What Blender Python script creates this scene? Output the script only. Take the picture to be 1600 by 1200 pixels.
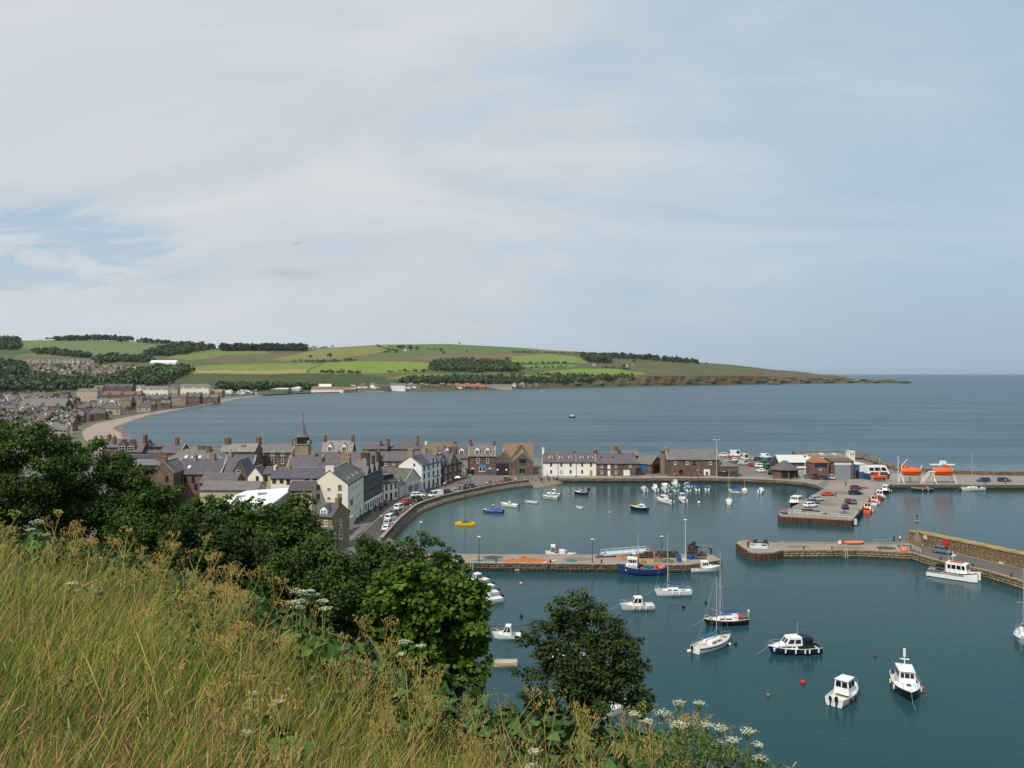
import bpy,bmesh,math,random
import numpy as np
from mathutils import Vector,Matrix,geometry
# ------------------------------------------------------------------ clear
for o in list(bpy.data.objects):
 bpy.data.objects.remove(o)
scene = bpy.context.scene
COL = scene.collection
random.seed(7)
RNG = np.random.default_rng(7)
R = math.radians
# ------------------------------------------------------------------ camera (eye 40 m above the harbour water)
H = 40.0            # eye height above the water
F = 1295.0          # focal length in photo pixels (1600 wide)
CX,CY = 800.0,584.0
cam_d = bpy.data.cameras.new('camera')
cam = bpy.data.objects.new('camera',cam_d)
COL.objects.link(cam)
cam.location = (0,0,H)
cam.rotation_euler = (R(90),0,0)
cam_d.sensor_width = 36.0
cam_d.lens = 36.0 * F / 1600.0
cam_d.shift_y = -(600.0 - CY) / 1600.0
cam_d.clip_start = 0.1
cam_d.clip_end = 200000
scene.camera = cam
# ------------------------------------------------------------------ sun and sky
SUN = Vector((-0.37,-0.52,0.77)).normalized()       # towards the sun: behind the camera, to the left
sun_el = math.asin(SUN.z)
sun_az = math.atan2(SUN.x,SUN.y)
sl = bpy.data.lights.new('sun','SUN')
sl.energy = 3.6
sl.angle = R(0.55)
sl.color = (1.0,0.94,0.84)
so = bpy.data.objects.new('sun',sl)
so.rotation_euler = (-SUN).to_track_quat('-Z','Y').to_euler()
so.location = (0,0,200)
COL.objects.link(so)
world = bpy.data.worlds.new('World')
scene.world = world
world.use_nodes = True
wt = world.node_tree
wt.nodes.clear()
def wnode(t,**k):
 n = wt.nodes.new(t)
 for a,b in k.items():
  setattr(n,a,b)
 return n
def wmath(op,a,b=None,clamp=False):
 n = wnode('ShaderNodeMath',operation=op)
 n.use_clamp = clamp
 for i,v in enumerate((a,b)):
  if v is None:
   continue
  if isinstance(v,(int,float)):
   n.inputs[i].default_value = v
  else:
   wt.links.new(v,n.inputs[i])
 return n.outputs[0]
def wmap(v,lo,hi,a=0.0,b=1.0,smooth=True):
 n = wnode('ShaderNodeMapRange')
 n.interpolation_type = 'SMOOTHSTEP' if smooth else 'LINEAR'
 wt.links.new(v,n.inputs[0])
 for i,q in enumerate((lo,hi,a,b)):
  n.inputs[i + 1].default_value = q
 return n.outputs[0]
def wmix(f,a,b):
 n = wnode('ShaderNodeMix',data_type='RGBA')
 if isinstance(f,(int,float)):
  n.inputs[0].default_value = f
 else:
  wt.links.new(f,n.inputs[0])
 for i,v in ((6,a),(7,b)):
  if isinstance(v,tuple):
   n.inputs[i].default_value = (*v,1)
  else:
   wt.links.new(v,n.inputs[i])
 return n.outputs[2]
SKY_K = 0.10
sky = wnode('ShaderNodeTexSky')
sky.sky_type = 'NISHITA'
sky.sun_disc = False
sky.sun_elevation = sun_el
sky.sun_rotation = sun_az
sky.altitude = 40
sky.air_density = 1.0
sky.dust_density = 1.6
sky.ozone_density = 1.2
tc = wnode('ShaderNodeTexCoord')
sep = wnode('ShaderNodeSeparateXYZ')
wt.links.new(tc.outputs['Generated'],sep.inputs[0])
dx,dy,dz = sep.outputs
zc = wmath('MAXIMUM',dz,0.0)
# cloud coordinates: directions projected on a high flat layer
den = wmath('ADD',zc,0.30)
cu = wmath('DIVIDE',dx,den)
cv = wmath('DIVIDE',dy,den)
comb = wnode('ShaderNodeCombineXYZ')
wt.links.new(cu,comb.inputs[0])
wt.links.new(cv,comb.inputs[1])
def wnoise(scale,detail,rough,dist,rot,sc):
 mp = wnode('ShaderNodeMapping')
 mp.inputs['Rotation'].default_value = (0,0,rot)
 mp.inputs['Scale'].default_value = sc
 wt.links.new(comb.outputs[0],mp.inputs[0])
 nz = wnode('ShaderNodeTexNoise')
 nz.inputs['Scale'].default_value = scale
 nz.inputs['Detail'].default_value = detail
 nz.inputs['Roughness'].default_value = rough
 nz.inputs['Distortion'].default_value = dist
 wt.links.new(mp.outputs[0],nz.inputs['Vector'])
 return nz.outputs['Fac']
def wblob(px,py,sx,sz):
 """soft elliptical spot round the direction seen at photo pixel px, py"""
 dd = Vector(((px - CX) / F,1,(CY - py) / F)).normalized()
 sub = wnode('ShaderNodeVectorMath',operation='SUBTRACT')
 wt.links.new(tc.outputs['Generated'],sub.inputs[0])
 sub.inputs[1].default_value = dd
 mul = wnode('ShaderNodeVectorMath',operation='MULTIPLY')
 wt.links.new(sub.outputs[0],mul.inputs[0])
 mul.inputs[1].default_value = (1 / sx,1 / sx,1 / sz)
 ln = wnode('ShaderNodeVectorMath',operation='LENGTH')
 wt.links.new(mul.outputs[0],ln.inputs[0])
 return wmap(ln.outputs['Value'],0.15,1.0,1.0,0.0)
n_big = wnoise(0.75,4,0.55,0.8,0.5,(1,1,1))
n_str = wnoise(1.3,8,0.58,1.3,0.85,(0.75,1.25,1))
n_fin = wnoise(4.5,9,0.62,0.7,0.5,(0.6,1.35,1))
veil = wmath('ADD',wmath('MULTIPLY',n_big,0.55),wmath('ADD',wmath('MULTIPLY',n_str,0.5),wmath('MULTIPLY',n_fin,0.16)))
# the veil is thicker over the land on the left, thinner over the sea on the right
side = wmap(dx,-0.25,0.62,0.16,-0.30)
veil = wmath('ADD',veil,side)
patch = wmath('MULTIPLY',wblob(40,385,0.26,0.075),wmap(n_fin,0.38,0.6,1.0,0.3))
veil = wmath('SUBTRACT',veil,wmath('MULTIPLY',patch,0.78))
mask = wmap(veil,0.26,0.80,0.30,0.97)
low = wmap(dz,0.0,0.22,0.0,1.0)                    # haze band by the horizon
clear = wnode('ShaderNodeVectorMath',operation='SCALE')
clear.inputs['Scale'].default_value = SKY_K
wt.links.new(sky.outputs[0],clear.inputs[0])
bluer = wmix(0.85,clear.outputs[0],(0.355,0.535,0.70))
tone = wmap(n_str,0.22,0.82,0.0,1.0)
cloud = wmix(tone,(0.565,0.63,0.69),(0.71,0.735,0.755))
upper = wmix(mask,bluer,cloud)
small = wmath('MULTIPLY',wblob(452,428,0.05,0.010),wmap(n_fin,0.35,0.6,0.5,1.0))
small2 = wmath('MULTIPLY',wblob(20,449,0.03,0.006),0.8)
small3 = wmath('MULTIPLY',wblob(464,380,0.007,0.0025),1.0)
upper = wmix(wmath('MULTIPLY',wmath('MAXIMUM',wmath('MAXIMUM',small,small2),small3),0.55),upper,(0.38,0.435,0.50))
hzc = wmix(wmap(dx,-0.4,0.55,0.0,1.0),(0.62,0.67,0.705),(0.36,0.475,0.60))
final = wmix(wmap(dz,0.0,0.16,0.85,0.0),upper,hzc)
bg = wnode('ShaderNodeBackground')
bg.inputs[1].default_value = 1.0
wt.links.new(final,bg.inputs[0])
wo = wnode('ShaderNodeOutputWorld')
wt.links.new(bg.outputs[0],wo.inputs[0])
scene.view_settings.view_transform = 'Standard'
scene.view_settings.look = 'None'
scene.view_settings.exposure = 0.0
scene.view_settings.gamma = 1.0
scene.view_settings.use_curve_mapping = False
scene.render.engine = 'CYCLES'
scene.cycles.max_bounces = 6
scene.cycles.diffuse_bounces = 2
scene.cycles.glossy_bounces = 3
scene.cycles.transparent_max_bounces = 4
scene.cycles.caustics_reflective = False
scene.cycles.caustics_refractive = False
# ------------------------------------------------------------------ surveying: from a photo pixel to a place in the world
def X(px,d):
 return (px - CX) / F * d
def Z(py,d):
 return H - (py - CY) / F * d
def at(px,py,z=0.0):
 d = (H - z) * F / (py - CY)
 return Vector((X(px,d),d,z))
def sm(a,b,x):
 t = min(1,max(0,(x - a) / (b - a)))
 return t * t * (3 - 2 * t)
def gz(x,y):
 """height of the ground in the town: the quays and the street are level"""
 return 1.6
def street_k(x,y):
 """the street row was first measured on ground rising to 3.3 m; this is the correction to the level street"""
 return 38.4 / (38.4 - 1.7 * sm(305,255,y) * sm(10,-20,x))
def street(x,y):
 k = street_k(x,y)
 return x * k,y * k
def atg(px,py):
 z = 1.6
 for _ in range(8):
  p = at(px,py,z)
  z = gz(p.x,p.y)
 return at(px,py,z)
# ------------------------------------------------------------------ materials
MATS = {}
def mat(name,col,rough=0.8,var=0.15,scale=1.0,bump=0.0,bscale=None,spec=0.3,metal=0.0,tint=False,
  col2=None,detail=5.0,stretch=None,emit=None):
 if name in MATS:
  return MATS[name]
 m = bpy.data.materials.new(name)
 m.use_nodes = True
 nt = m.node_tree
 b = nt.nodes['Principled BSDF']
 b.inputs['Roughness'].default_value = rough
 b.inputs['Specular IOR Level'].default_value = spec
 b.inputs['Metallic'].default_value = metal
 geo = nt.nodes.new('ShaderNodeNewGeometry')
 vec = geo.outputs['Position']
 if stretch:
  mp = nt.nodes.new('ShaderNodeMapping')
  mp.inputs['Scale'].default_value = stretch
  nt.links.new(vec,mp.inputs[0])
  vec = mp.outputs[0]
 out = None
 if var > 0:
  nz = nt.nodes.new('ShaderNodeTexNoise')
  nz.inputs['Scale'].default_value = scale
  nz.inputs['Detail'].default_value = detail
  nz.inputs['Roughness'].default_value = 0.62
  nt.links.new(vec,nz.inputs['Vector'])
  mr = nt.nodes.new('ShaderNodeMapRange')
  mr.inputs[1].default_value = 0.3
  mr.inputs[2].default_value = 0.7
  nt.links.new(nz.outputs['Fac'],mr.inputs[0])
  mx = nt.nodes.new('ShaderNodeMix')
  mx.data_type = 'RGBA'
  nt.links.new(mr.outputs[0],mx.inputs[0])
  if col2 is None:
   a = tuple(max(0,c * (1 - var)) for c in col)
   c2 = tuple(min(1,c * (1 + var)) for c in col)
  else:
   a,c2 = col,col2
  mx.inputs[6].default_value = (*a,1)
  mx.inputs[7].default_value = (*c2,1)
  out = mx.outputs[2]
 if tint:
  at_ = nt.nodes.new('ShaderNodeAttribute')
  at_.attribute_name = 'tint'
  mu = nt.nodes.new('ShaderNodeMix')
  mu.data_type = 'RGBA'
  mu.blend_type = 'MULTIPLY'
  mu.inputs[0].default_value = 1.0
  if out is not None:
   nt.links.new(out,mu.inputs[6])
  else:
   mu.inputs[6].default_value = (*col,1)
  nt.links.new(at_.outputs['Color'],mu.inputs[7])
  out = mu.outputs[2]
 if out is not None:
  nt.links.new(out,b.inputs['Base Color'])
 else:
  b.inputs['Base Color'].default_value = (*col,1)
 if bump > 0:
  nb = nt.nodes.new('ShaderNodeTexNoise')
  nb.inputs['Scale'].default_value = bscale or scale * 4
  nb.inputs['Detail'].default_value = 4
  nt.links.new(vec,nb.inputs['Vector'])
  bp = nt.nodes.new('ShaderNodeBump')
  bp.inputs['Strength'].default_value = bump
  bp.inputs['Distance'].default_value = 0.1
  nt.links.new(nb.outputs['Fac'],bp.inputs['Height'])
  nt.links.new(bp.outputs[0],b.inputs['Normal'])
 MATS[name] = m
 return m
def masonry(name,c1,c2,mortar,bw=0.6,bh=0.3,var=0.25):
 """rubble or squared stone walling: coursed stones in relief, each with its own tone"""
 if name in MATS:
  return MATS[name]
 m = bpy.data.materials.new(name)
 m.use_nodes = True
 nt = m.node_tree
 b = nt.nodes['Principled BSDF']
 b.inputs['Roughness'].default_value = 0.9
 b.inputs['Specular IOR Level'].default_value = 0.2
 tcx = nt.nodes.new('ShaderNodeTexCoord')
 sp = nt.nodes.new('ShaderNodeSeparateXYZ')
 nt.links.new(tcx.outputs['Object'],sp.inputs[0])
 ad = nt.nodes.new('ShaderNodeMath')
 nt.links.new(sp.outputs[0],ad.inputs[0])
 nt.links.new(sp.outputs[1],ad.inputs[1])
 cb = nt.nodes.new('ShaderNodeCombineXYZ')
 nt.links.new(ad.outputs[0],cb.inputs[0])
 nt.links.new(sp.outputs[2],cb.inputs[1])
 br = nt.nodes.new('ShaderNodeTexBrick')
 br.inputs['Scale'].default_value = 1.0
 br.inputs['Brick Width'].default_value = bw
 br.inputs['Row Height'].default_value = bh
 br.inputs['Mortar Size'].default_value = 0.025
 br.inputs['Color1'].default_value = (*c1,1)
 br.inputs['Color2'].default_value = (*c2,1)
 br.inputs['Mortar'].default_value = (*mortar,1)
 nt.links.new(cb.outputs[0],br.inputs['Vector'])
 nz = nt.nodes.new('ShaderNodeTexNoise')
 nz.inputs['Scale'].default_value = 0.45
 nz.inputs['Detail'].default_value = 8
 geo = nt.nodes.new('ShaderNodeNewGeometry')
 nt.links.new(geo.outputs['Position'],nz.inputs['Vector'])
 mr = nt.nodes.new('ShaderNodeMapRange')
 mr.inputs[1].default_value,mr.inputs[2].default_value = 0.3,0.7
 mr.inputs[3].default_value,mr.inputs[4].default_value = 1 - var,1 + var
 nt.links.new(nz.outputs['Fac'],mr.inputs[0])
 vm = nt.nodes.new('ShaderNodeVectorMath')
 vm.operation = 'SCALE'
 nt.links.new(br.outputs['Color'],vm.inputs[0])
 nt.links.new(mr.outputs[0],vm.inputs['Scale'])
 nt.links.new(vm.outputs[0],b.inputs['Base Color'])
 bp = nt.nodes.new('ShaderNodeBump')
 bp.inputs['Strength'].default_value = 0.6
 bp.inputs['Distance'].default_value = 0.05
 bp.invert = True
 nt.links.new(br.outputs['Fac'],bp.inputs['Height'])
 nt.links.new(bp.outputs[0],b.inputs['Normal'])
 MATS[name] = m
 return m
def slate(name,c,var=0.22):
 """roofing in thin courses with streaks down the slope"""
 if name in MATS:
  return MATS[name]
 m = mat(name,c,0.62,var,0.7,spec=0.35,detail=8)
 nt = m.node_tree
 b = nt.nodes['Principled BSDF']
 geo = nt.nodes.new('ShaderNodeNewGeometry')
 sp = nt.nodes.new('ShaderNodeSeparateXYZ')
 nt.links.new(geo.outputs['Position'],sp.inputs[0])
 wv = nt.nodes.new('ShaderNodeMath')
 wv.operation = 'MULTIPLY'
 wv.inputs[1].default_value = 5.0
 nt.links.new(sp.outputs[2],wv.inputs[0])
 fr = nt.nodes.new('ShaderNodeMath')
 fr.operation = 'FRACT'
 nt.links.new(wv.outputs[0],fr.inputs[0])
 bp = nt.nodes.new('ShaderNodeBump')
 bp.inputs['Strength'].default_value = 0.5
 bp.inputs['Distance'].default_value = 0.03
 nt.links.new(fr.outputs[0],bp.inputs['Height'])
 nt.links.new(bp.outputs[0],b.inputs['Normal'])
 return m
def paint(c,rough=0.35,spec=0.5,var=0.06):
 return mat('paint_%02x%02x%02x_%d' % (int(c[0] * 255),int(c[1] * 255),int(c[2] * 255),int(rough * 100)),c,rough,var,3.0,spec=spec)
def srgb(r,g,b):
 def f(c):
  c /= 255
  return c / 12.92 if c <= 0.04045 else ((c + 0.055) / 1.055) ** 2.4
 return (f(r),f(g),f(b))
WHITE = (0.78,0.78,0.76)
M_white = mat('white_gloss_paint',WHITE,0.3,0.05,2.0,spec=0.5)
M_offw = mat('off_white_paint',(0.66,0.65,0.60),0.5,0.08,2.0)
M_black = mat('black_rubber',(0.015,0.015,0.016),0.6,0.2,3.0)
M_glass = mat('dark_window_glass',(0.012,0.015,0.018),0.08,0.0,spec=0.6)
M_steel = mat('galvanised_steel',(0.42,0.43,0.44),0.45,0.12,4.0,metal=0.5)
M_grey = mat('grey_metal',(0.25,0.26,0.27),0.5,0.1,3.0)
M_mast = mat('anodised_mast',(0.55,0.53,0.48),0.4,0.08,3.0,metal=0.3)
M_wire = mat('rigging_wire',(0.30,0.31,0.33),0.5,0.0)
M_wood = mat('weathered_timber',(0.20,0.13,0.08),0.8,0.3,4.0)
M_navy = mat('navy_paint',(0.012,0.02,0.055),0.3,0.1,2.0,spec=0.5)
M_blue = mat('blue_canvas',(0.025,0.075,0.30),0.75,0.15,3.0)
M_orange = mat('orange_paint',(0.78,0.13,0.025),0.45,0.1,2.0)
M_red = mat('red_paint',(0.50,0.03,0.02),0.45,0.12,2.0)
M_yellow = mat('yellow_paint',(0.72,0.42,0.02),0.4,0.1,2.0)
M_pink = mat('pink_float',(0.80,0.13,0.11),0.5,0.1,3.0)
M_green = mat('green_canvas',(0.03,0.14,0.11),0.75,0.15,3.0)
M_teal = mat('teal_net',(0.04,0.16,0.14),0.95,0.35,6.0)
# ------------------------------------------------------------------ mesh builder
class MB:
 def __init__(self):
  self.v,self.f,self.m = [],[],[]
 def add(self,vs,fs,mi=0):
  k = len(self.v)
  self.v += [tuple(p) for p in vs]
  self.f += [tuple(i + k for i in f) for f in fs]
  self.m += [mi] * len(fs)
  return self
 def quad(self,a,b,c,d,mi=0):
  return self.add([a,b,c,d],[(0,1,2,3)],mi)
 def box(self,x0,x1,y0,y1,z0,z1,mi=0):
  vs = [(x0,y0,z0),(x1,y0,z0),(x1,y1,z0),(x0,y1,z0),(x0,y0,z1),(x1,y0,z1),(x1,y1,z1),(x0,y1,z1)]
  return self.add(vs,[(3,2,1,0),(4,5,6,7),(0,1,5,4),(1,2,6,5),(2,3,7,6),(3,0,4,7)],mi)
 def obox(self,c,s,rz=0.0,ry=0.0,mi=0):
  M = Matrix.Rotation(rz,3,'Z') @ Matrix.Rotation(ry,3,'Y')
  hs = [q / 2 for q in s]
  vs = [Vector(c) + M @ Vector((sx * hs[0],sy * hs[1],sz * hs[2])) for sz in (-1,1) for sx,sy in ((-1,-1),(1,-1),(1,1),(-1,1))]
  return self.add(vs,[(3,2,1,0),(4,5,6,7),(0,1,5,4),(1,2,6,5),(2,3,7,6),(3,0,4,7)],mi)
 def loft(self,rings,mi=0,caps=True,closed=True):
  k = len(self.v)
  n = len(rings[0])
  for r in rings:
   self.v += [tuple(p) for p in r]
  fs = []
  for i in range(len(rings) - 1):
   for j in range(n if closed else n - 1):
    a,b = k + i * n + j,k + i * n + (j + 1) % n
    fs.append((a,b,b + n,a + n))
  if caps:
   fs.append(tuple(k + j for j in reversed(range(n))))
   fs.append(tuple(k + (len(rings) - 1) * n + j for j in range(n)))
  self.f += fs
  self.m += [mi] * len(fs)
  return self
 def tube(self,pts,r,n=6,mi=0,caps=True):
  pts = [Vector(p) for p in pts]
  rs = r if isinstance(r,(list,tuple)) else [r] * len(pts)
  rings = []
  for i,p in enumerate(pts):
   t = (pts[min(i + 1,len(pts) - 1)] - pts[max(i - 1,0)]).normalized()
   a = t.orthogonal().normalized() if abs(t.z) < 0.98 else Vector((1,0,0))
   if abs(t.z) < 0.98:
    a = Vector((0,0,1)).cross(t).normalized()
   b = t.cross(a).normalized()
   rings.append([p + (a * math.cos(2 * math.pi * j / n) + b * math.sin(2 * math.pi * j / n)) * rs[i] for j in range(n)])
  return self.loft(rings,mi,caps)
 def prism(self,poly,z0,z1,mi=0):
  n = len(poly)
  vs = [(p[0],p[1],z0) for p in poly] + [(p[0],p[1],z1) for p in poly]
  fs = [(i,(i + 1) % n,n + (i + 1) % n,n + i) for i in range(n)]
  fs += [tuple(reversed(range(n))),tuple(range(n,2 * n))]
  return self.add(vs,fs,mi)
 def extx(self,poly,x0,x1,mi=0):
  """cross-section (y, z) run along x"""
  n = len(poly)
  vs = [(x0,p[0],p[1]) for p in poly] + [(x1,p[0],p[1]) for p in poly]
  fs = [(i,n + i,n + (i + 1) % n,(i + 1) % n) for i in range(n)]
  fs += [tuple(range(n)),tuple(reversed(range(n,2 * n)))]
  return self.add(vs,fs,mi)
 def exty(self,poly,y0,y1,mi=0):
  """cross-section (x, z) run along y"""
  n = len(poly)
  vs = [(p[0],y0,p[1]) for p in poly] + [(p[0],y1,p[1]) for p in poly]
  fs = [(i,(i + 1) % n,n + (i + 1) % n,n + i) for i in range(n)]
  fs += [tuple(reversed(range(n))),tuple(range(n,2 * n))]
  return self.add(vs,fs,mi)
 def ball(self,c,r,n=8,k=5,mi=0):
  r = r if isinstance(r,(tuple,list)) else (r,r,r)
  rings = []
  for i in range(1,k):
   a = math.pi * i / k
   rings.append([(c[0] + r[0] * math.sin(a) * math.cos(2 * math.pi * j / n),c[1] + r[1] * math.sin(a) * math.sin(2 * math.pi * j / n),c[2] - r[2] * math.cos(a)) for j in range(n)])
  return self.loft(rings,mi)
 def data(self,name,mats,smooth=False):
  me = bpy.data.meshes.new(name)
  me.from_pydata(self.v,[],self.f)
  mats = mats if isinstance(mats,(list,tuple)) else [mats]
  for m in mats:
   me.materials.append(m)
  me.polygons.foreach_set('material_index',self.m)
  bm = bmesh.new()
  bm.from_mesh(me)
  bmesh.ops.recalc_face_normals(bm,faces=bm.faces)
  bm.to_mesh(me)
  bm.free()
  if smooth:
   me.polygons.foreach_set('use_smooth',[True] * len(me.polygons))
   try:
    me.set_sharp_from_angle(angle=R(40))
   except Exception:
    pass
  return me
 def build(self,name,mats,parent=None,smooth=False,kind=None,loc=None):
  return place(name,self.data(name,mats,smooth),parent,loc,kind=kind)
def place(name,me,parent=None,loc=None,rz=0.0,kind=None):
 o = bpy.data.objects.new(name,me)
 COL.objects.link(o)
 if parent is not None:
  o.parent = parent
 if loc is not None:
  o.location = loc
 if rz:
  o.rotation_euler.z = rz
 if kind:
  o['kind'] = kind
 return o
def tag(o,label,cat,group=None):
 o['label'] = label
 o['category'] = cat
 if group:
  o['group'] = group
 return o
def thing(name,label,cat,loc=(0,0,0),rz=0.0,group=None):
 o = bpy.data.objects.new(name,None)
 o.empty_display_size = 0.3
 COL.objects.link(o)
 o.location = loc
 o.rotation_euler = (0,0,rz)
 return tag(o,label,cat,group)
def copytree(o,parent=None):
 c = o.copy()
 COL.objects.link(c)
 if parent is not None:
  c.parent = parent
 for ch in list(o.children):
  copytree(ch,c)
 return c
def npmesh(name,verts,faces,mats,tint=None,parent=None,kind=None,smooth=False,mi=None):
 """mesh straight from numpy arrays; faces all with the same number of corners; tint per vertex (n, 3)"""
 me = bpy.data.meshes.new(name)
 nv,nf,k = len(verts),len(faces),faces.shape[1]
 me.vertices.add(nv)
 me.vertices.foreach_set('co',np.ascontiguousarray(verts,dtype=np.float32).ravel())
 me.loops.add(nf * k)
 me.loops.foreach_set('vertex_index',np.ascontiguousarray(faces,dtype=np.int32).ravel())
 me.polygons.add(nf)
 me.polygons.foreach_set('loop_start',np.arange(0,nf * k,k,dtype=np.int32))
 me.update(calc_edges=True)
 mats = mats if isinstance(mats,(list,tuple)) else [mats]
 for m in mats:
  me.materials.append(m)
 if mi is not None:
  me.polygons.foreach_set('material_index',np.ascontiguousarray(mi,dtype=np.int32))
 if smooth:
  me.polygons.foreach_set('use_smooth',np.ones(nf,dtype=bool))
 if tint is not None:
  a = me.color_attributes.new('tint','FLOAT_COLOR','POINT')
  t4 = np.ones((nv,4),dtype=np.float32)
  t4[:,:3] = tint
  a.data.foreach_set('color',t4.ravel())
 me.validate()
 return place(name,me,parent,kind=kind)
# ================================================================== SEA
def sea_material():
 m = bpy.data.materials.new('sea_water')
 m.use_nodes = True
 nt = m.node_tree
 L = nt.links.new
 b = nt.nodes['Principled BSDF']
 b.inputs['IOR'].default_value = 1.33
 b.inputs['Specular IOR Level'].default_value = 0.11
 geo = nt.nodes.new('ShaderNodeNewGeometry')
 sp = nt.nodes.new('ShaderNodeSeparateXYZ')
 L(geo.outputs['Position'],sp.inputs[0])
 def mr(v,a,c,d=0.0,e=1.0):
  n = nt.nodes.new('ShaderNodeMapRange')
  n.interpolation_type = 'SMOOTHSTEP'
  L(v,n.inputs[0])
  for i,q in enumerate((a,c,d,e)):
   n.inputs[i + 1].default_value = q
  return n.outputs[0]
 def noise(scale,detail,st=(1,1,1),rot=0.0,rough=0.55,dist=0.0):
  mp = nt.nodes.new('ShaderNodeMapping')
  mp.inputs['Scale'].default_value = st
  mp.inputs['Rotation'].default_value = (0,0,rot)
  L(geo.outputs['Position'],mp.inputs[0])
  n = nt.nodes.new('ShaderNodeTexNoise')
  n.inputs['Scale'].default_value = scale
  n.inputs['Detail'].default_value = detail
  n.inputs['Roughness'].default_value = rough
  n.inputs['Distortion'].default_value = dist
  L(mp.outputs[0],n.inputs['Vector'])
  return n.outputs['Fac']
 def mix(f,a,c):
  n = nt.nodes.new('ShaderNodeMix')
  n.data_type = 'RGBA'
  L(f,n.inputs[0])
  for i,v in ((6,a),(7,c)):
   if isinstance(v,tuple):
    n.inputs[i].default_value = (*v,1)
   else:
    L(v,n.inputs[i])
  return n.outputs[2]
 def mth(op,a,c):
  n = nt.nodes.new('ShaderNodeMath')
  n.operation = op
  for i,v in enumerate((a,c)):
   if isinstance(v,(int,float)):
    n.inputs[i].default_value = v
   else:
    L(v,n.inputs[i])
  return n.outputs[0]
 opens = mr(sp.outputs[1],325,420)                # open bay outside the quays
 deep = mr(sp.outputs[1],900,5000)
 shelf = mth('MULTIPLY',mr(sp.outputs[1],185,250),mr(sp.outputs[0],45,-20))   # shallow pale inner basin
 patches = noise(0.010,8,(0.30,1.9,1),0.12,0.66,0.9)
 harbour = mix(shelf,(0.016,0.056,0.066),(0.058,0.118,0.118))
 bay = mix(deep,(0.058,0.106,0.132),(0.016,0.076,0.150))
 bay2 = mix(mr(patches,0.38,0.62),bay,(0.026,0.064,0.094))
 colr = mix(opens,harbour,bay2)
 L(colr,b.inputs['Base Color'])
 rg = mth('ADD',mth('MULTIPLY',opens,0.22),0.07)
 rg = mth('ADD',rg,mth('MULTIPLY',mth('SUBTRACT',noise(0.05,4,(0.4,1.5,1),0.1),0.5),0.06))
 L(rg,b.inputs['Roughness'])
 ripple = noise(1.1,4,(0.6,1.5,1),0.25,0.6)
 chop = noise(0.16,5,(0.45,1.6,1),0.2,0.62)
 swell = noise(0.035,4,(0.3,1.5,1),0.15,0.6)
 b1 = nt.nodes.new('ShaderNodeBump')
 b1.inputs['Distance'].default_value = 0.14
 L(mth('ADD',mth('MULTIPLY',opens,0.35),0.30),b1.inputs['Strength'])
 L(ripple,b1.inputs['Height'])
 b2 = nt.nodes.new('ShaderNodeBump')
 b2.inputs['Distance'].default_value = 1.6
 L(mth('ADD',mth('MULTIPLY',opens,0.60),0.05),b2.inputs['Strength'])
 L(chop,b2.inputs['Height'])
 L(b1.outputs[0],b2.inputs['Normal'])
 b3 = nt.nodes.new('ShaderNodeBump')
 b3.inputs['Distance'].default_value = 5.0
 L(mth('MULTIPLY',opens,0.45),b3.inputs['Strength'])
 L(swell,b3.inputs['Height'])
 L(b2.outputs[0],b3.inputs['Normal'])
 L(b3.outputs[0],b.inputs['Normal'])
 return m
sea = MB().quad((-60000,-300,0),(60000,-300,0),(60000,90000,0),(-60000,90000,0)).build('sea',sea_material(),kind='structure')
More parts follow.
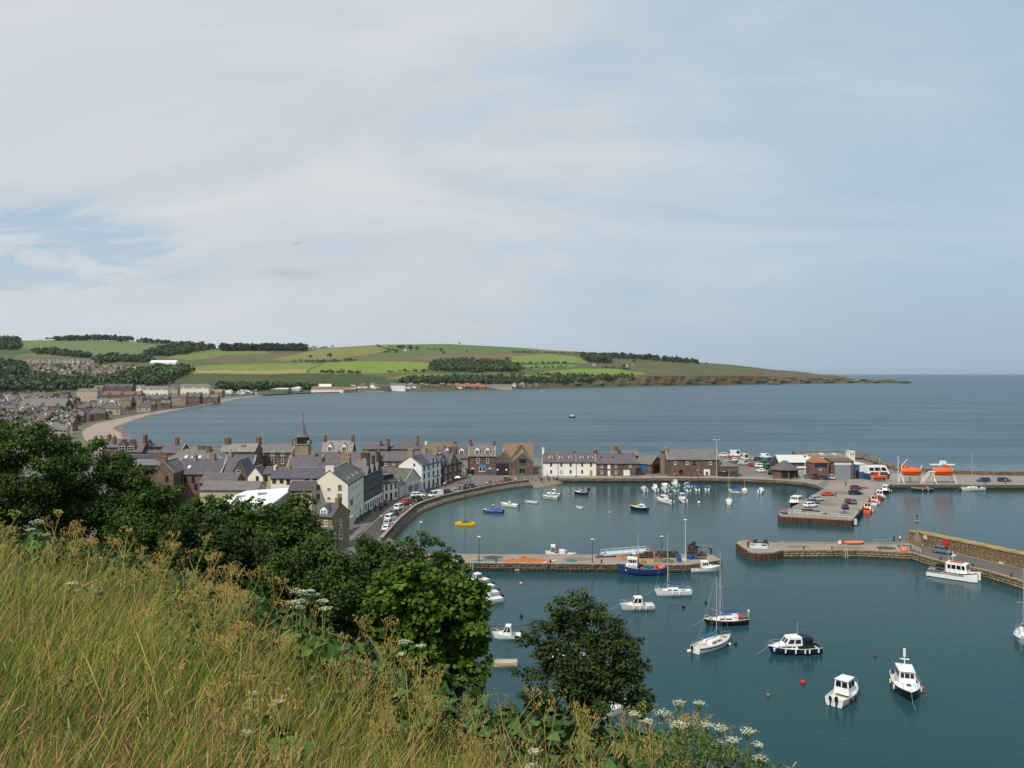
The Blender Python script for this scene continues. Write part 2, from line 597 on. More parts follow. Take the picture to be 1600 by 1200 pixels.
# ================================================================== FAR LAND: bay shore, fields, hills, headland
COLS = [
 (-420,[(626,1150),(612,1450),(596,1700),(576,2100),(556,2600),(534,3300)]),
 (0,[(626,1180),(612,1450),(597,1700),(577,2100),(557,2600),(532.5,3300)]),
 (100,[(626,1200),(612,1450),(598,1700),(578,2100),(556,2600),(531,3300)]),
 (200,[(624,1260),(611,1460),(599,1680),(579,2080),(558,2550),(533,3300)]),
 (300,[(621.5,1360),(610,1500),(600,1650),(580,2050),(562,2500),(540,3200)]),
 (345,[(619,1480),(610,1560),(601,1650),(584,2000),(568,2450),(544,3200)]),
 (420,[(616,1620),(610,1680),(604,1720),(585,1850),(567,2450),(546.5,3200)]),
 (500,[(613,1785),(607,1830),(602,1860),(584,1990),(565,2550),(544,3300)]),
 (600,[(611.5,1883),(606,1920),(602,1950),(585,2080),(564,2700),(538.5,3500)]),
 (700,[(610.5,1954),(605,1990),(600,2020),(583,2160),(562,2800),(537.5,3600)]),
 (800,[(608.5,2114),(604,2150),(598,2200),(584,2330),(563,2900),(542.5,3600)]),
 (860,[(606,2354),(601,2375),(592,2420),(586,2500),(566,3000),(547,3600)]),
 (930,[(604.5,2520),(599.5,2530),(589,2575),(585,2650),(569,3100),(551,3650)]),
 (1000,[(603.5,2656),(599,2668),(588,2700),(584,2800),(572,3200),(556,3700)]),
 (1060,[(602.5,2800),(598,2810),(587,2840),(584,2900),(573,3250),(561.5,3700)]),
 (1090,[(602,2878),(597,2888),(587,2915),(585,3000),(575,3300),(566,3700)]),
 (1150,[(601,3046),(596,3060),(587,3090),(585,3150),(578,3400),(570.5,3700)]),
 (1200,[(600,3237),(596,3250),(588,3275),(586,3330),(581,3500),(576.5,3700)]),
 (1250,[(599.5,3342),(596,3350),(590,3370),(588,3400),(585,3550),(582.5,3650)]),
 (1300,[(599,3453),(596,3460),(591,3480),(589,3500),(587,3540),(586,3580)]),
 (1318,[(599,3475),(596,3482),(592,3500),(590,3515),(589,3545),(588.5,3580)]),
 (1340,[(598.8,3500),(597,3506),(595,3520),(594.4,3530),(594,3550),(593.7,3580)]),
 (1352,[(598.8,3510),(596.5,3516),(593.5,3530),(592.5,3540),(592,3560),(591.8,3590)]),
 (1366,[(598.8,3530),(597.6,3536),(596.4,3545),(595.8,3555),(595.3,3570),(595,3600)]),
 (1380,[(598.6,3548),(597,3552),(595.2,3560),(594.2,3570),(593.2,3580),(592.8,3600)]),
 (1394,[(598.5,3560),(597,3563),(595,3570),(594,3578),(593.2,3590),(592.8,3605)]),
 (1405,[(598.5,3572),(598.2,3575),(597.8,3580),(597.5,3590),(597.2,3600),(597,3610)]),
 (1424,[(598.4,3597),(598.4,3600),(598.3,3603),(598.3,3606),(598.2,3610),(598.2,3615)]),
]
_cx = np.array([c[0] for c in COLS],float)
_py = np.array([[p[0] for p in c[1]] for c in COLS])
_dd = np.array([[p[1] for p in c[1]] for c in COLS])
def col_at(px):
 return [np.interp(px,_cx,_py[:,k]) for k in range(6)],[np.interp(px,_cx,_dd[:,k]) for k in range(6)]
def terr_d(px,py):
 p,d = col_at(px)
 return float(np.interp(-py,[-q for q in p],d))
def terr(px,py):
 d = terr_d(px,py)
 return Vector((X(px,d),d,Z(py,d)))
def wob(x,y,s,seed=0.0):
 return (np.sin(x * s + seed) * np.cos(y * s * 1.3 + 2.1 * seed) + 0.5 * np.sin(x * s * 2.7 + 1.3 + seed) * np.cos(y * s * 2.3 + seed) + 0.25 * np.sin(x * s * 6.1 + 0.7) * np.sin(y * s * 5.3 + 1.1)) / 1.75
def inpoly(x,y,poly):
 r = np.zeros(x.shape,bool)
 n = len(poly)
 for i in range(n):
  x0,y0 = poly[i]
  x1,y1 = poly[(i + 1) % n]
  if y0 == y1:
   continue
  c = ((y0 > y) != (y1 > y)) & (x < (x1 - x0) * (y - y0) / (y1 - y0) + x0)
  r ^= c
 return r
FIELDS = [   # name, colour, colour 2, outline in photo pixels
 ('scrub_land',srgb(96,98,62),srgb(112,104,72),[(300,548),(420,551),(480,552),(500,563),(400,567),(290,569),(250,566)]),
 ('pasture',srgb(100,119,72),srgb(112,130,80),[(28,533),(60,528),(100,525),(200,525),(240,530),(278,537),(285,541),(262,545),(225,552),(185,559),(150,555),(110,549),(60,545.5),(30,546)]),
 ('grass_field',srgb(62,90,52),srgb(74,100,58),[(-60,546),(46,548),(45,554),(-60,557)]),
 ('stubble_field',srgb(104,112,62),srgb(114,116,70),[(48,550),(110,556),(118,559),(20,558)]),
 ('pasture',srgb(112,126,64),srgb(126,134,72),[(258,559),(300,549),(330,540),(400,545),(425,552),(400,553),(352,554),(330,560),(300,563)]),
 ('hay_field',srgb(116,132,52),srgb(130,141,58),[(288,573.5),(330,570),(480,567),(500,569),(480,577.5),(290,578)]),
 ('barley_field',srgb(150,143,82),srgb(164,150,90),[(286,579),(480,577.5),(478,583.5),(290,583.8)]),
 ('grassy_slope',srgb(64,82,44),srgb(84,92,52),[(270,585.5),(480,584.5),(560,584),(600,590),(640,596),(640,604),(400,606),(275,603)]),
 ('hay_field',srgb(120,126,64),srgb(136,132,72),[(422,562),(500,545),(560,539),(604,536),(612,547),(570,555),(530,560),(470,564)]),
 ('pasture',srgb(88,112,58),srgb(98,118,62),[(606,534),(690,532),(800,538),(850,544),(882,547),(880,551),(780,551),(700,553),(600,557.5),(545,559),(575,555),(618,547)]),
 ('ploughed_field',srgb(116,98,72),srgb(128,108,80),[(500,561),(600,558.5),(700,554),(800,552),(882,551.6),(800,558),(700,563),(560,562),(500,563)]),
 ('hay_field',srgb(116,138,50),srgb(128,148,56),[(500,568),(560,564),(640,564.5),(671,567),(668,581.5),(590,583),(482,583.5),(484,578),(505,570)]),
 ('stubble_field',srgb(112,114,62),srgb(124,122,66),[(600,592),(640,585),(680,583.5),(800,585.2),(830,584),(800,588.4),(640,594)]),
 ('pasture',srgb(114,134,64),srgb(124,144,68),[(800,557),(860,553.5),(905,557),(922,567),(800,568.5)]),
 ('pasture',srgb(108,130,56),srgb(116,138,60),[(816,570),(903,569),(897,573.5),(820,576.5)]),
 ('pasture',srgb(116,136,52),srgb(128,146,56),[(806,587),(850,581),(900,576.5),(962,576),(1014,584.5),(940,587),(860,588.5)]),
 ('barley_field',srgb(128,122,76),srgb(138,128,80),[(800,540),(850,544.5),(900,548),(925,551),(880,550.5),(840,547)]),
]
NX,NT = 760,120
gx = np.linspace(-420,1424,NX)
tt = np.linspace(0,5,NT)
P = np.zeros((NX,NT))
D = np.zeros((NX,NT))
for i,px in enumerate(gx):
 p,d = col_at(px)
 P[i] = np.interp(tt,range(6),p)
 D[i] = np.interp(tt,range(6),d)
PXg = np.repeat(gx[:,None],NT,1)
cliffw = np.clip((PXg - 850) / 40,0,1) * np.exp(-((tt[None] - 1.4) / 0.8) ** 2) * np.clip((1424 - PXg) / 60,0,1)
D2 = D + cliffw * (20 * wob(PXg * 0.5,tt[None] * 2,0.35,1.0) + 13 * wob(PXg,tt[None] * 3,0.9,3.0))
Zg = H - (P - CY) / F * D2
inner = np.clip(tt[None] / 0.6,0,1) * np.clip((5 - tt[None]) / 1.0,0.15,1)
amp = np.clip((Zg - 4) / 60,0,1) * inner
Zg = Zg + amp * 2.5 * wob(PXg,tt[None] * 30,0.045,2.0)
Zg = Zg + np.clip((PXg - 1215) / 120,0,1) * np.clip(tt[None] - .8,0,1) * (4.5 * wob(PXg,tt[None] * 2,.22,4.0) + 2.5 * wob(PXg,tt[None] * 4,.7,1.0)) * np.clip((1428 - PXg) / 40,0,1)
Xg = (PXg - CX) / F * D2
verts = np.stack([Xg,D2,Zg],-1)
# skirt in front under water, land falling away behind the skyline
front = verts[:,:1].copy()
front[...,2] = -4
b1 = verts[:,-1:].copy()
sc_ = 1 + 500 / b1[...,1:2]
b1[...,:2] *= sc_
b1[...,2] = np.maximum(b1[...,2] * 0.85,-2)
b2 = verts[:,-1:].copy()
b2[...,:2] *= 1 + 2500 / b2[...,1:2]
b2[...,2] = -5
verts = np.concatenate([front,verts,b1,b2],1)
NT2 = NT + 3
idx = np.arange(NX * NT2).reshape(NX,NT2)
quads = np.stack([idx[:-1,:-1],idx[1:,:-1],idx[1:,1:],idx[:-1,1:]],-1).reshape(-1,4)
Pc = np.concatenate([P[:,:1] + 5,P,P[:,-1:] - 50,P[:,-1:] - 60],1)
Pxc = np.concatenate([PXg[:,:1],PXg,PXg[:,-1:],PXg[:,-1:]],1)
fx = (Pxc[:-1,:-1] + Pxc[1:,1:]).reshape(-1) / 2
fy = (Pc[:-1,:-1] + Pc[1:,1:]).reshape(-1) / 2
fz = verts.reshape(-1,3)[quads].mean(1)[:,2]
fid = np.zeros(len(quads),int)
jit = 0.5 * wob(fx,fy,0.31,5.0)
for k,(nm,c1,c2,poly) in enumerate(FIELDS):
 fid[inpoly(fx,fy + jit,poly)] = k + 2
tmid = np.tile((np.arange(NT2 - 1) - 0.5) / (NT - 1) * 5,NX - 1)
redw = np.maximum(np.exp(-((fx - 1034) / 22) ** 4),np.exp(-((fx - 1145) / 40) ** 4)) + .55 * wob(fx,tmid * 9,.17,2.0)
cl = (fx > 852) & (fx < 1215) & (tmid < 2.1 + 0.5 * wob(fx,fy * 0,0.11,1.0)) & (tmid > .2) & (redw > .12) & (fid == 0)
fid[cl] = 1
fid[(fx > 1196 + 12 * wob(fx * 0,fy,.8,1.0)) & (fid == 0)] = 99
LIT = 1.30
def alb(c):
 return tuple(q / LIT for q in c)
VF = verts.reshape(-1,3)
def terr_obj(name,sel,m):
 q = quads[sel]
 u,inv = np.unique(q,return_inverse=True)
 o = npmesh(name,VF[u],inv.reshape(-1,4),m,kind='structure',smooth=True)
 return o
terr_obj('hills',fid == 0,mat('hill_rough_grass',alb(srgb(80,88,54)),0.95,0.2,0.012,col2=alb(srgb(108,104,68)),detail=10))
terr_obj('rocky_headland',fid == 99,mat('headland_rock',alb(srgb(92,82,66)),.95,.2,.03,col2=alb(srgb(112,108,76)),detail=10,bump=1.0,bscale=.1))
terr_obj('sea_cliff',fid == 1,mat('red_cliff',alb(srgb(108,70,56)),0.95,0.2,0.035,col2=alb(srgb(84,90,52)),detail=10,stretch=(1,0.6,1.6),bump=1.0,bscale=0.12))
for k,(nm,c1,c2,poly) in enumerate(FIELDS):
 if (fid == k + 2).any():
  terr_obj(nm,fid == k + 2,mat('field_%d' % k,alb(c1),0.95,0.2,0.012,col2=alb(c2),detail=9,stretch=(2.2,0.12,1) if k % 2 else (0.5,1.6,1)))
# faint farther coast behind the headland
MB().loft([[(X(px,9000),9000,Z(py,9000)),(X(px,9000),9000,-5),(X(px,11000),11000,-5)] for px,py in ((1150,577),(1205,577.5),(1230,579),(1262,582),(1285,586))],
   caps=True).build('distant_hill',mat('far_coast',(0.12,0.14,0.12),0.95,0.1,0.002),kind='structure')
# tip rock
for (px,py,s) in ((1414,598.6,14),(1384,597.5,10),(1208,600.5,9),(1215,601,6)):
 p = at(px,py + 0.4,0)
 mb = MB()
 mb.ball((0,0,0),(s * 1.9,s * 0.8,s * 0.6),9,6)
 o = mb.build('sea_rock',mat('dark_rock',(0.055,0.045,0.04),0.9,0.3,0.2),loc=p)
 for v in o.data.vertices:
  v.co += Vector((random.uniform(-1,1),random.uniform(-1,1),random.uniform(-0.7,0.7))) * s * 0.22
 tag(o,{14: 'dark rock standing in the sea off the very tip of the headland',10: 'dark rock hump on the low point of the headland',9: 'larger low dark rock awash below the red cliffs',6: 'small low dark rock awash below the red cliffs'}[s],'rock')
# ------------------------------------------------------------------ far trees: crowns of many leaf clumps
LEAFM = mat('far_foliage',(0.076,0.104,0.048),0.9,0.3,0.05,tint=True)
def clump_arrays(c,r,n,tri=0.34):
 """n leaf-clump triangles scattered through an uneven crown of radii r round c"""
 rng = RNG
 u = rng.normal(size=(n,3))
 u /= np.linalg.norm(u,axis=1)[:,None]
 u[:,2] = np.where(u[:,2] < -0.5,-u[:,2],u[:,2])
 lob = 1 + 0.22 * np.sin(u[:,0] * 5 + c[0]) * np.cos(u[:,1] * 4 + c[1]) + 0.15 * np.sin(u[:,2] * 7 + c[0] * 3)
 rad = (0.62 + 0.42 * rng.random(n) ** 0.6) * lob
 pos = u * rad[:,None] * np.array(r)
 s = tri * max(r) * (0.6 + 0.8 * rng.random(n))
 nrm = u + 0.6 * rng.normal(size=(n,3))
 nrm /= np.linalg.norm(nrm,axis=1)[:,None]
 t = np.cross(nrm,rng.normal(size=(n,3)))
 t /= np.linalg.norm(t,axis=1)[:,None]
 b = np.cross(nrm,t)
 ang = rng.random(n) * 0.6
 tr = np.stack([pos + t * s[:,None],pos + (-0.5 * t + 0.87 * b) * s[:,None],pos + (-0.5 * t - 0.87 * b) * s[:,None]],1) + np.array(c)
 tint = (0.65 + 0.7 * rng.random(n))[:,None] * np.ones((n,3)) * np.array([1,1,1])
 return tr,np.repeat(tint[:,None,:],3,1)
def leafy(name,items,tri=0.34,tone=(1,1,1),m=None,parent=None,kind=None):
 V,T = [],[]
 for c,r,n in items:
  v,t = clump_arrays(c,r,n,tri)
  V.append(v.reshape(-1,3))
  T.append(t.reshape(-1,3) * np.array(tone) * (0.8 + 0.4 * random.random()))
 V = np.concatenate(V)
 T = np.concatenate(T)
 return npmesh(name,V,np.arange(len(V)).reshape(-1,3),m or LEAFM,T,parent,kind)
def scatter_poly(poly,step):
 xs = [p[0] for p in poly]
 ys = [p[1] for p in poly]
 out = []
 y = min(ys)
 while y < max(ys):
  x = min(xs) + random.random() * step
  while x < max(xs):
   if inpoly(np.array([x]),np.array([y]),poly)[0]:
    out.append((x + random.uniform(-.5,.5) * step,y + random.uniform(-.3,.3)))
   x += step * random.uniform(0.75,1.25)
  y += step * 0.36
 return out
def wood(label,poly,step,r,tone=(1,1,1),n=70,tall=1.15):
 it = []
 for px,py in scatter_poly(poly,step):
  p = terr(px,py)
  q = r * random.uniform(0.75,1.25)
  it.append(((p.x,p.y,p.z + q * 0.75 * tall),(q,q,q * tall),n))
 if it:
  o = leafy('woodland',it,tone=tone,kind='stuff')
  tag(o,label,'woodland')
wood('dark wood at the left end of the hill skyline',[(-60,532),(28,533),(30,546.5),(-60,548)],4,10,(0.8,0.8,0.8))
wood('long wood crowning the highest hill on the left',[(88,531.5),(150,530),(208,533.5),(208,534.5),(150,532.5),(88,533)],3.2,9,(0.7,0.72,0.75))
wood('broken row of trees on the skyline right of the long crowning wood',[(212,534),(275,538.5),(275,540),(212,535.5)],4.2,8,(0.75,0.78,0.8))
wood('broad dark wood on the hillside below the skyline trees',[(224,555),(262,545),(275,540),(310,541),(340,545),(322,548),(296,553),(262,557.5)],4,8.5,(0.8,0.85,0.8))
wood('flat topped conifer plantation on the skyline',[(345,545),(475,546),(478,548.5),(345,549)],3,9,(0.55,0.62,0.75),tall=1.3)
wood('rounded oak wood in the middle of the hillside',[(674,580),(672,572),(700,566.5),(745,565),(790,569),(813,575),(813,581.5),(740,582.5)],4,7,(0.9,1.0,0.85))
wood('dark copse below the far farm on the headland hill',[(905,557),(953,558),(955,569),(920,567)],4.2,9,(0.75,0.8,0.8))
wood('long pine belt on the skyline towards the headland',[(952,557),(1000,559.5),(1090,567.5),(1090,569),(1000,562),(952,560)],3.6,8,(0.6,0.68,0.75),tall=1.3)
wood('belt of trees on the bluff behind the cottages on the bay',[(620,598),(640,593),(700,591.5),(800,591.5),(872,593.5),(872,598),(800,600),(640,600.5)],4.5,5,(0.85,0.95,0.85))
wood('bushes clinging to the top of the red cliffs',[(862,590),(930,588),(990,590),(940,595),(870,600)],5.2,6,(0.95,1.05,0.8),50)
wood('trees along the foot of the green slope by the caravans',[(340,606),(440,605),(520,606),(520,608),(340,611)],4.5,6,(0.9,1,0.9))
wood('dense trees between the estate and the lower town',[(-80,590),(30,586),(60,596),(140,598),(205,597),(245,596),(268,602),(220,606),(120,611),(-80,616)],6,7.5,(0.8,0.9,0.8))
wood('tall dark trees at the left edge behind the lower town',[(-100,573),(25,570),(42,584),(30,600),(-100,612)],6,9,(0.62,0.68,0.68))
wood('trees between the estate and the long white shed',[(190,589),(240,580),(275,578),(300,583),(262,595),(215,596)],5,8,(0.85,0.95,0.85))
wood('trees round the fields above the estate',[(145,566),(182,558),(190,562),(235,560),(238,566),(150,568)],4.4,8,(0.8,0.88,0.8))
wood('tree belt running down the hill above the estate',[(48,551),(65,548),(110,553),(142,557),(140,561),(100,557),(60,554)],4,7,(0.75,0.82,0.75))
for px0,px1,d0,d1,n,q,lb in ((-60,215,500,1350,230,4.2,'garden trees and hedges between the houses of the left town'),(5,215,1850,2250,150,4.5,'garden trees between the rows of the hillside estate')):
 it = []
 for _ in range(n):
  d = 1 / random.uniform(1 / d1,1 / d0)
  px = random.uniform(px0,min(px1,np.interp(d,[480,600,900,1350],[95,110,230,330]) if d < 1400 else px1))
  p = Vector((X(px,d),d,1.7)) if d < 1250 else None
  if p is None:
   py = float(np.interp(d,col_at(px)[1],col_at(px)[0]))
   p = Vector((X(px,d),d,Z(py,d)))
  r_ = q * random.uniform(.5,1.2)
  it.append(((p.x,p.y,p.z + r_ * .8),(r_,r_,r_),50))
 tag(leafy('garden_trees',it,tone=(.8,.9,.75),kind='stuff'),lb,'trees')
HEDGES = [[(110,529),(88,530),(60,531)],[(470,545),(500,544),(520,543)],[(588,540),(600,545),(612,548),(622,550)],[(455,565),(480,565),(500,566),(540,564),(560,563)],
   [(500,582.5),(520,583),(560,584)],[(605,582),(640,581),(668,581)],[(595,553),(605,550),(622,552)],[(665,546),(690,547),(694,553)],[(800,550.5),(840,551.5),(900,552),(920,554)],
   [(800,569),(860,568.5),(905,568.5)],[(815,577),(850,575),(890,574)],[(800,586),(840,586.5),(870,586)],[(940,574.5),(960,575),(985,578)],[(288,571),(290,580),(276,588),(270,596)]]
HEDGE_L = ['thin hedge along the skyline beside the crowning wood','scattered hedge bushes on the skyline right of the plantation','hedge dividing the golden field from the green hilltop','dotted hedge above the bright hay field',
   'hedge at the lower edge of the hay field','hedge running left from the rounded oak wood','short hedge below the hilltop farmhouse','hedge with taller bushes right of the hilltop farm','long hedge along the upper headland fields',
   'hedge between the two upper headland pastures','dark hedge under the small headland pasture','hedge along the cliff top pasture','hedge near the headland farm','hedge going down beside the barley strip']
for h,hl in zip(HEDGES,HEDGE_L):
 it = []
 for a,b in zip(h[:-1],h[1:]):
  n = max(2,int(math.hypot(b[0] - a[0],(b[1] - a[1]) * 3) / 2.4))
  for i in range(n):
   if random.random() < 0.3:
    continue
   t = (i + random.random()) / n
   p = terr(a[0] + (b[0] - a[0]) * t,a[1] + (b[1] - a[1]) * t + random.uniform(-.3,.3))
   q = random.choice([2,2.5,3,4,5.2])
   it.append(((p.x,p.y,p.z + q * 0.6),(q * 1.3,q,q),30))
 if it:
  tag(leafy('hedge',it,tone=(0.8,0.88,0.75),kind='stuff'),hl,'hedge')
FT = [(340 + 145,559.5,5,'small round tree alone on the golden hill field'),(515,559,8,'broad round tree alone on the golden hill field'),(624,546,9,'left tree beside the hilltop farmhouse'),(630,545,8,'taller tree touching the hilltop farmhouse'),
  (641,547,10,'dense spreading tree right of the hilltop farmhouse'),(652,547.5,8,'small outer tree right of the hilltop farmhouse'),(689,549,6,'bushy tree by the field wall right of the hilltop farm'),(730,550,4,'lone thorn bush above the ploughed strip'),
  (991,566,6,'small tree left of the grey headland farm'),(975,575,7,'dark tree below the headland farm'),(1104,568.5,4,'lone bush on the bare headland skyline'),(792,564,7,'tree standing above the rounded oak wood'),(718,538,4,'tiny bush on the bare hill top'),
  (115,556,8,'round tree at the end of the belt above the estate'),(127,560,8,'dark tree between two estate gardens below the pale field'),(872,590,9,'tall tree on the cliff edge above the last cottages')]
for px,py,r,lb in FT:
 p = terr(px,py)
 t = thing('hill_tree',lb,'tree',p)
 MB().tube([(0,0,-1),(0,0,r * 0.8)],[r * 0.09,r * 0.05],5).build('trunk',M_wood,t)
 leafy('crown',[((0,0,r * 1.0),(r,r,r * 0.95),90)],tone=(0.75,0.82,0.75),parent=t)
# ================================================================== LOW LAND: beach, town ground, quays
WATERL = [(860,715),(740,712),(600,708.5),(400,702),(310,696.5),(250,690),(218,683),(204,674),(202,666),(215,657.5),(250,646.5),(300,636),(345,629),(375,622.5),(420,617.5),(500,614),(600,612)]
wl = [at(px,py,0.0) for px,py in WATERL]
INL = [None,None,None,None,None,(196,712),(135,700),(112,690),(118,674),(140,662),(205,648.5),(275,637),(330,628.5),(362,622),(405,617.3),(490,613.2),(600,610.6)]
il = []
for w,q in zip(wl,INL):
 il.append(w + Vector((-2,-16,0)) if q is None else at(*q,1.6))
rows = []
for k in range(9):
 f = k / 8
 rr = []
 for w,i in zip(wl,il):
  p = w.lerp(i,f)
  p.z = -0.5 + 2.2 * (f ** 0.8) if k else -0.8
  rr.append(p)
 rows.append(rr)
M_shingle = mat('shingle',(0.29,0.225,0.185),0.95,0.3,0.09,col2=(0.37,0.295,0.245),bump=0.3,bscale=2)
MB().loft(rows,caps=False,closed=False).build('beach',M_shingle,kind='structure',smooth=True)
# wet dark shingle and weed at the water's edge
wet = []
for k,f in enumerate((-0.03,0.05,0.12)):
 rr = []
 for j,(w,i) in enumerate(zip(wl,il)):
  ff = f * (1 + 0.5 * math.sin(j * 2.1)) if k == 2 else f
  p = w.lerp(i,ff)
  p.z = (-0.8 + 0.3 if f < 0 else -0.5 + 2.2 * max(ff,0) ** 0.8) + 0.05
  rr.append(p)
 wet.append(rr)
MB().loft(wet,caps=False,closed=False).build('wet_shingle',mat('wet_shingle',(0.10,0.085,0.07),0.5,0.3,0.2),kind='structure')
wv = []
for k,f in enumerate((0.10,0.27)):
 rr = []
 for j in range(6,11):
  ff = f + 0.10 * math.sin(j * 3.3 + k)
  p = wl[j].lerp(il[j],ff)
  p.z = -0.5 + 2.2 * max(ff,0) ** 0.8 + 0.12
  rr.append(p)
 wv.append(rr)
seaweed = mat('seaweed_shingle',(0.26,0.21,0.175),0.95,0.3,0.12,col2=(0.07,0.045,0.03),detail=8)
MB().loft(wv,caps=False,closed=False).build('beach_weed',seaweed,kind='structure')
gs = []
for k,f in enumerate((0.86,1.0,1.12)):
 rr = []
 for j in range(6,13):
  p = wl[j].lerp(il[j],f + (0.05 * math.sin(j * 1.7) if k == 0 else 0))
  p.z = 1.78 if k else 1.68
  rr.append(p)
 gs.append(rr)
MB().loft(gs,caps=False,closed=False).build('grass_bank',mat('beach_grass',(0.09,0.105,0.045),0.95,0.3,0.08,col2=(0.18,0.15,0.09)),kind='structure')
# revetment along the street, top and foot
REV_T = [(598,846),(604,839),(625,815),(647.5,795.5),(659,789.5),(687.5,780),(725,771),(762,763),(800,756.5),(826,753.5)]
REV_B = [(612,858),(620,845),(636,825),(656.5,807.5),(669,801),(697,790),(735,780),(770,772),(806,766),(842,762.5)]
rev_t = [atg(*q) for q in REV_T]
rev_b = [at(*q,-0.3) for q in REV_B]
QUAY = [(872,747.5),(1000,747.2),(1100,747),(1150,747.6),(1200,749.5),(1230,751),(1256,753.3),(1275,757.5),(1289,763.5)]
JET = [(1289,763.5),(1262,779),(1248,788),(1217,803.2),(1219,806.5),(1331,812.8),(1350,790),(1366,772),(1384,757)]
RQ = [(1384,757),(1440,757),(1600,757.8),(1800,759),(2100,761)]
quay = [at(px,py,1.6) for px,py in QUAY]
jet = [at(px,py,1.6) for px,py in JET]
rq = [at(px,py,1.6) for px,py in RQ]
V2 = lambda p: (p.x,p.y)
slip_in = [(rev_t[-1].x + .3,rev_t[-1].y + .8),(quay[0].x - 1,quay[0].y + 3)]
land = [(-900,40),(-60,40),(-10,52),(-7,110),(-14,128),(-16,150),(-19,168),(-22,182)]
land += [V2(p) for p in rev_t[1:]] + slip_in + [V2(p) for p in quay] + [V2(p) for p in jet[1:]] + [V2(p) for p in rq[1:]]
land += [(X(2100,315),315),(X(1600,313),313),(X(1500,316),316),(X(1395,332),332),(X(1370,385),385),(X(1125,390),390),(X(1118,352),352),(X(870,352),352)]
land += [V2(p) for p in il[:14]]
land += [(X(345,1640),1640),(X(-420,1640),1640)]
def sheet(name,poly,m,dz=0.0,step=9.0,zf=gz,skirt=None,cut=True):
 bm = bmesh.new()
 tris = geometry.tessellate_polygon([[Vector((p[0],p[1],0)) for p in poly]])
 vs = [bm.verts.new((p[0],p[1],0)) for p in poly]
 for t in tris:
  try:
   bm.faces.new([vs[i] for i in t])
  except ValueError:
   pass
 if cut:
  y0,y1 = 170,330
  for ax in (0,1):
   lo,hi = (-60,30) if ax == 0 else (y0,y1)
   c = lo
   while c <= hi:
    n = Vector((1,0,0)) if ax == 0 else Vector((0,1,0))
    bmesh.ops.bisect_plane(bm,geom=bm.verts[:] + bm.edges[:] + bm.faces[:],plane_co=n * c,plane_no=n)
    c += step
 for v in bm.verts:
  v.co.z = zf(v.co.x,v.co.y) + dz
 bmesh.ops.recalc_face_normals(bm,faces=bm.faces)
 if sum(f.normal.z for f in bm.faces) < 0:
  bmesh.ops.reverse_faces(bm,faces=bm.faces)
 me = bpy.data.meshes.new(name)
 bm.to_mesh(me)
 bm.free()
 me.materials.append(m)
 return place(name,me,kind='structure')
M_conc = mat('quay_concrete',(0.21,0.185,0.155),0.9,0.22,0.12,col2=(0.29,0.255,0.215),bump=0.15,bscale=3,detail=9)
M_asph = mat('asphalt',(0.060,0.058,0.056),0.9,0.2,0.25,col2=(0.085,0.08,0.076),detail=8)
M_asph2 = mat('worn_asphalt',(0.135,0.122,0.108),0.9,0.2,0.2,col2=(0.185,0.165,0.145),detail=8)
town_ground = sheet('town_ground',land,M_asph2)
far_land = [(-900,330),(X(120,470),470),(X(112,500),500),(X(118,560),560),(X(140,640),640),(X(205,770),770),(X(275,930),930),(X(335,1130),1130),(X(345,1640),1640),(X(-420,1640),1640)]
sheet('scrub_ground',[(-900,40),(-60,40),(-10,52),(-7.3,110),(-14.3,128),(-20,150),(-30,172),(-48,186),(-900,186)],mat('scrub_floor',(0.03,0.042,0.016),.95,.3,.1,col2=(.055,.06,.025)),dz=0.02,cut=False)
sheet('town_gardens',far_land,mat('garden_ground',(0.055,0.065,0.035),0.95,0.3,0.03,col2=(0.12,0.10,0.075),detail=9),dz=0.03,cut=False)
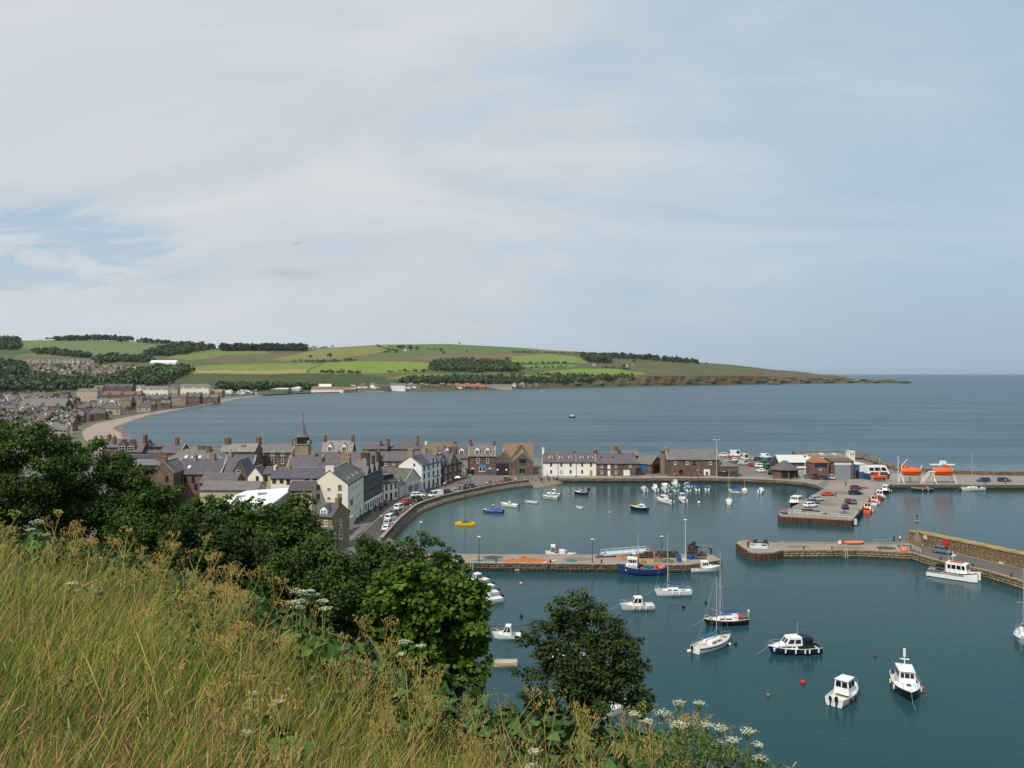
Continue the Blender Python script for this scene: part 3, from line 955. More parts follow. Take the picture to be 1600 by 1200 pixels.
# stone walling built of single blocks in relief
M_block = mat('harbour_stone',(1,1,1),0.92,0.18,1.2,tint=True,bump=0.5,bscale=5)
def block_wall(name,line,z0f,z1f,course=0.42,blk=0.95,base=(0.24,0.19,0.14),spread=0.3,proud=0.07,weed=0.7,parent=None,kind='structure',flip=False):
 """coursed blocks along a polyline of (x, y); bottom and top heights may vary along it"""
 V,Fq,T = [],[],[]
 rng = random.Random(len(line) * 31 + int(line[0][0]))
 for a,b in zip(line[:-1],line[1:]):
  a,b = Vector(a[:2]),Vector(b[:2])
  L = (b - a).length
  if L < 0.2:
   continue
  u = (b - a) / L
  n = Vector((u.y,-u.x)) * (-1 if flip else 1)
  h = max(z1f(a),z1f(b)) - min(z0f(a),z0f(b))
  nc = max(1,round(h / course))
  for c in range(nc):
   x = -rng.random() * blk * 0.5
   while x < L:
    w = blk * rng.uniform(0.7,1.4)
    xa,xb = max(0,x) + 0.012,min(L,x + w) - 0.012
    x += w
    if xb - xa < 0.06:
     continue
    pr = rng.uniform(0.0,proud)
    q = []
    for dn in (-0.15,pr):
     for (s,cc) in ((xa,c),(xb,c),(xb,c + 1),(xa,c + 1)):
      p2 = a + u * s
      f = cc / nc + (0.012 / h if cc == c else -0.012 / h)
      zz = z0f(p2) + (z1f(p2) - z0f(p2)) * f
      pp = p2 + n * dn
      q.append((pp.x,pp.y,zz))
    k = len(V)
    V += q
    Fq += [(k + 4,k + 5,k + 6,k + 7),(k,k + 1,k + 5,k + 4),(k + 1,k + 2,k + 6,k + 5),(k + 2,k + 3,k + 7,k + 6),(k + 3,k,k + 4,k + 7)]
    t = 1 + rng.uniform(-spread,spread)
    wa = rng.uniform(-0.08,0.08)
    zmid = q[4][2] * 0.5 + q[6][2] * 0.5
    col = [base[0] * t * (1 + wa),base[1] * t,base[2] * t * (1 - wa)]
    if zmid < weed:
     g = min(1,(weed - zmid) / 0.5 + 0.35)
     col = [col[i] * (1 - g) + (0.035,0.035,0.022)[i] * g for i in range(3)]
    T += [col] * 8
 return npmesh(name,np.array(V),np.array(Fq),M_block,np.array(T),parent,kind)
zc_ = lambda v: (lambda p: v)
# solid core behind the blocks
core = MB()
def core_wall(line,zt=None):
 for a,b in zip(line[:-1],line[1:]):
  za = zt if zt is not None else gz(a[0],a[1])
  zb = zt if zt is not None else gz(b[0],b[1])
  core.quad((a[0],a[1],-2),(b[0],b[1],-2),(b[0],b[1],zb - .01),(a[0],a[1],za - .01))
nq = [V2(p) for p in quay]
core_wall(nq)
core_wall([V2(p) for p in jet])
core_wall([V2(p) for p in rq])
core_wall([(slip_in[1][0],slip_in[1][1] + 6),nq[0]])
core_wall([V2(p) for p in rev_t])
core_wall(land[1:8] + [V2(rev_t[1])])
core.build('quay_core',mat('quay_core_stone',(0.10,0.085,0.065),0.95,0.3,0.5),kind='structure')
block_wall('quay_wall',nq,zc_(-0.3),zc_(1.60),base=(0.245,0.19,0.135))
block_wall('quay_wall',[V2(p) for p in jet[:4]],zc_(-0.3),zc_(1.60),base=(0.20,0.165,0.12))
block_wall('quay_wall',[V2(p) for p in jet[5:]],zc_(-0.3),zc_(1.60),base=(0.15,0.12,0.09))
block_wall('quay_wall',[V2(p) for p in rq],zc_(-0.3),zc_(1.60),base=(0.19,0.15,0.11))
def coping(line,z,w=0.55,h=0.18,inset=0.0,name='quay_coping',m=None):
 mb = MB()
 for a,b in zip(line[:-1],line[1:]):
  a,b = Vector(a[:2]),Vector(b[:2])
  L = (b - a).length
  u = (b - a) / L
  n = Vector((-u.y,u.x))
  k = max(1,int(L / 1.6))
  for i in range(k):
   s0,s1 = L * i / k + 0.01,L * (i + 1) / k - 0.01
   p = [a + u * s0 - n * 0.09,a + u * s1 - n * 0.09,a + u * s1 + n * w,a + u * s0 + n * w]
   zz = z if z is not None else gz(p[0].x,p[0].y) + .05
   mb.prism([tuple(q) for q in p],zz - h * 0.5,zz + h * 0.5 + random.uniform(0,.015))
 return mb.build(name,m or mat('coping_stone',(0.30,0.26,0.21),0.9,0.25,0.6),kind='structure')
coping(nq,1.62)
coping([V2(p) for p in rq],1.62)
coping([V2(p) for p in jet[5:]],1.62)
coping([V2(p) for p in jet[:4]],1.62)
# sloping revetment of pitched stones
V,Fq,T = [],[],[]
NR = 11
for a,b,c,d in zip(rev_t[:-1],rev_t[1:],rev_b[1:],rev_b[:-1]):
 L = (b - a).length
 nk = max(2,int(L / 0.85))
 for r_ in range(NR):
  for k in range(nk):
   off = 0.5 * (r_ % 2) / nk
   s0,s1 = k / nk + off,(k + 1) / nk + off
   s1 = min(s1,1.0)
   if s0 >= 1:
    continue
   f0,f1 = r_ / NR + 0.006,(r_ + 1) / NR - 0.006
   s0 += 0.012 / L * 2
   s1 -= 0.012 / L * 2
   q = [a.lerp(b,s).lerp(d.lerp(c,s),f) for s,f in ((s0,f0),(s1,f0),(s1,f1),(s0,f1))]
   up = Vector((0,0,random.uniform(0.02,0.16)))
   k0 = len(V)
   V += [tuple(p - Vector((0,0,.2))) for p in q] + [tuple(p + up) for p in q]
   Fq += [(k0 + 4,k0 + 5,k0 + 6,k0 + 7),(k0,k0 + 1,k0 + 5,k0 + 4),(k0 + 1,k0 + 2,k0 + 6,k0 + 5),(k0 + 2,k0 + 3,k0 + 7,k0 + 6),(k0 + 3,k0,k0 + 4,k0 + 7)]
   t = random.uniform(0.7,1.25)
   col = [0.225 * t,0.180 * t,0.135 * t]
   zz = q[2].z
   if zz < 0.7:
    g = min(1,(0.7 - zz) / 0.6 + 0.3)
    col = [col[i] * (1 - g) + (0.05,0.048,0.032)[i] * g for i in range(3)]
   T += [col] * 8
npmesh('revetment',np.array(V),np.array(Fq),M_block,np.array(T),kind='structure')
mbk = MB()
for a,b,c,d in zip(rev_t[:-1],rev_t[1:],rev_b[1:],rev_b[:-1]):
 dn = Vector((0,0,-0.12))
 mbk.quad(a + dn,b + dn,c + dn,d + dn)
mbk.build('revetment_bed',mat('quay_core_stone',(0.1,0.085,0.065)),kind='structure')
# sandy slip between the revetment and the north quay
sl_pts_t = [slip_in[0],((slip_in[0][0] + slip_in[1][0]) / 2,slip_in[0][1] + 4),(slip_in[1][0],slip_in[1][1] + 2)]
sl_b = [at(836,765.0,-0.5),at(856,762.2,-0.4),at(884,756.5,-0.4)]
rows = []
for f in (0,.25,.5,.75,1):
 rr = []
 for a,b in zip(sl_pts_t,sl_b):
  a3 = Vector((a[0],a[1],1.75))
  rr.append(a3.lerp(b,f))
 rows.append(rr)
MB().loft(rows,caps=False,closed=False).build('slipway',mat('sandy_slip',(0.27,0.22,0.165),0.9,0.2,0.2,col2=(0.20,0.16,0.115)),kind='structure')
# the jetty deck and the right-hand quay get their own paving
sheet('jetty_deck',[V2(p) for p in jet] + [(X(1384,300),300),(X(1300,306),306)],M_conc,dz=0.012,cut=False)
sheet('quay_road',nq[:8] + [(X(1290,300),300),(X(1300,309.5),309.5),(X(1100,312.5),312.5),(X(860,312.5),312.5),(X(835,309),309)],mat('quay_road',(0.23,0.205,0.175),0.9,0.2,0.12,col2=(0.30,0.27,0.23)),dz=0.016,cut=False)
sheet('quay_deck',[V2(p) for p in rq] + [(X(2100,312),312),(X(1600,311),311),(X(1395,320),320),(X(1384,306),306)],M_conc,dz=0.02,cut=False)
# ================================================================== BUILDINGS
W_stone = masonry('brown_rubble',(0.125,0.085,0.062),(0.175,0.120,0.088),(0.14,0.11,0.085))
W_red = masonry('red_sandstone',(0.150,0.092,0.068),(0.195,0.120,0.090),(0.15,0.11,0.085),0.7,0.32)
W_tan = masonry('tan_stone',(0.26,0.205,0.14),(0.32,0.25,0.175),(0.25,0.21,0.16),0.7,0.32)
W_dark = masonry('dark_whinstone',(0.062,0.050,0.044),(0.098,0.078,0.064),(0.085,0.075,0.065),0.6,0.3)
W_ochre = masonry('ochre_rubble',(0.23,0.175,0.09),(0.30,0.22,0.12),(0.22,0.18,0.12))
W_cream = mat('cream_harl',(0.76,0.70,0.575),0.9,0.06,0.5,bump=0.15,bscale=6)
W_white = mat('white_harl',(0.78,0.76,0.71),0.9,0.06,0.5,bump=0.15,bscale=6)
W_pale = mat('pale_grey_harl',(0.52,0.50,0.46),0.9,0.08,0.5,bump=0.15,bscale=6)
W_beige = mat('beige_harl',(0.44,0.36,0.26),0.9,0.08,0.5,bump=0.15,bscale=6)
R_blue = slate('blue_grey_slate',(0.085,0.083,0.098))
R_purple = slate('purple_slate',(0.112,0.096,0.105))
R_grey = slate('grey_slate',(0.15,0.14,0.135))
R_light = slate('pale_grey_slate',(0.22,0.205,0.19))
R_moss = slate('mossy_slate',(0.098,0.098,0.082),0.4)
R_brown = slate('brown_tiles',(0.20,0.125,0.075))
R_red = slate('red_tiles',(0.30,0.115,0.055))
R_lead = mat('lead_roll',(0.30,0.30,0.31),0.6,0.1,1.0)
M_skew = mat('skew_stone',(0.30,0.27,0.23),0.9,0.25,0.8)
M_pot = mat('clay_pot',(0.42,0.24,0.11),0.85,0.2,2.0)
M_gut = mat('gutter_black',(0.02,0.02,0.022),0.5,0.0)
M_dk = mat('dark_opening_and_shade',(0.012,0.011,0.010),0.8,0.0)  # for openings, and for shade painted on gable ends
_wc = {}
def window_meshes(w,h,bars,frame):
 k = (round(w,2),round(h,2),bars,frame.name)
 if k not in _wc:
  fr = MB()
  t = 0.11
  for (a,b,c,d) in ((-w / 2,w / 2,-h / 2,-h / 2 + t),(-w / 2,w / 2,h / 2 - t,h / 2),(-w / 2,-w / 2 + t,-h / 2 + t,h / 2 - t),(w / 2 - t,w / 2,-h / 2 + t,h / 2 - t)):
   fr.box(a,b,-0.06,0.05,c,d)
  nx,nz = bars
  for i in range(1,nx):
   x = -w / 2 + w * i / nx
   fr.box(x - 0.035,x + 0.035,-0.045,0.05,-h / 2 + t,h / 2 - t)
  for j in range(1,nz):
   z = -h / 2 + h * j / nz
   fr.box(-w / 2 + t,w / 2 - t,-0.05,0.05,z - 0.035,z + 0.035)
  fr.box(-w / 2 - 0.06,w / 2 + 0.06,-0.12,0.05,-h / 2 - 0.12,-h / 2 - 0.003)
  gl = MB().box(-w / 2 + .02,w / 2 - .02,-0.02,0.03,-h / 2 + .02,h / 2 - .02)
  both = MB()
  both.v,both.f,both.m = list(fr.v),list(fr.f),list(fr.m)
  both.add(gl.v,gl.f,1)
  _wc[k] = (fr.data('window',frame),gl.data('pane',M_glass),both.data('window',[frame,M_glass]))
 return _wc[k]
_pot = MB().tube([(0,0,0),(0,0,0.12),(0,0,0.7),(0,0,0.85)],[0.17,0.14,0.12,0.16],8).data('chimney_pot',M_pot)
NOWIN = False
class House:
 def __init__(s,name,label,p0,p1,D,eave,ridge,z=None,ax='x',wall=None,roof=None,cat='house',group=None,ov=0.22,skew=False,hip=False,flat=False,gut=True,k=False):
  s.k = 1.0
  if k:
   s.k = street_k((p0[0] + p1[0]) / 2,(p0[1] + p1[1]) / 2)
   p0,p1 = street(*p0[:2]),street(*p1[:2])
   D,eave,ridge = D * s.k,eave * s.k,ridge * s.k
  p0,p1 = Vector(p0[:2]),Vector(p1[:2])
  s.W = (p1 - p0).length
  s.D,s.e,s.r,s.ax = D,eave,ridge,ax
  a = math.atan2(p1.y - p0.y,p1.x - p0.x)
  mid = (p0 + p1) / 2
  s.z = gz(mid.x,mid.y) if z is None else z
  s.root = thing(name,label,cat,(p0.x,p0.y,s.z),a,group)
  s.a,s.p0 = a,p0
  wall = wall or W_stone
  roof = roof or R_blue
  s.wall,s.roof = wall,roof
  W = s.W
  wb = MB()
  t = 0.16
  s.hip = hip
  if flat:
   wb.box(0,W,0,D,-1.0,eave)
   wb.build('wall',wall,s.root)
   MB().box(-0.15,W + 0.15,-0.15,D + 0.15,eave + 0.003,eave + 0.22).build('roof',roof,s.root)
   s.r = eave
   return
  if hip:
   wb.box(0,W,0,D,-1.0,eave)
   rb = MB()
   hx = min(D / 2,W / 2 - 0.05) if ax == 'x' else 0
   o = ov
   lo = [(-o,-o,eave),(W + o,-o,eave),(W + o,D + o,eave),(-o,D + o,eave)]
   up = [(0 + hx,D / 2,ridge),(W - hx,D / 2,ridge)]
   rb.add([*lo,*[(x,y,z_ + t) for x,y,z_ in lo],*[(x,y,z_ + t) for x,y,z_ in up]],
     [(3,2,1,0),(0,1,5,4),(1,2,6,5),(2,3,7,6),(3,0,4,7),(4,5,9,8),(5,6,9),(6,7,8,9),(7,4,8)])
   wb.build('wall',wall,s.root)
   s.roof_o = rb.build('roof',roof,s.root)
  else:
   S,L = (D,W) if ax == 'x' else (W,D)
   prof = [(0,-1.0),(S,-1.0),(S,eave),(S / 2,ridge),(0,eave)]
   sl = (ridge - eave) / (S / 2)
   lo = [(-ov,eave - ov * sl),(S / 2,ridge),(S + ov,eave - ov * sl)]
   tz = t * math.sqrt(1 + sl * sl)
   chev = [(p[0],p[1] + 0.01) for p in lo] + [(p[0],p[1] + tz) for p in reversed(lo)]
   rb = MB()
   if ax == 'x':
    wb.extx(prof,0,W)
    rb.extx(chev,-0.1,W + 0.1)
   else:
    wb.exty(prof,0,D)
    rb.exty(chev,-0.1,D + 0.1)
   wb.build('wall',wall,s.root)
   s.roof_o = rb.build('roof',roof,s.root)
   rd = MB()
   if ax == 'x':
    rd.box(-0.1,W + 0.1,D / 2 - 0.14,D / 2 + 0.14,ridge + tz - 0.03,ridge + tz + 0.07)
   else:
    rd.box(W / 2 - 0.14,W / 2 + 0.14,-0.1,D + 0.1,ridge + tz - 0.03,ridge + tz + 0.07)
   rd.build('ridge',R_lead if not skew else M_skew,s.roof_o)
   if skew:
    up = [(p[0],p[1] + tz - 0.02) for p in lo] + [(p[0],p[1] + tz + 0.14) for p in reversed(lo)]
    for q in ((-0.14,0.24),(L - 0.24,L + 0.14)):
     k = MB()
     (k.extx if ax == 'x' else k.exty)(up,*q)
     k.build('gable_coping',M_skew,s.root)
   if gut and ax == 'x':
    MB().box(-0.05,W + 0.05,-ov - 0.1,-ov + 0.03,eave - ov * sl - 0.06,eave - ov * sl + 0.06).build('gutter',M_gut,s.root)
 def roofz(s,x,y):
  if s.ax == 'x':
   f = 1 - abs(y - s.D / 2) / (s.D / 2)
  else:
   f = 1 - abs(x - s.W / 2) / (s.W / 2)
  return s.e + (s.r - s.e) * f
 def px(s,px,py):
  """facade coordinates (along, up) of a photo pixel"""
  ux,uy = math.cos(s.a),math.sin(s.a)
  k = (px - CX) / F
  # p0 + t*u = (k*d, d)
  t = (s.p0.x - k * s.p0.y) / (k * uy - ux)
  d = s.p0.y + t * uy
  return t,Z(py,d) - s.z
 def K(s,v):
  return v * s.k if v * s.k < s.W * .995 else v
 def win(s,x,z,w=0.95,h=1.5,bars=(1,2),face='f',frame=None,off=0.0):
  f,g,_ = window_meshes(w,h,bars,frame or M_white)
  x,z = s.K(x) if face in 'fb' else x * s.k,z * s.k
  loc,rz = {'f': ((x,-0.005 - off,z),0),'l': ((-0.005 - off,x,z),R(-90)),'r': ((s.W + 0.005 + off,x,z),R(90)),'b': ((x,s.D + .005,z),R(180))}[face]
  o = place('window',f,s.root,loc,rz)
  place('pane',g,o)
  return o
 def wpx(s,pts,w=0.95,h=1.5,bars=(1,2),frame=None):
  for q in pts:
   x,z = s.px(q[0],q[1])
   s.win(x,z,q[2] if len(q) > 2 else w,q[3] if len(q) > 3 else h,bars,frame=frame)
 def panel(s,name,x0,x1,z0,z1,m,face='f',proud=0.05,sub=None):
  mb = MB()
  x0,x1,z0,z1 = s.K(x0),s.K(x1),z0 * s.k,z1 * s.k
  if face == 'f':
   mb.box(x0,x1,-proud,0.05,z0,z1)
  elif face == 'l':
   mb.box(-proud,0.05,x0,x1,z0,z1)
  else:
   mb.box(s.W - 0.05,s.W + proud,x0,x1,z0,z1)
  return mb.build(name,m,s.root)
 def ppx(s,name,px0,px1,py0,py1,m,proud=0.05):
  x0,z1 = s.px(px0,py0)
  x1,z0 = s.px(px1,py1)
  return s.panel(name,x0,x1,z0,z1,m,proud=proud)
 def door(s,x,m=None,w=1.0,h=2.1,face='f',z0=0.0):
  d = s.panel('door',x - w / 2,x + w / 2,z0,z0 + h,m or M_navy,face,0.04)
  if face == 'f':
   MB().box(x + w / 2 - .16,x + w / 2 - .1,-0.09,-0.035,z0 + 1.0,z0 + 1.1).build('handle',M_steel,d)
  return d
 def chim(s,x,y,top,wx=0.7,wy=1.4,pots=2,m=None):
  x,y,top = s.K(x),y * s.k,top * s.k
  zb = s.roofz(min(max(x,0),s.W),min(max(y,0),s.D)) - 1.0
  mb = MB()
  mb.box(x - wx / 2,x + wx / 2,y - wy / 2,y + wy / 2,zb,top - 0.16)
  mb.box(x - wx / 2 - .08,x + wx / 2 + .08,y - wy / 2 - .08,y + wy / 2 + .08,top - 0.158,top)
  c = mb.build('chimney',m or s.wall,s.root)
  for i in range(pots):
   f = (i + 0.5) / pots - 0.5
   lx,ly = (x + f * wx,y) if wx > wy else (x,y + f * wy)
   place('chimney_pot',_pot,c,(lx,ly,top - 0.02),random.random())
 def dorm(s,x,zs,w=1.5,h=1.5,pitch=0.8,m=None,roof=None,bars=(2,2),flat=False,frame=None,nwin=1):
  x,zs = s.K(x),zs * s.k
  k = (s.r - s.e) / (s.D / 2)
  yf = max(0.0,(zs - s.e) / k) + 0.02
  zt = zs + h
  top = zt + (0.1 if flat else pitch)
  ye = min((top - s.e) / k + 0.1,s.D / 2)
  mb = MB()
  if flat:
   mb.exty([(x - w / 2,zs - .4),(x + w / 2,zs - .4),(x + w / 2,zt),(x - w / 2,zt)],yf,ye,0)
   mb.box(x - w / 2 - .1,x + w / 2 + .1,yf - .15,ye,zt + .003,zt + .13,1)
  else:
   mb.exty([(x - w / 2,zs - .4),(x + w / 2,zs - .4),(x + w / 2,zt),(x,zt + pitch),(x - w / 2,zt)],yf,ye,0)
   o = 0.14
   q = pitch / (w / 2)
   lo = [(x - w / 2 - o,zt - o * q),(x,zt + pitch),(x + w / 2 + o,zt - o * q)]
   mb.exty([(a,b + .01) for a,b in lo] + [(a,b + .14) for a,b in reversed(lo)],yf - .12,ye,1)
  d = mb.build('dormer',[m or M_offw,roof or s.roof],s.root)
  for i in range(nwin):
   ww = (w - .3) / nwin
   xx = x - (w - .3) / 2 + ww * (i + .5)
   _,_,bm_ = window_meshes(ww - (.1 if nwin > 1 else 0),h - .2,bars,frame or M_white)
   place('window',bm_,d,(xx,yf - 0.01,zs + h / 2 - .05))
  return d
 def skyl(s,x,f,w=0.8,h=1.1,m=None):
  """skylight lying on the front slope, f = 0 at the eaves, 1 at the ridge"""
  y = s.D / 2 * f
  z = s.roofz(x,y)
  sl = math.atan2(s.r - s.e,s.D / 2)
  mb = MB().box(-w / 2,w / 2,-h / 2,h / 2,0.13,0.30,0)
  mb.box(-w / 2 + .09,w / 2 - .09,-h / 2 + .09,h / 2 - .09,0.303,0.315,1)
  o = mb.build('skylight',[M_grey,m or M_glass],s.root,loc=(x,y,z))
  o.rotation_euler.x = sl
 def gablet(s,x,w,zr,m=None,chim=None,deep=None):
  """wallhead gable rising flush from the facade"""
  x,zr,chim = s.K(x),zr * s.k,chim * s.k if chim else chim
  k = (s.r - s.e) / (s.D / 2)
  ye = min((zr - s.e) / k,s.D / 2) if deep is None else deep
  mb = MB()
  e = s.e - 0.2
  mb.exty([(x - w / 2,e),(x + w / 2,e),(x + w / 2,s.e + .1),(x,zr),(x - w / 2,s.e + .1)],-0.03,ye,0)
  q = (zr - s.e - .1) / (w / 2)
  lo = [(x - w / 2 - .12,s.e + .1 - .12 * q),(x,zr),(x + w / 2 + .12,s.e + .1 - .12 * q)]
  mb.exty([(a,b + .01) for a,b in lo] + [(a,b + .17) for a,b in reversed(lo)],0.0,ye,1)
  g = mb.build('wallhead_gable',[m or s.wall,s.roof],s.root)
  if chim:
   c = MB().box(x - .65,x + .65,0.0,.75,zr - .7,chim - .15).box(x - .73,x + .73,-.08,.83,chim - .148,chim).build('chimney',m or s.wall,g)
  return g
 def downpipe(s,x):
  MB().tube([(x,-0.12,0),(x,-0.12,s.e - 0.2)],0.06,5).build('downpipe',M_gut,s.root)
def RH(name,label,px0,px1,d,ev,rg,D,**k):
 p0,p1 = (X(px0,d),d),(X(px1,d),d)
 z = k.pop('z',None)
 if z is None:
  z = gz((p0[0] + p1[0]) / 2,d)
 return House(name,label,p0,p1,D,Z(ev,d) - z,Z(rg,d + D / 2) - z if k.get('ax','x') == 'x' else Z(rg,d) - z,z=z,**k)
def pp(px,py,z):
 return at(px,py,z)
# ---- the cream gabled house at the near end of the street
h = House('harbour_house','tall cream house with its blank windowed gable facing the hill',(-39.4,198.9),(-39.0,218.0),8.9,10.05,13.4,wall=W_cream,roof=R_moss,skew=False,k=True)
for px_,py_ in ((496.5,761.5),(530.5,761.5),(496.5,775.5),(530.5,775.5),(530.5,791)):
 y = X(543,198.9) - X(px_,198.9)
 h.win(y,Z(py_,198.9) - 3.3,0.95,1.3,(3,4),'l',frame=M_grey)
for py_ in (764,778.2):
 h.win(X(543,198.9) - X(513.3,198.9),Z(py_,198.9) - 3.3,0.75,0.4,(1,1),'l',frame=M_grey)
for i in range(5):
 for zz,hh in ((3.2,1.3),(5.9,1.3),(8.4,1.1)):
  if not (zz == 3.2 and i in (1,4)):
   h.win(2.0 + i * 4.0,zz,0.8,hh,(1,2),frame=M_offw)
h.door(14.6,paint((0.03,0.16,0.10)),1.0,2.0)
h.panel('hanging_sign',3.0,3.7,4.6,6.0,paint((0.06,0.25,0.18)),proud=0.5)
h.chim(0.55,4.45,14.5,1.0,2.0,0)
h.chim(18.4,4.45,14.6,0.9,1.8,3,W_tan)
for i in range(6):
 h.skyl(3 + i * 2.6,0.22 + 0.05 * (i % 2),0.6,1.0,M_offw if i % 2 else M_glass)
for i in (6.8,11.5):
 MB().box(i - .06,i + .06,0.2,4.5,0,.1).build('roof_rib',M_skew,h.roof_o,loc=(0,0,0)).rotation_euler = (0,0,0)
for c in list(h.roof_o.children):
 if c.name.startswith('roof_rib'):
  bpy.data.objects.remove(c)
# ---- dark tenement
h = House('tenement','dark whinstone tenement with tall wallhead chimneys and a whitewashed ground floor',(-38.9,218.3),(-37.0,236.6),10,9.7,12.4,wall=W_dark,roof=R_grey,k=True)
h.panel('whitewashed_front',0.0,h.W,0,2.9,W_white,proud=0.06)
for i in range(8):
 x = 1.4 + i * 2.25
 for zz in (4.3,6.7,8.6):
  h.win(x,zz,0.85,1.5 if zz < 8 else 1.2,(1,2),frame=M_grey)
 if i in (1,4,6):
  h.door(x,M_navy,1.0,2.1,z0=0.0).location.y = -0.06
 else:
  h.win(x,1.5,1.0,1.5,(1,2),frame=M_navy,off=0.06)
for x,zt in ((5.0,15.4),(10.0,14.2),(15.0,14.8)):
 h.gablet(x,3.6,12.6,chim=zt)
h.chim(0.4,5,15.6,0.9,2.4,4,W_tan)
h.chim(18.2,5,14.2,0.9,2.4,4)
# ---- white two-storey cottage with a glazed box dormer
h = House('cottage','cream two storey cottage with a long glazed box dormer beside the dark tenement',(-36.7,237.2),(-33.6,243.4),7.5,5.2,8.0,wall=W_cream,roof=R_blue,k=True)
for x in (1.3,h.W - 1.3):
 for zz in (1.5,4.0):
  h.win(x,zz,0.85,1.5,(1,2),frame=M_dk)
h.win(h.W / 2,4.0,0.85,1.5,(1,2),frame=M_dk)
h.door(h.W / 2,M_dk,1.0,2.2)
h.dorm(h.W / 2,5.9,5.2,1.6,m=M_grey,roof=R_grey,bars=(1,1),flat=True,frame=M_gut,nwin=4)
# ---- grey boarded hall with a gable and a many-paned window
h = House('boat_hall','pale grey boarded hall with a steep gable and many paned shopfront',(-32.2,250.0),(-28.4,258.2),11,4.0,7.4,ax='y',wall=W_pale,roof=R_moss,skew=True,k=True)
for x in (2.9,6.3):
 h.win(x,1.7,2.9,2.3,(4,4),frame=M_white)
h.panel('sign_board',1.0,8.0,3.2,3.6,M_offw,proud=0.07)
b = MB().tube([(h.W / 2 + .8 * math.cos(t),-0.06,5.3 + .35 * math.sin(t)) for t in [i * math.pi / 6 for i in range(13)]],0.08,5).build('gable_emblem',M_offw,h.root)
h = House('wing','low grey wing with a mossy slate roof left of the gabled hall',(-33.2,245.0),(-32.4,249.9),9,3.9,7.0,wall=W_pale,roof=R_moss,k=True)
h.dorm(2.4,4.4,1.3,1.0,.6,m=W_pale)
# ---- tall white house with dark windows
h = House('harbour_inn','tall white inn with dark arched ground floor windows and pointed wallhead gable',(-28.2,259.4),(-23.9,281.4),8.0,7.9,10.7,wall=W_white,roof=R_blue,skew=True,k=True)
frame_dk = mat('black_frame',(0.02,0.022,0.03),0.4,0.0)
for i in range(6):
 x = 1.8 + i * 3.7
 h.win(x,1.6,1.25,2.2,(2,3),frame=frame_dk)
 h.win(x,4.6,1.0,1.7,(2,2),frame=frame_dk)
 h.win(x,6.9,1.0,1.3,(2,2),frame=frame_dk)
h.gablet(9.0,5.4,11.2,W_white)
h.win(9.0,9.0,0.9,1.5,(2,2),frame=frame_dk,off=.03)
h.gablet(16.5,3.2,9.6,W_white)
h.win(16.5,8.4,0.9,1.2,(2,2),frame=frame_dk,off=.03)
h.win(2.6,8.3,0.6,0.7,(1,1),'l',frame=frame_dk)
h.panel('sign_board',9.5,14.5,3.1,3.5,M_navy,proud=.07)
h.chim(0.5,4.0,13.0,1.0,1.9,4,W_tan)
h.chim(10.9,4.0,12.6,1.0,1.9,4,W_tan)
h.chim(21.4,4.0,12.6,1.0,1.9,3,W_tan)
# ---- red-brown stone house with street gable
h = House('stone_house','brown stone house with a street gable at the corner before the shed',(-23.5,284.0),(-18.4,302.5),8.5,6.2,9.6,wall=W_stone,roof=R_blue,skew=True,k=True)
for i in range(5):
 x = 1.8 + i * 3.7
 h.win(x,1.6,1.0,1.6)
 h.win(x,4.6,1.0,1.5)
h.gablet(8.6,6.2,10.2)
h.win(8.6,7.5,1.0,1.6,off=.03)
h.chim(8.6,1.6,12.0,0.9,0.9,2)
h.chim(18.0,4.25,11.5,0.9,1.7,3)
# ---- tan-ended house with gabled dormers behind the corner
h = RH('stone_house','grey roofed house with two white gabled dormers and a tan end bay',688,731.5,314,716,698,9,wall=W_tan,roof=R_purple)
for px_ in (698.5,721):
 x,z_ = h.px(px_,710)
 h.dorm(x,z_,1.9,1.5,1.0,m=M_white,roof=R_grey)
h.wpx([(727,722),(727,733)],0.8,1.5)
h.chim(0.6,4.5,h.r + 1.6,.9,1.9,2)
# ---- shop house
h = RH('shop_house','brown stone shop with blue fascia and twin gabled dormers',732,774,314.5,713,694.5,9,wall=W_stone,roof=R_grey,skew=True)
for px_ in (745.5,761.3):
 x,z_ = h.px(px_,709.5)
 h.dorm(x,z_,1.8,1.6,1.1,m=M_white,roof=R_light)
h.wpx([(747,719.5),(762,719.5)],1.0,1.8)
h.ppx('sign_board',747.5,759.5,725.8,728.2,paint((0.03,0.22,0.50)),0.12)
h.wpx([(751,733),(756,733)],1.0,1.9,(1,1))
x,_ = h.px(738.5,735)
h.door(x,M_dk,1.0,2.2)
h.panel('fanlight',x - .5,x + .5,2.25,2.7,M_white)
x,_ = h.px(765.5,735)
h.door(x,paint((0.03,0.07,0.28)),1.0,2.2)
h.panel('fanlight',x - .5,x + .5,2.25,2.7,M_white)
h.chim(0.6,4.5,h.r + 1.9,1.0,2.0,4)
h.chim(h.W - .5,4.5,h.r + 1.4,.8,1.6,2)
MB().tube([(h.W - .5,4.5,h.r + 2.0),(h.W - .5,4.5,h.r + 3.6)],.05,4).build('aerial',M_grey,h.root)
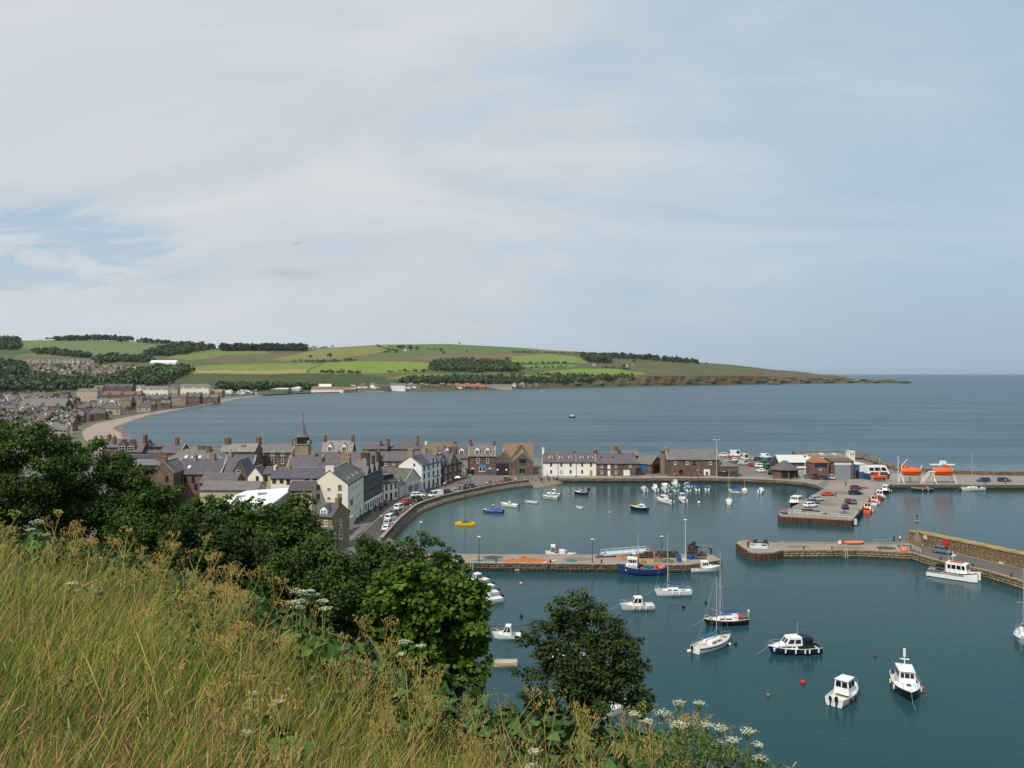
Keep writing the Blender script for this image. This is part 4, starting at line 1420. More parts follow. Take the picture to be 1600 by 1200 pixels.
# ---- twin gabled lifeboat sheds and the tiled roof behind
h = RH('lifeboat_shed','gabled shed with a wide maroon door under a blue lintel',773.5,799.5,313.5,722,707.5,13,ax='y',wall=W_stone,roof=R_grey)
h.ppx('shed_door',775,795,725.3,742.0,mat('maroon_door',(0.040,0.018,0.022),0.6,0.15,2.0),0.06)
h.ppx('lintel_sign',774.5,795.5,722.8,725.0,paint((0.03,0.05,0.25)),0.09)
for px_ in (777.5,791.2):
 h.ppx('notice',px_ - 1.3,px_ + 1.3,732.6,735.2,M_white,0.09)
h = RH('lifeboat_shed','gabled brown stone shed with a dark loft opening and a glazed notice window',799.8,833,313.3,722.8,708.5,13,ax='y',wall=W_stone,roof=R_grey)
h.ppx('loft_opening',811,822,717,723.5,M_dk,0.05)
h.ppx('loft_panel',811,821.5,723.6,727,paint((0.02,0.10,0.12)),0.06)
x,z_ = h.px(816,736)
h.win(x,z_,2.6,2.2,(2,1),frame=mat('olive_frame',(0.30,0.30,0.12),0.6,0.1))
x,_ = h.px(803,735)
h.door(x,M_wood,1.2,2.2)
h = RH('tiled_house','big house with a rust brown tiled roof rising behind the twin sheds',785.5,833,329,722,693.2,13,wall=W_tan,roof=R_brown)
hh = RH('tiled_annexe','brown tiled annexe gable in front of the rust roof',800,828,328.0,716,695.5,6,ax='y',wall=R_brown,roof=R_brown)
# ---- three white cottages
for (a,b,cols,lab,ch) in ((847.5,871.5,(861,),'white cottage with one dormer at the left end of the white terrace',(0.4,)),
        (871.6,900.2,(877,891.5),'white cottage with two dormers in the middle of the white terrace',(-0.3,)),
        (900.3,931.5,(909.5,923.3),'white cottage with the tan wooden door at the right end of the terrace',(-0.4,))):
 h = RH('cottage',lab,a,b,312,722.3,707.6,8,wall=W_white,roof=R_purple,skew=True)
 for c in cols:
  x,z_ = h.px(c,718.0)
  h.dorm(x,z_,2.0 if c == 923.3 else 1.5,1.35,m=M_white,roof=R_grey,flat=True,bars=(2,2))
  h.wpx([(c,726),(c,736.8)] if c != 923.3 else [(c,726)],0.8,1.15,frame=M_grey)
 if a > 900:
  x,_ = h.px(923.5,740)
  h.door(x,mat('tan_door',(0.45,0.24,0.06),0.6,0.1,2.0),1.0,2.1)
 else:
  x,_ = h.px(a + 6.5,740)
  h.door(x,M_offw,0.9,2.0)
 for c in ch:
  xx = c if c > 0 else h.W + c
  h.chim(xx,4,h.r + (2.0 if c > 0 else .9),0.8,1.3,2,W_white if c > 0 else W_red)
 h.downpipe(0.12)
# ---- long stone house with purple roof
h = RH('stone_cottage','long brown stone cottage with a purple slate roof and white garage door',931.7,994,312.2,724.3,708,8.5,wall=W_stone,roof=R_purple)
h.wpx([(940.5,727.8),(962.5,727.8),(984.5,727.3),(940.5,737.6),(962.5,737.6)],0.85,1.2)
h.ppx('loft_door',949.3,953.7,725.6,732.8,M_white)
h.ppx('door',949.5,953.8,735.2,743.4,M_white)
h.ppx('garage_door',974,984,734.4,743.0,M_white,0.06)
for px_ in (940.5,958.4):
 x,_ = h.px(px_,715)
 h.skyl(x,0.55,1.0,1.3)
x,_ = h.px(969.5,705)
h.chim(x,4.2,h.r + 1.5,1.1,1.4,2,W_red)
h.chim(0.4,4.2,h.r + 1.2,.8,1.4,1,W_red)
# ---- blue-door shed, dark gable
h = House('boat_shed','grey roofed shed with a wide blue door and shadowed gable',(X(992,323),323),(X(1018,317.5),317.5),7.5,3.6,6.4,wall=W_stone,roof=R_grey)
h.panel('shed_door',1.6,5.6,0,3.2,paint((0.03,0.12,0.26),0.6),proud=.06)
h.panel('gable_shade',1.2,6.4,0,3.3,M_dk,'r',0.05)  # dark panel painting the shade on the right gable wall
h = RH('house','low house with a red chimney peeping over the purple roof',955,999,335,712,704,7,wall=W_stone,roof=R_grey)
h.chim(2.6,3.5,h.r + 1.8,1.8,1.6,2,W_red)
h.chim(h.W - .5,3.5,h.r + 0.8,.8,1.4,0,W_tan)
# ---- big stone store (museum)
h = RH('stone_store','long brown stone harbour store with a plain grey roof',1042.5,1124.5,312.5,718.3,702.2,9,wall=W_stone,roof=R_grey,skew=True)
h.wpx([(1055,723.3),(1073.7,723.3),(1110,723.3)],0.95,1.1)
x,z_ = h.px(1084.3,724.5)
h.win(x,z_,1.7,2.2,(2,2),frame=M_grey)
x,_ = h.px(1064,738)
h.door(x,M_dk,1.3,2.3)
h.ppx('notice_board',1099.6,1109,733.3,742.3,M_white,0.1)
h.win(h.px(1104.5,739)[0],0.9,0.9,1.2,(1,1),frame=M_grey,off=.1)
h.chim(0.5,4.5,h.r + .7,1.0,3.0,0,W_tan)
h = RH('lean_to','rough stone gable stub with orange lichen at the left of the long store',1033,1041.5,318,706,703,3,wall=W_tan,roof=R_moss,flat=False)
# ---- low brown store
h = RH('low_store','low brown store with a flat hipped roof right of the long store',1125.2,1154,311,729.3,721,9,wall=W_stone,roof=R_grey,hip=True)
h.ppx('store_door',1128,1139,737,743,M_dk)
h.ppx('store_door',1142,1152,737,743,M_dk)
h.panel('gable_shade',2,7,0,2.7,M_dk,'r',.05)  # shade of the right end wall put in as a near-black panel
# ---- octagonal pavilion
c = Vector((X(1226,306),306))
t = thing('pavilion','round slate roofed brown pavilion on the quay corner','pavilion',(c.x,c.y,1.6))
n = 10
rw,ro = 4.6,5.3
ring = lambda r_,z_: [(r_ * math.cos(2 * math.pi * (i + .5) / n),r_ * math.sin(2 * math.pi * (i + .5) / n),z_) for i in range(n)]
MB().loft([ring(rw,-.5),ring(rw,3.4)]).build('wall',W_stone,t)
MB().loft([ring(ro,3.2),ring(ro,3.4),ring(2.4,5.2),ring(0.6,6.4)]).build('roof',R_purple,t)
for i in (6,7,8):
 a = 2 * math.pi * (i + 1.0) / n
 o = MB().box(-1.1,1.1,-.05,.05,0.6,2.9).build('opening',M_dk,t,loc=((rw * .96 + .04) * math.cos(a),(rw * .96 + .04) * math.sin(a),0))
 o.rotation_euler.z = a + math.pi / 2
# ---- white roofed long shed
h = RH('long_shed','long shed with a pale metal roof behind the round pavilion',1217,1267,338,722.6,711,9,wall=W_dark,roof=mat('pale_sheet_roof',(0.56,0.56,0.55),0.5,0.08,0.6,bump=.1,bscale=4))
h = RH('yard_shed','small pale green metal shed beside the white signal mast',1247,1261,309,731.5,729.5,4,wall=mat('pale_green_sheet',(0.42,0.48,0.46),0.6,.1,1.0),roof=M_offw)
h.ppx('shed_door',1249,1259,733,743.5,mat('pale_green_door',(0.36,0.43,0.42),0.5,.05))
h = RH('sea_store','long low store with a dark brown roof at the seaward edge of the boatyard',1245,1349,372,715.5,705,8,wall=W_dark,roof=slate('dark_brown_roof',(0.12,0.10,0.085)))
h = RH('yard_house','cream flat roofed yard building behind the red roofed office',1272,1331,340,713.5,713,12,wall=W_cream,roof=R_light,flat=True)
for i in range(5):
 MB().box(0,1.6,0,2.2,0,.5).build('roof_vent',M_offw if i % 2 else M_grey,h.root,loc=(2 + i * 2.7,3 + (i % 2) * 3,h.e + .22))
h = RH('stair_tower','narrow cream stair tower standing over the yard roofs',1326,1336,338,706,706,3,wall=W_cream,roof=M_offw,flat=True)
h.wpx([(1329.5,710),(1333,710)],.7,1.0,(1,1))
h = RH('harbour_office','square harbour office with an orange red pyramid roof',1269.5,1295.5,301.5,723.3,712.5,6.4,wall=W_red,roof=R_red,hip=True)
h.wpx([(1275,727),(1280,727),(1285,727),(1290,727)],1.0,1.1,(1,1),frame=M_navy)
h.wpx([(1282,732)],1.0,1.0,(1,1))
for px_ in (1271.5,1275):
 h.door(h.px(px_,740)[0],M_dk,.7,2.0)
h = RH('workshop','brown workshop with a tall grey roller door',1298.5,1334,302,721.5,715.5,10,wall=W_stone,roof=slate('brown_roof',(0.13,0.085,0.06)))
h.ppx('lintel',1303.5,1330.5,722.6,726.4,M_offw,0.12)
ro_ = h.ppx('roller_door',1304.5,1329,726.6,748.5,mat('roller_grey',(0.24,0.27,0.29),0.45,.08,1.0),0.06)
for i in range(13):
 x0,z0 = h.px(1304.5,748.3)
 x1,z1 = h.px(1329,727)
 zz = z0 + (z1 - z0) * i / 13
 MB().box(x0,x1,-0.085,-0.055,zz + .02,zz + .33).build('slat',MATS['roller_grey'],ro_)
h = RH('yard_office','blue and white yard office with a dark doorway beside the roller door',1335,1352,303,726,725.5,8,wall=paint((0.04,0.10,0.22),.6),roof=M_offw,flat=True)
h.ppx('doorway',1337,1342,735,748.5,M_dk)
h.ppx('white_panel',1343,1351.5,727,737,M_offw)
# ================================================================== OLD TOWN ROOFS BEHIND THE STREET
h = RH('stone_house','tall brown house with three white dormers in a slated mansard left of the spire',396,457,330,707,693.5,9,wall=W_red,roof=R_grey,skew=True)
h.wpx([(409,720.5),(426,720.5),(441.5,720.5)],1.0,2.0)
for px_ in (409,426,441.5):
 x,z_ = h.px(px_,711.5)
 h.win(x,z_ + .6,1.5,1.6,(2,2),off=.06)
h.panel('slated_band',0.3,h.W - .3,h.e - 2.2,h.e - .05,R_blue,proud=.04)
h.chim(0.7,4.5,h.r + 2.6,1.5,2.6,4,W_red)
h.chim(h.W - .6,4.5,h.r + 1.9,1.0,2.2,3,W_red)
h = RH('stone_house','grey roofed house with two pointed white dormers standing right of the spire',502.5,550,350,707,688.8,9,wall=W_stone,roof=R_light,skew=True)
for px_ in (515,537):
 x,z_ = h.px(px_,705)
 h.dorm(x,z_,2.2,1.9,1.5,m=M_white,roof=R_light)
h.chim(.5,4.5,h.r + 2.4,.9,1.8,3)
h.chim(h.W - .5,4.5,h.r + 2.4,.9,1.8,3)
h = RH('terrace','long purple roofed terrace stretching right below the spire',485,590,302,721.5,707,8.5,wall=W_tan,roof=R_purple)
for px_ in (527,590):
 h.chim(h.px(px_,710)[0] - .4,4.2,h.r + .8,.5,1.6,0)
h.chim(h.px(494,712)[0],1.5,h.r + .2,.7,1.0,1)
h.wpx([(505,726),(520,726),(545,726),(560,726)],.9,1.2)
h = RH('terrace','purple roofed terrace with red brick wall above the cottage gable',592,668,306,720.5,706.5,8.5,wall=W_red,roof=R_purple)
h.wpx([(603,724.5),(615,723.8),(627,724)],1.0,1.3)
h = RH('house','low purple roofed house behind the terrace with two chimneys',566,605,328,702,694.5,9,wall=W_stone,roof=R_purple)
h.chim(h.px(593,698)[0],3,h.r + 1.6,.9,1.5,2)
h.chim(h.px(604.5,698)[0],4,h.r + 2.4,1.0,1.7,2)
h = RH('big_roofed_house','broad house under a big hipped purple roof near the sea',604,658,332,702,687.5,13,wall=W_stone,roof=R_purple,hip=True)
h.chim(h.px(650.5,690)[0],5,h.r + 2.0,1.0,1.3,1,W_red)
h = RH('cream_house','cream gabled house with a brown roof between the inn and the sea',662,712,333,704,693,8,wall=W_cream,roof=slate('tan_slate',(0.16,0.125,0.085)))
h.chim(.6,4,h.r + .9,.9,1.8,2,W_cream)
h.chim(h.W - .6,4,h.r + .9,.9,1.8,2,W_red)
h = RH('house','slate roofed house with a crooked skew gable below the spire',448,500,262,731,712,9,wall=W_stone,roof=R_purple,skew=True)
h.chim(.6,4.5,h.r + 1.2,.8,1.5,2,W_tan)
h.chim(h.px(489,720)[0],4.5,h.r + .6,.8,1.5,2)
h = RH('house','dark slate house with a wide plain roof behind the cream gable',493,536,250,737,722,8,wall=W_beige,roof=R_blue)
h.chim(.6,4,h.r + 1.5,.8,1.3,2,W_tan)
h.chim(h.W - 1,4,h.r + 1.2,.8,1.3,2,W_tan)
h = RH('terrace','slate roofed terrace with a row of cream windows behind the white canopy',423,508,226,747.5,732,8,wall=W_cream,roof=R_blue)
h.wpx([(428.5,751),(440,751),(450.5,752.5),(480,752),(492,752)],1.1,1.3,frame=M_wood)
h.chim(h.px(446.5,735)[0],4,h.r + .9,.7,1.3,2,W_tan)
h.chim(h.px(424,735)[0],4,h.r + .9,.5,2.0,0,W_cream)
h = RH('cream_cottage','cream gabled cottage with two small dark windows among the slate roofs',387,410.5,228,745,731,6,ax='y',wall=W_cream,roof=R_blue)
h.wpx([(402,747.3),(408,756)],.8,1.2,frame=M_dk)
h = RH('side_range','short slated range joined to the right of the cream gabled cottage',410.8,423,229,741,730,7,wall=W_beige,roof=R_blue)
h.wpx([(416,747)],.8,1.2,frame=M_dk)
h = RH('low_house','low beige house with a plain dark roof against the cream gable',450,487,203,767,752.5,8,wall=W_beige,roof=slate('dark_plum_slate',(0.075,0.062,0.068)))
h.wpx([(458,771)],.7,1.5,frame=M_dk)
h.panel('wall_cap',0,h.W,h.e - .3,h.e - .1,M_gut)
# dark slate group on the left
h = RH('dark_tenement','long red stone tenement under a dark slate roof with two skylights',272,345,246,741,718,11,wall=W_red,roof=R_blue,skew=True)
for px_ in (276,291):
 h.skyl(h.px(px_,728)[0],0.45,1.0,1.4,M_offw)
h.wpx([(280,749),(290,749),(302,749),(288,761),(306,760),(320,752)],.9,1.6,frame=M_dk)
h.chim(h.px(293.8,720)[0],5.5,h.r + 1.3,.9,1.6,2,W_tan)
h.chim(h.px(323.5,720)[0],5.5,h.r + 1.9,1.1,1.8,3,W_tan)
h = RH('dark_tenement','dark slated house with a tall stone cross gable beside the cream cottage',345.3,392,247,740,712.5,11,wall=W_stone,roof=R_blue,skew=True)
h.chim(h.px(351,720)[0],5.5,h.r + 1.2,.9,1.6,2,W_tan)
g = RH('cross_wing','steep brown stone gable with one white window on the dark slated house',362,386,240,741,720,8,ax='y',wall=W_stone,roof=R_blue)
g.wpx([(372.5,738.5)],1.1,1.5)
h = RH('gable_house','shadowed stone gable with a big chimney at the left edge of the dark roofs',240,271,240,739,722,10,ax='y',wall=W_stone,roof=R_grey,skew=True)
h.chim(h.W * .45,1.0,h.r + 1.5,1.8,1.0,3)
h.wpx([(261,748)],.8,1.6,frame=M_dk)
h = RH('low_hall','low purple roofed hall in front of the long red tenement',311,368,226,755,740.5,8,wall=W_red,roof=R_purple)
h = RH('low_hall','pale slate roofed hall just above the white canopy',312,402,216,766,753,8,wall=W_beige,roof=R_grey)
h = RH('house','wide grey slate roof with small white skylights behind the dark tenement',256,350,285,719,702,11,wall=W_stone,roof=R_grey,hip=True)
for px_ in (288.5,299.5,310):
 h.skyl(h.px(px_,713)[0],0.25,1.0,1.5,M_white)
h.chim(h.px(305.5,700)[0],5.5,h.r + 1.3,2.2,1.2,3,W_red)
h.chim(h.px(320,705)[0],4.0,h.r + 1.2,1.6,1.2,3)
h = RH('house','pale grey slate house left of the mansard dormers',344,398,318,706,693.5,10,wall=W_stone,roof=R_light)
h.chim(h.px(349,697)[0],5,h.r + 2.2,2.0,2.0,4,W_red)
h.chim(h.px(376,702)[0],3,h.r - .3,1.6,1.2,3,W_tan)
h = RH('house','brown slated house behind the wide grey roof with a tall chimney',222,282,322,708,694,10,wall=W_red,roof=R_purple,skew=True)
h.chim(h.px(268.5,695)[0],5,h.r + 2.5,1.2,1.6,2)
for px_ in (234,244):
 h.dorm(h.px(px_,703)[0],h.e + 1.0,1.8,1.3,m=R_purple,flat=True,bars=(2,1),frame=M_gut)
h = RH('house','twin gabled brown house beside the near end of the beach',185,222,320,706,690,8,wall=W_stone,roof=R_purple)
for px_ in (190,204):
 h.dorm(h.px(px_,704)[0],h.e + .3,2.8,2.0,2.2,m=W_stone)
h.chim(h.px(220,690)[0],4,h.r + 2.6,1.0,1.8,3)
h.chim(h.px(171,690)[0],4,h.r + 2.0,1.0,1.4,2)
h = RH('flat_roofed_house','dark flat roofed block among the chimneys at the left',195,245,285,716,711,9,wall=W_stone,roof=mat('felt_roof',(0.05,0.05,0.055),.9,.2,.5))
h = RH('house','grey roofed house half hidden by the bright green tree',205,262,262,727,718,9,wall=W_stone,roof=R_grey)
h.chim(h.px(241,718)[0],4,h.r + 2.3,1.3,1.5,3,W_red)
h = RH('house','purple roofed house by the beach beyond the bright green tree',160,226,345,699,686,9,wall=W_stone,roof=R_purple)
h.chim(.8,4.5,h.r + 1.8,1.0,1.6,2)
# ---- steeple
d_ = 292
t = thing('steeple','stone clock tower with a black louvred stage and slender grey spire','church tower',(X(473.5,d_),d_,2.5))
zz = lambda py: Z(py,d_) - 2.5
q = 2.35
sq = lambda w,z_: [(-w,-w,z_),(w,-w,z_),(w,w,z_),(-w,w,z_)]
MB().loft([sq(q,-1),sq(q,zz(694))]).build('tower',W_tan,t)
MB().loft([sq(q + .25,zz(694) + .003),sq(q + .25,zz(693))]).build('cornice',M_skew,t)
lv = MB().loft([sq(1.75,zz(693) + .003),sq(1.75,zz(682.5))]).build('louvre_stage',M_dk,t)
for k in range(4):
 MB().box(-1.6,1.6,-1.83,-1.76,0,.12).build('louvre',mat('louvre_board',(0.03,0.035,0.04),.7,.1),lv,loc=(0,0,zz(693) + .35 + k * .5))
oc = lambda w,z_: [(w * math.cos(math.pi / 4 * (i + .5)),w * math.sin(math.pi / 4 * (i + .5)),z_) for i in range(8)]
MB().loft([sq(2.0,zz(682.5) + .003)[0:4],sq(2.0,zz(682))]).build('spire_base',R_light,t)
MB().loft([oc(1.75,zz(682) + .003),oc(1.15,zz(676)),oc(0.75,zz(669)),oc(.36,zz(661)),oc(.06,zz(655))]).build('spire',R_grey,t)
MB().tube([(0,0,zz(655) - .1),(0,0,zz(643))],.05,5).box(-.35,.35,-.03,.03,zz(647),zz(647) + .08).ball((0,0,zz(650)),.16,6,4).build('weathervane',M_gut,t)
for sx in (-1,1):
 for sy in (-1,1):
  MB().loft([[(sx * q + a * .3,sy * q + b * .3,z_) for a,b in ((-1,-1),(1,-1),(1,1),(-1,1))] for z_ in (zz(693) + .004,zz(689))],caps=True).loft([[(sx * q + a * w_,sy * q + b * w_,z_) for a,b in ((-1,-1),(1,-1),(1,1),(-1,1))] for w_,z_ in ((.36,zz(689) + .003),(.03,zz(687)))]).build('pinnacle',M_skew,t)
# ---- white canopy-roofed building below the trees
A,B,C,Dd = Vector((X(338,196),196,Z(787,196))),Vector((X(424,192),192,Z(788,192))),Vector((X(459,206),206,Z(762,206))),Vector((X(384,216),216,Z(767,216)))
c0 = Vector((X(400,202),202,1.6))
t = thing('canopy_building','modern hall under a sharp white sloping roof rising to a point','building',c0)
low = [Vector((p.x,p.y,1.0)) for p in (A,B,C,Dd)]
MB().loft([[p - c0 for p in low],[p - c0 - Vector((0,0,.3)) for p in (A,B,C,Dd)]]).build('wall',mat('grey_cladding',(0.22,0.225,0.23),.6,.1,.8),t)
MB().loft([[p - c0 - Vector((0,0,.28)) for p in (A,B,C,Dd)],[p - c0 + Vector((0,0,.05)) for p in (A,B,C,Dd)]]).build('roof',mat('white_membrane',(0.80,0.80,0.79),.45,.04,.5),t)
cc = (A + B + C + Dd) / 4 - c0
for (a_,b_) in ((-4,1.5),(1.5,-2.5)):
 f = (A - c0).lerp(C - c0,.5 + a_ * .05).lerp(Dd - c0,.1 + b_ * .05)
 MB().obox(f + Vector((0,0,.15)),(2.2,1.2,.5),.3).build('roof_light',M_grey,t)
# ---- small ochre house below the cream gable, seen over the trees
h = House('ochre_house','small ochre stone house with a double dormer below the cream gable',(X(497,180),180),(X(519,179),179),7.8,Z(807,180) - 1.6,Z(786.5,183.5) - 1.6,wall=W_ochre,roof=R_blue,skew=False)
x,z_ = h.px(504,805.5)
h.dorm(x,z_,1.7,1.3,.7,m=M_white,roof=R_blue,bars=(1,2),nwin=2)
h.wpx([(509,817.5)],.8,1.3,(2,2))
h.win(3.7,3.3,1.3,2.4,(2,3),'r')
h.win(3.7,5.7,.8,1.3,(1,2),'r')
h.chim(h.W - .5,3.7,h.r + 1.4,.8,1.6,2,W_ochre)
h = House('porch','slated porch with a white framed door in front of the ochre house',(X(498,176),176),(X(516,175.5),175.5),3.2,Z(836,176) - 1.6,Z(825,177) - 1.6,wall=W_pale,roof=R_purple)
h.win(h.W - .9,1.4,.7,1.9,(1,2))
# garden wall end and blue gate beside the cream house
t = thing('gate_wall','narrow cream garden wall with a blue gate by the cream house','wall',(X(535,198.5),198.5,1.55))
MB().box(-.5,.35,-4,0,-1,4.6).build('wall_end',W_cream,t)
MB().prism([(.36,-3.5),(1.2,8.0),(.8,8.0),(.1,-3.0)],-1,3.2).build('wall',W_pale,t)
o = MB().box(0.0,.12,-.9,1.2,0,2.6).build('gate',paint((0.03,0.08,0.26),.6),t,loc=(.62,-.6,0))
# ================================================================== FAR TOWN AND BAY-SIDE BUILDINGS
far_walls = [('sandstone',W_red),('tan stone',W_tan),('brown stone',W_stone),('cream',W_cream),('white',W_white),('beige',W_beige)]
far_roofs = [('purple slate',R_purple),('blue slate',R_blue),('grey slate',R_grey),('brown tiled',slate('plain_brown',(0.12,0.085,0.07)))]
protos = []
def simple_house(W,D,e,r,wall,roof,chimneys=(0.4,),win=True):
 """one little far house: (wall, roof, chimney, window) meshes"""
 wb = MB().extx([(0 - D / 2,-2),(D / 2,-2),(D / 2,e),(0,r),(-D / 2,e)],-W / 2,W / 2)
 sl = (r - e) / (D / 2)
 ov = .25
 lo = [(-D / 2 - ov,e - ov * sl),(0,r),(D / 2 + ov,e - ov * sl)]
 rb = MB().extx([(a,b + .02) for a,b in lo] + [(a,b + .25) for a,b in reversed(lo)],-W / 2 - .1,W / 2 + .1)
 parts = [('wall',wb.data('wall',wall)),('roof',rb.data('roof',roof))]
 for c in chimneys:
  parts.append(('chimney',MB().box(W * c - .5,W * c + .5,-.7,.7,e,r + 1.3).data('chimney',wall)))
 if win:
  for s in (-1,1):
   for xx in (-W * .28,W * .28):
    parts.append(('window',MB().box(xx - .5,xx + .5,s * D / 2 - .06,s * D / 2 + .06,e * .45,e * .45 + 1.5).data('window',M_glass)))
  parts.append(('window',MB().box(-W / 2 - .06,-W / 2 + .06,-.5,.5,e * .45,e * .45 + 1.5).data('window',M_glass)))
 return parts
def put_house(parts,name,label,loc,rz,cat='house',group=None):
 t = thing(name,label,cat,loc,rz,group)
 for nm,me in parts:
  place(nm,me,t)
 return t
rngh = random.Random(11)
PROTO = {}
for wn,wm in far_walls:
 for rn,rm in far_roofs:
  W_ = rngh.uniform(9,13)
  e_ = rngh.choice([3.2,5.0,5.6])
  PROTO[(wn,rn)] = simple_house(W_,7.2,e_,e_ + 3.0,wm,rm,rngh.choice([(-.42,.42),(.42,),(-.42,),(0.0,.42)]))
placed = []
SPEC = [  # larger far buildings one can pick out: px0, px1, distance, eave, ridge py, depth, wall, roof, label
 (30,101,800,634.5,622.5,16,W_stone,R_grey,'big hall with a broad grey roof and red brown wall in the left town'),
 (104,126,760,646,640,12,W_pale,R_light,'pale gabled garage beside the red cars'),
 (148,186,900,628.5,622.5,11,W_white,R_grey,'grey roofed house with a bright white wall above the beach'),
 (186,204,880,626,620,12,W_tan,R_purple,'tan gabled house just right of the bright white wall'),
 (205,222,900,623,619,12,W_tan,R_purple,'tall brown block at the back of the beach'),
 (222,262,960,623,617,11,W_stone,R_purple,'brown terrace with a small white bay facing the beach'),
 (264,290,1010,621,616,11,W_tan,R_purple,'tan house with a wide gable near the far end of the beach'),
 (291,312,1060,620,614,11,W_stone,R_purple,'brown house second from the far end of the beach row'),
 (313,340,1110,621,616.5,11,W_stone,R_grey,'brown terrace at the far end of the beach row'),
 (286,346,1330,613,608.5,16,W_tan,slate('rust_roof',(0.30,0.18,0.08)),'long hall with a rust orange roof behind the beach row'),
 (222,262,1260,609,603,12,W_cream,R_grey,'cream terrace with a slate roof in the row of cream flats'),
 (264,277,1290,608,600.5,12,W_beige,R_blue,'shadowed grey block between the cream flats'),
 (210,226,1270,607,601.5,10,W_cream,R_grey,'cream flats at the left end of the cream row'),
 (278,326,1320,606.5,600,12,W_cream,R_grey,'long cream flats with little gables at the right end of the row'),
 (234,275,2330,566.2,563.0,20,W_white,M_white,'long white shed below the wooded hill'),
 (146,160,1180,606.5,602,10,W_ochre,R_brown,'yellow ended house among the dark trees'),
 (160,206,1230,605,600,14,W_stone,R_blue,'long dark school roof among the trees'),
 (120,152,1050,612,607,10,W_beige,R_grey,'beige terrace in the middle of the left town'),
 (160,220,1020,617,611.5,10,W_stone,slate('plum_roof',(0.15,0.095,0.085)),'long plum roofed terrace in the left town'),
 (422,450,1690,608,606.3,22,mat('green_cladding',(0.08,0.20,0.14),.7,.1,.1),M_offw,'green walled leisure hall with a white roof on the far bay shore'),
 (447,468,1740,607,604.5,22,W_pale,M_offw,'pale low leisure shed beside the green hall'),
 (466,516,1800,606,600,30,mat('yellow_cladding',(0.50,0.42,0.24),.7,.1,.1),M_offw,'large yellow walled leisure pool with a white roof on the far shore'),
 (486,536,1760,608.6,604.2,14,W_white,R_brown,'white fronted pavilion with a brown roof before the leisure pool'),
 (530,556,1800,608.5,605.5,14,W_red,slate('orange_roof',(0.34,0.16,0.09)),'long orange roofed block right of the leisure pool'),
 (609,633,1900,602.5,599,10,W_white,R_grey,'white hotel with stepped gables on the far shore'),
 (593,608,1890,604,601.5,12,W_stone,R_blue,'dark roofed house left of the white hotel'),
 (760,800,2090,604,600.6,12,W_beige,R_grey,'long row of pale cottages at the far right of the bay village'),
 (710,728,2010,604,600,12,W_red,R_red,'red roofed house left in the red trio on the far shore'),
 (730,744,2030,604,600.3,12,W_red,R_red,'red roofed house in the middle of the far shore trio'),
 (746,758,2050,604.5,601,12,W_red,R_red,'red roofed house right in the far shore trio'),
]
for (a,b,d_,ev,rg,D_,wl_,rf,lb) in SPEC:
 p0,p1 = (X(a,d_),d_),(X(b,d_),d_)
 zb = 1.7 if d_ < 1150 else Z(max(col_at((a + b) / 2)[0][0] - 40,np.interp(d_,col_at((a + b) / 2)[1],col_at((a + b) / 2)[0])),d_) - .5
 hz = House('far_building',lb,p0,p1,D_,max(2.2,Z(ev,d_) - zb),max(max(2.2,Z(ev,d_) - zb) + 1.0,Z(rg,d_ + D_ / 2) - zb),z=zb,wall=wl_,roof=rf,gut=False,cat='building')
 n = max(2,int(hz.W / 6))
 if wl_ not in (M_white,) and d_ < 1400 and hz.W < 60:
  for i in range(max(1,int(hz.W / 13))):
   hz.gablet((i + .5) * hz.W / max(1,int(hz.W / 13)) + random.uniform(-1,1),random.uniform(4.5,7),min(hz.r - .2,hz.e + random.uniform(2,3.2)))
  for f in (.03,.5,.97):
   hz.chim(hz.W * f,D_ / 2,hz.r + random.uniform(1.2,2.2),1.6,1.6,0,W_stone)
 for i in range(n):
  hz.win((i + .5) * hz.W / n,hz.e * .55,1.5,1.7,(1,1))
 placed += [(p0[0] + (p1[0] - p0[0]) * f,d_ + D_ / 2,hz.W / 2 / 2 + 5) for f in (.15,.5,.85)]
cnt = 0
tries = 0
while cnt < 215 and tries < 9000:
 tries += 1
 d_ = 1 / rngh.uniform(1 / 1380,1 / 480)
 px_ = rngh.uniform(-60,340)
 x = X(px_,d_)
 py_b = 584 + 38.2 * F / d_
 pl = [(120,476),(112,500),(120,560),(142,640),(205,760),(275,920),(335,1110),(345,1380)]
 lim = np.interp(d_,[q[1] for q in pl],[q[0] for q in pl]) - 6
 if px_ > lim - 5:
  continue
 if any((x - a) ** 2 + (d_ - b) ** 2 < (c + 6) ** 2 for a,b,c in placed):
  continue
 k = rngh.choice(list(PROTO)) if rngh.random() > .4 else rngh.choice([(a,b) for a in ('brown stone','sandstone','tan stone') for b in ('purple slate','grey slate')])
 zb = 1.65 if d_ < 1150 else max(1.65,terr(px_,py_b).z if py_b < 626 else 1.65)
 where = 'near the left beach end' if d_ < 620 else ('in the mid left town' if d_ < 950 else 'at the back of the left town')
 put_house(PROTO[k],'town_house','%s house, %s roof, %s' % (k[0],k[1],where),(x,d_,zb),rngh.choice([0.15,0.15,1.72]) + rngh.uniform(-.15,.15),group='%s %s houses %s' % (k[0],k[1],where))
 placed.append((x,d_,6.5))
 cnt += 1
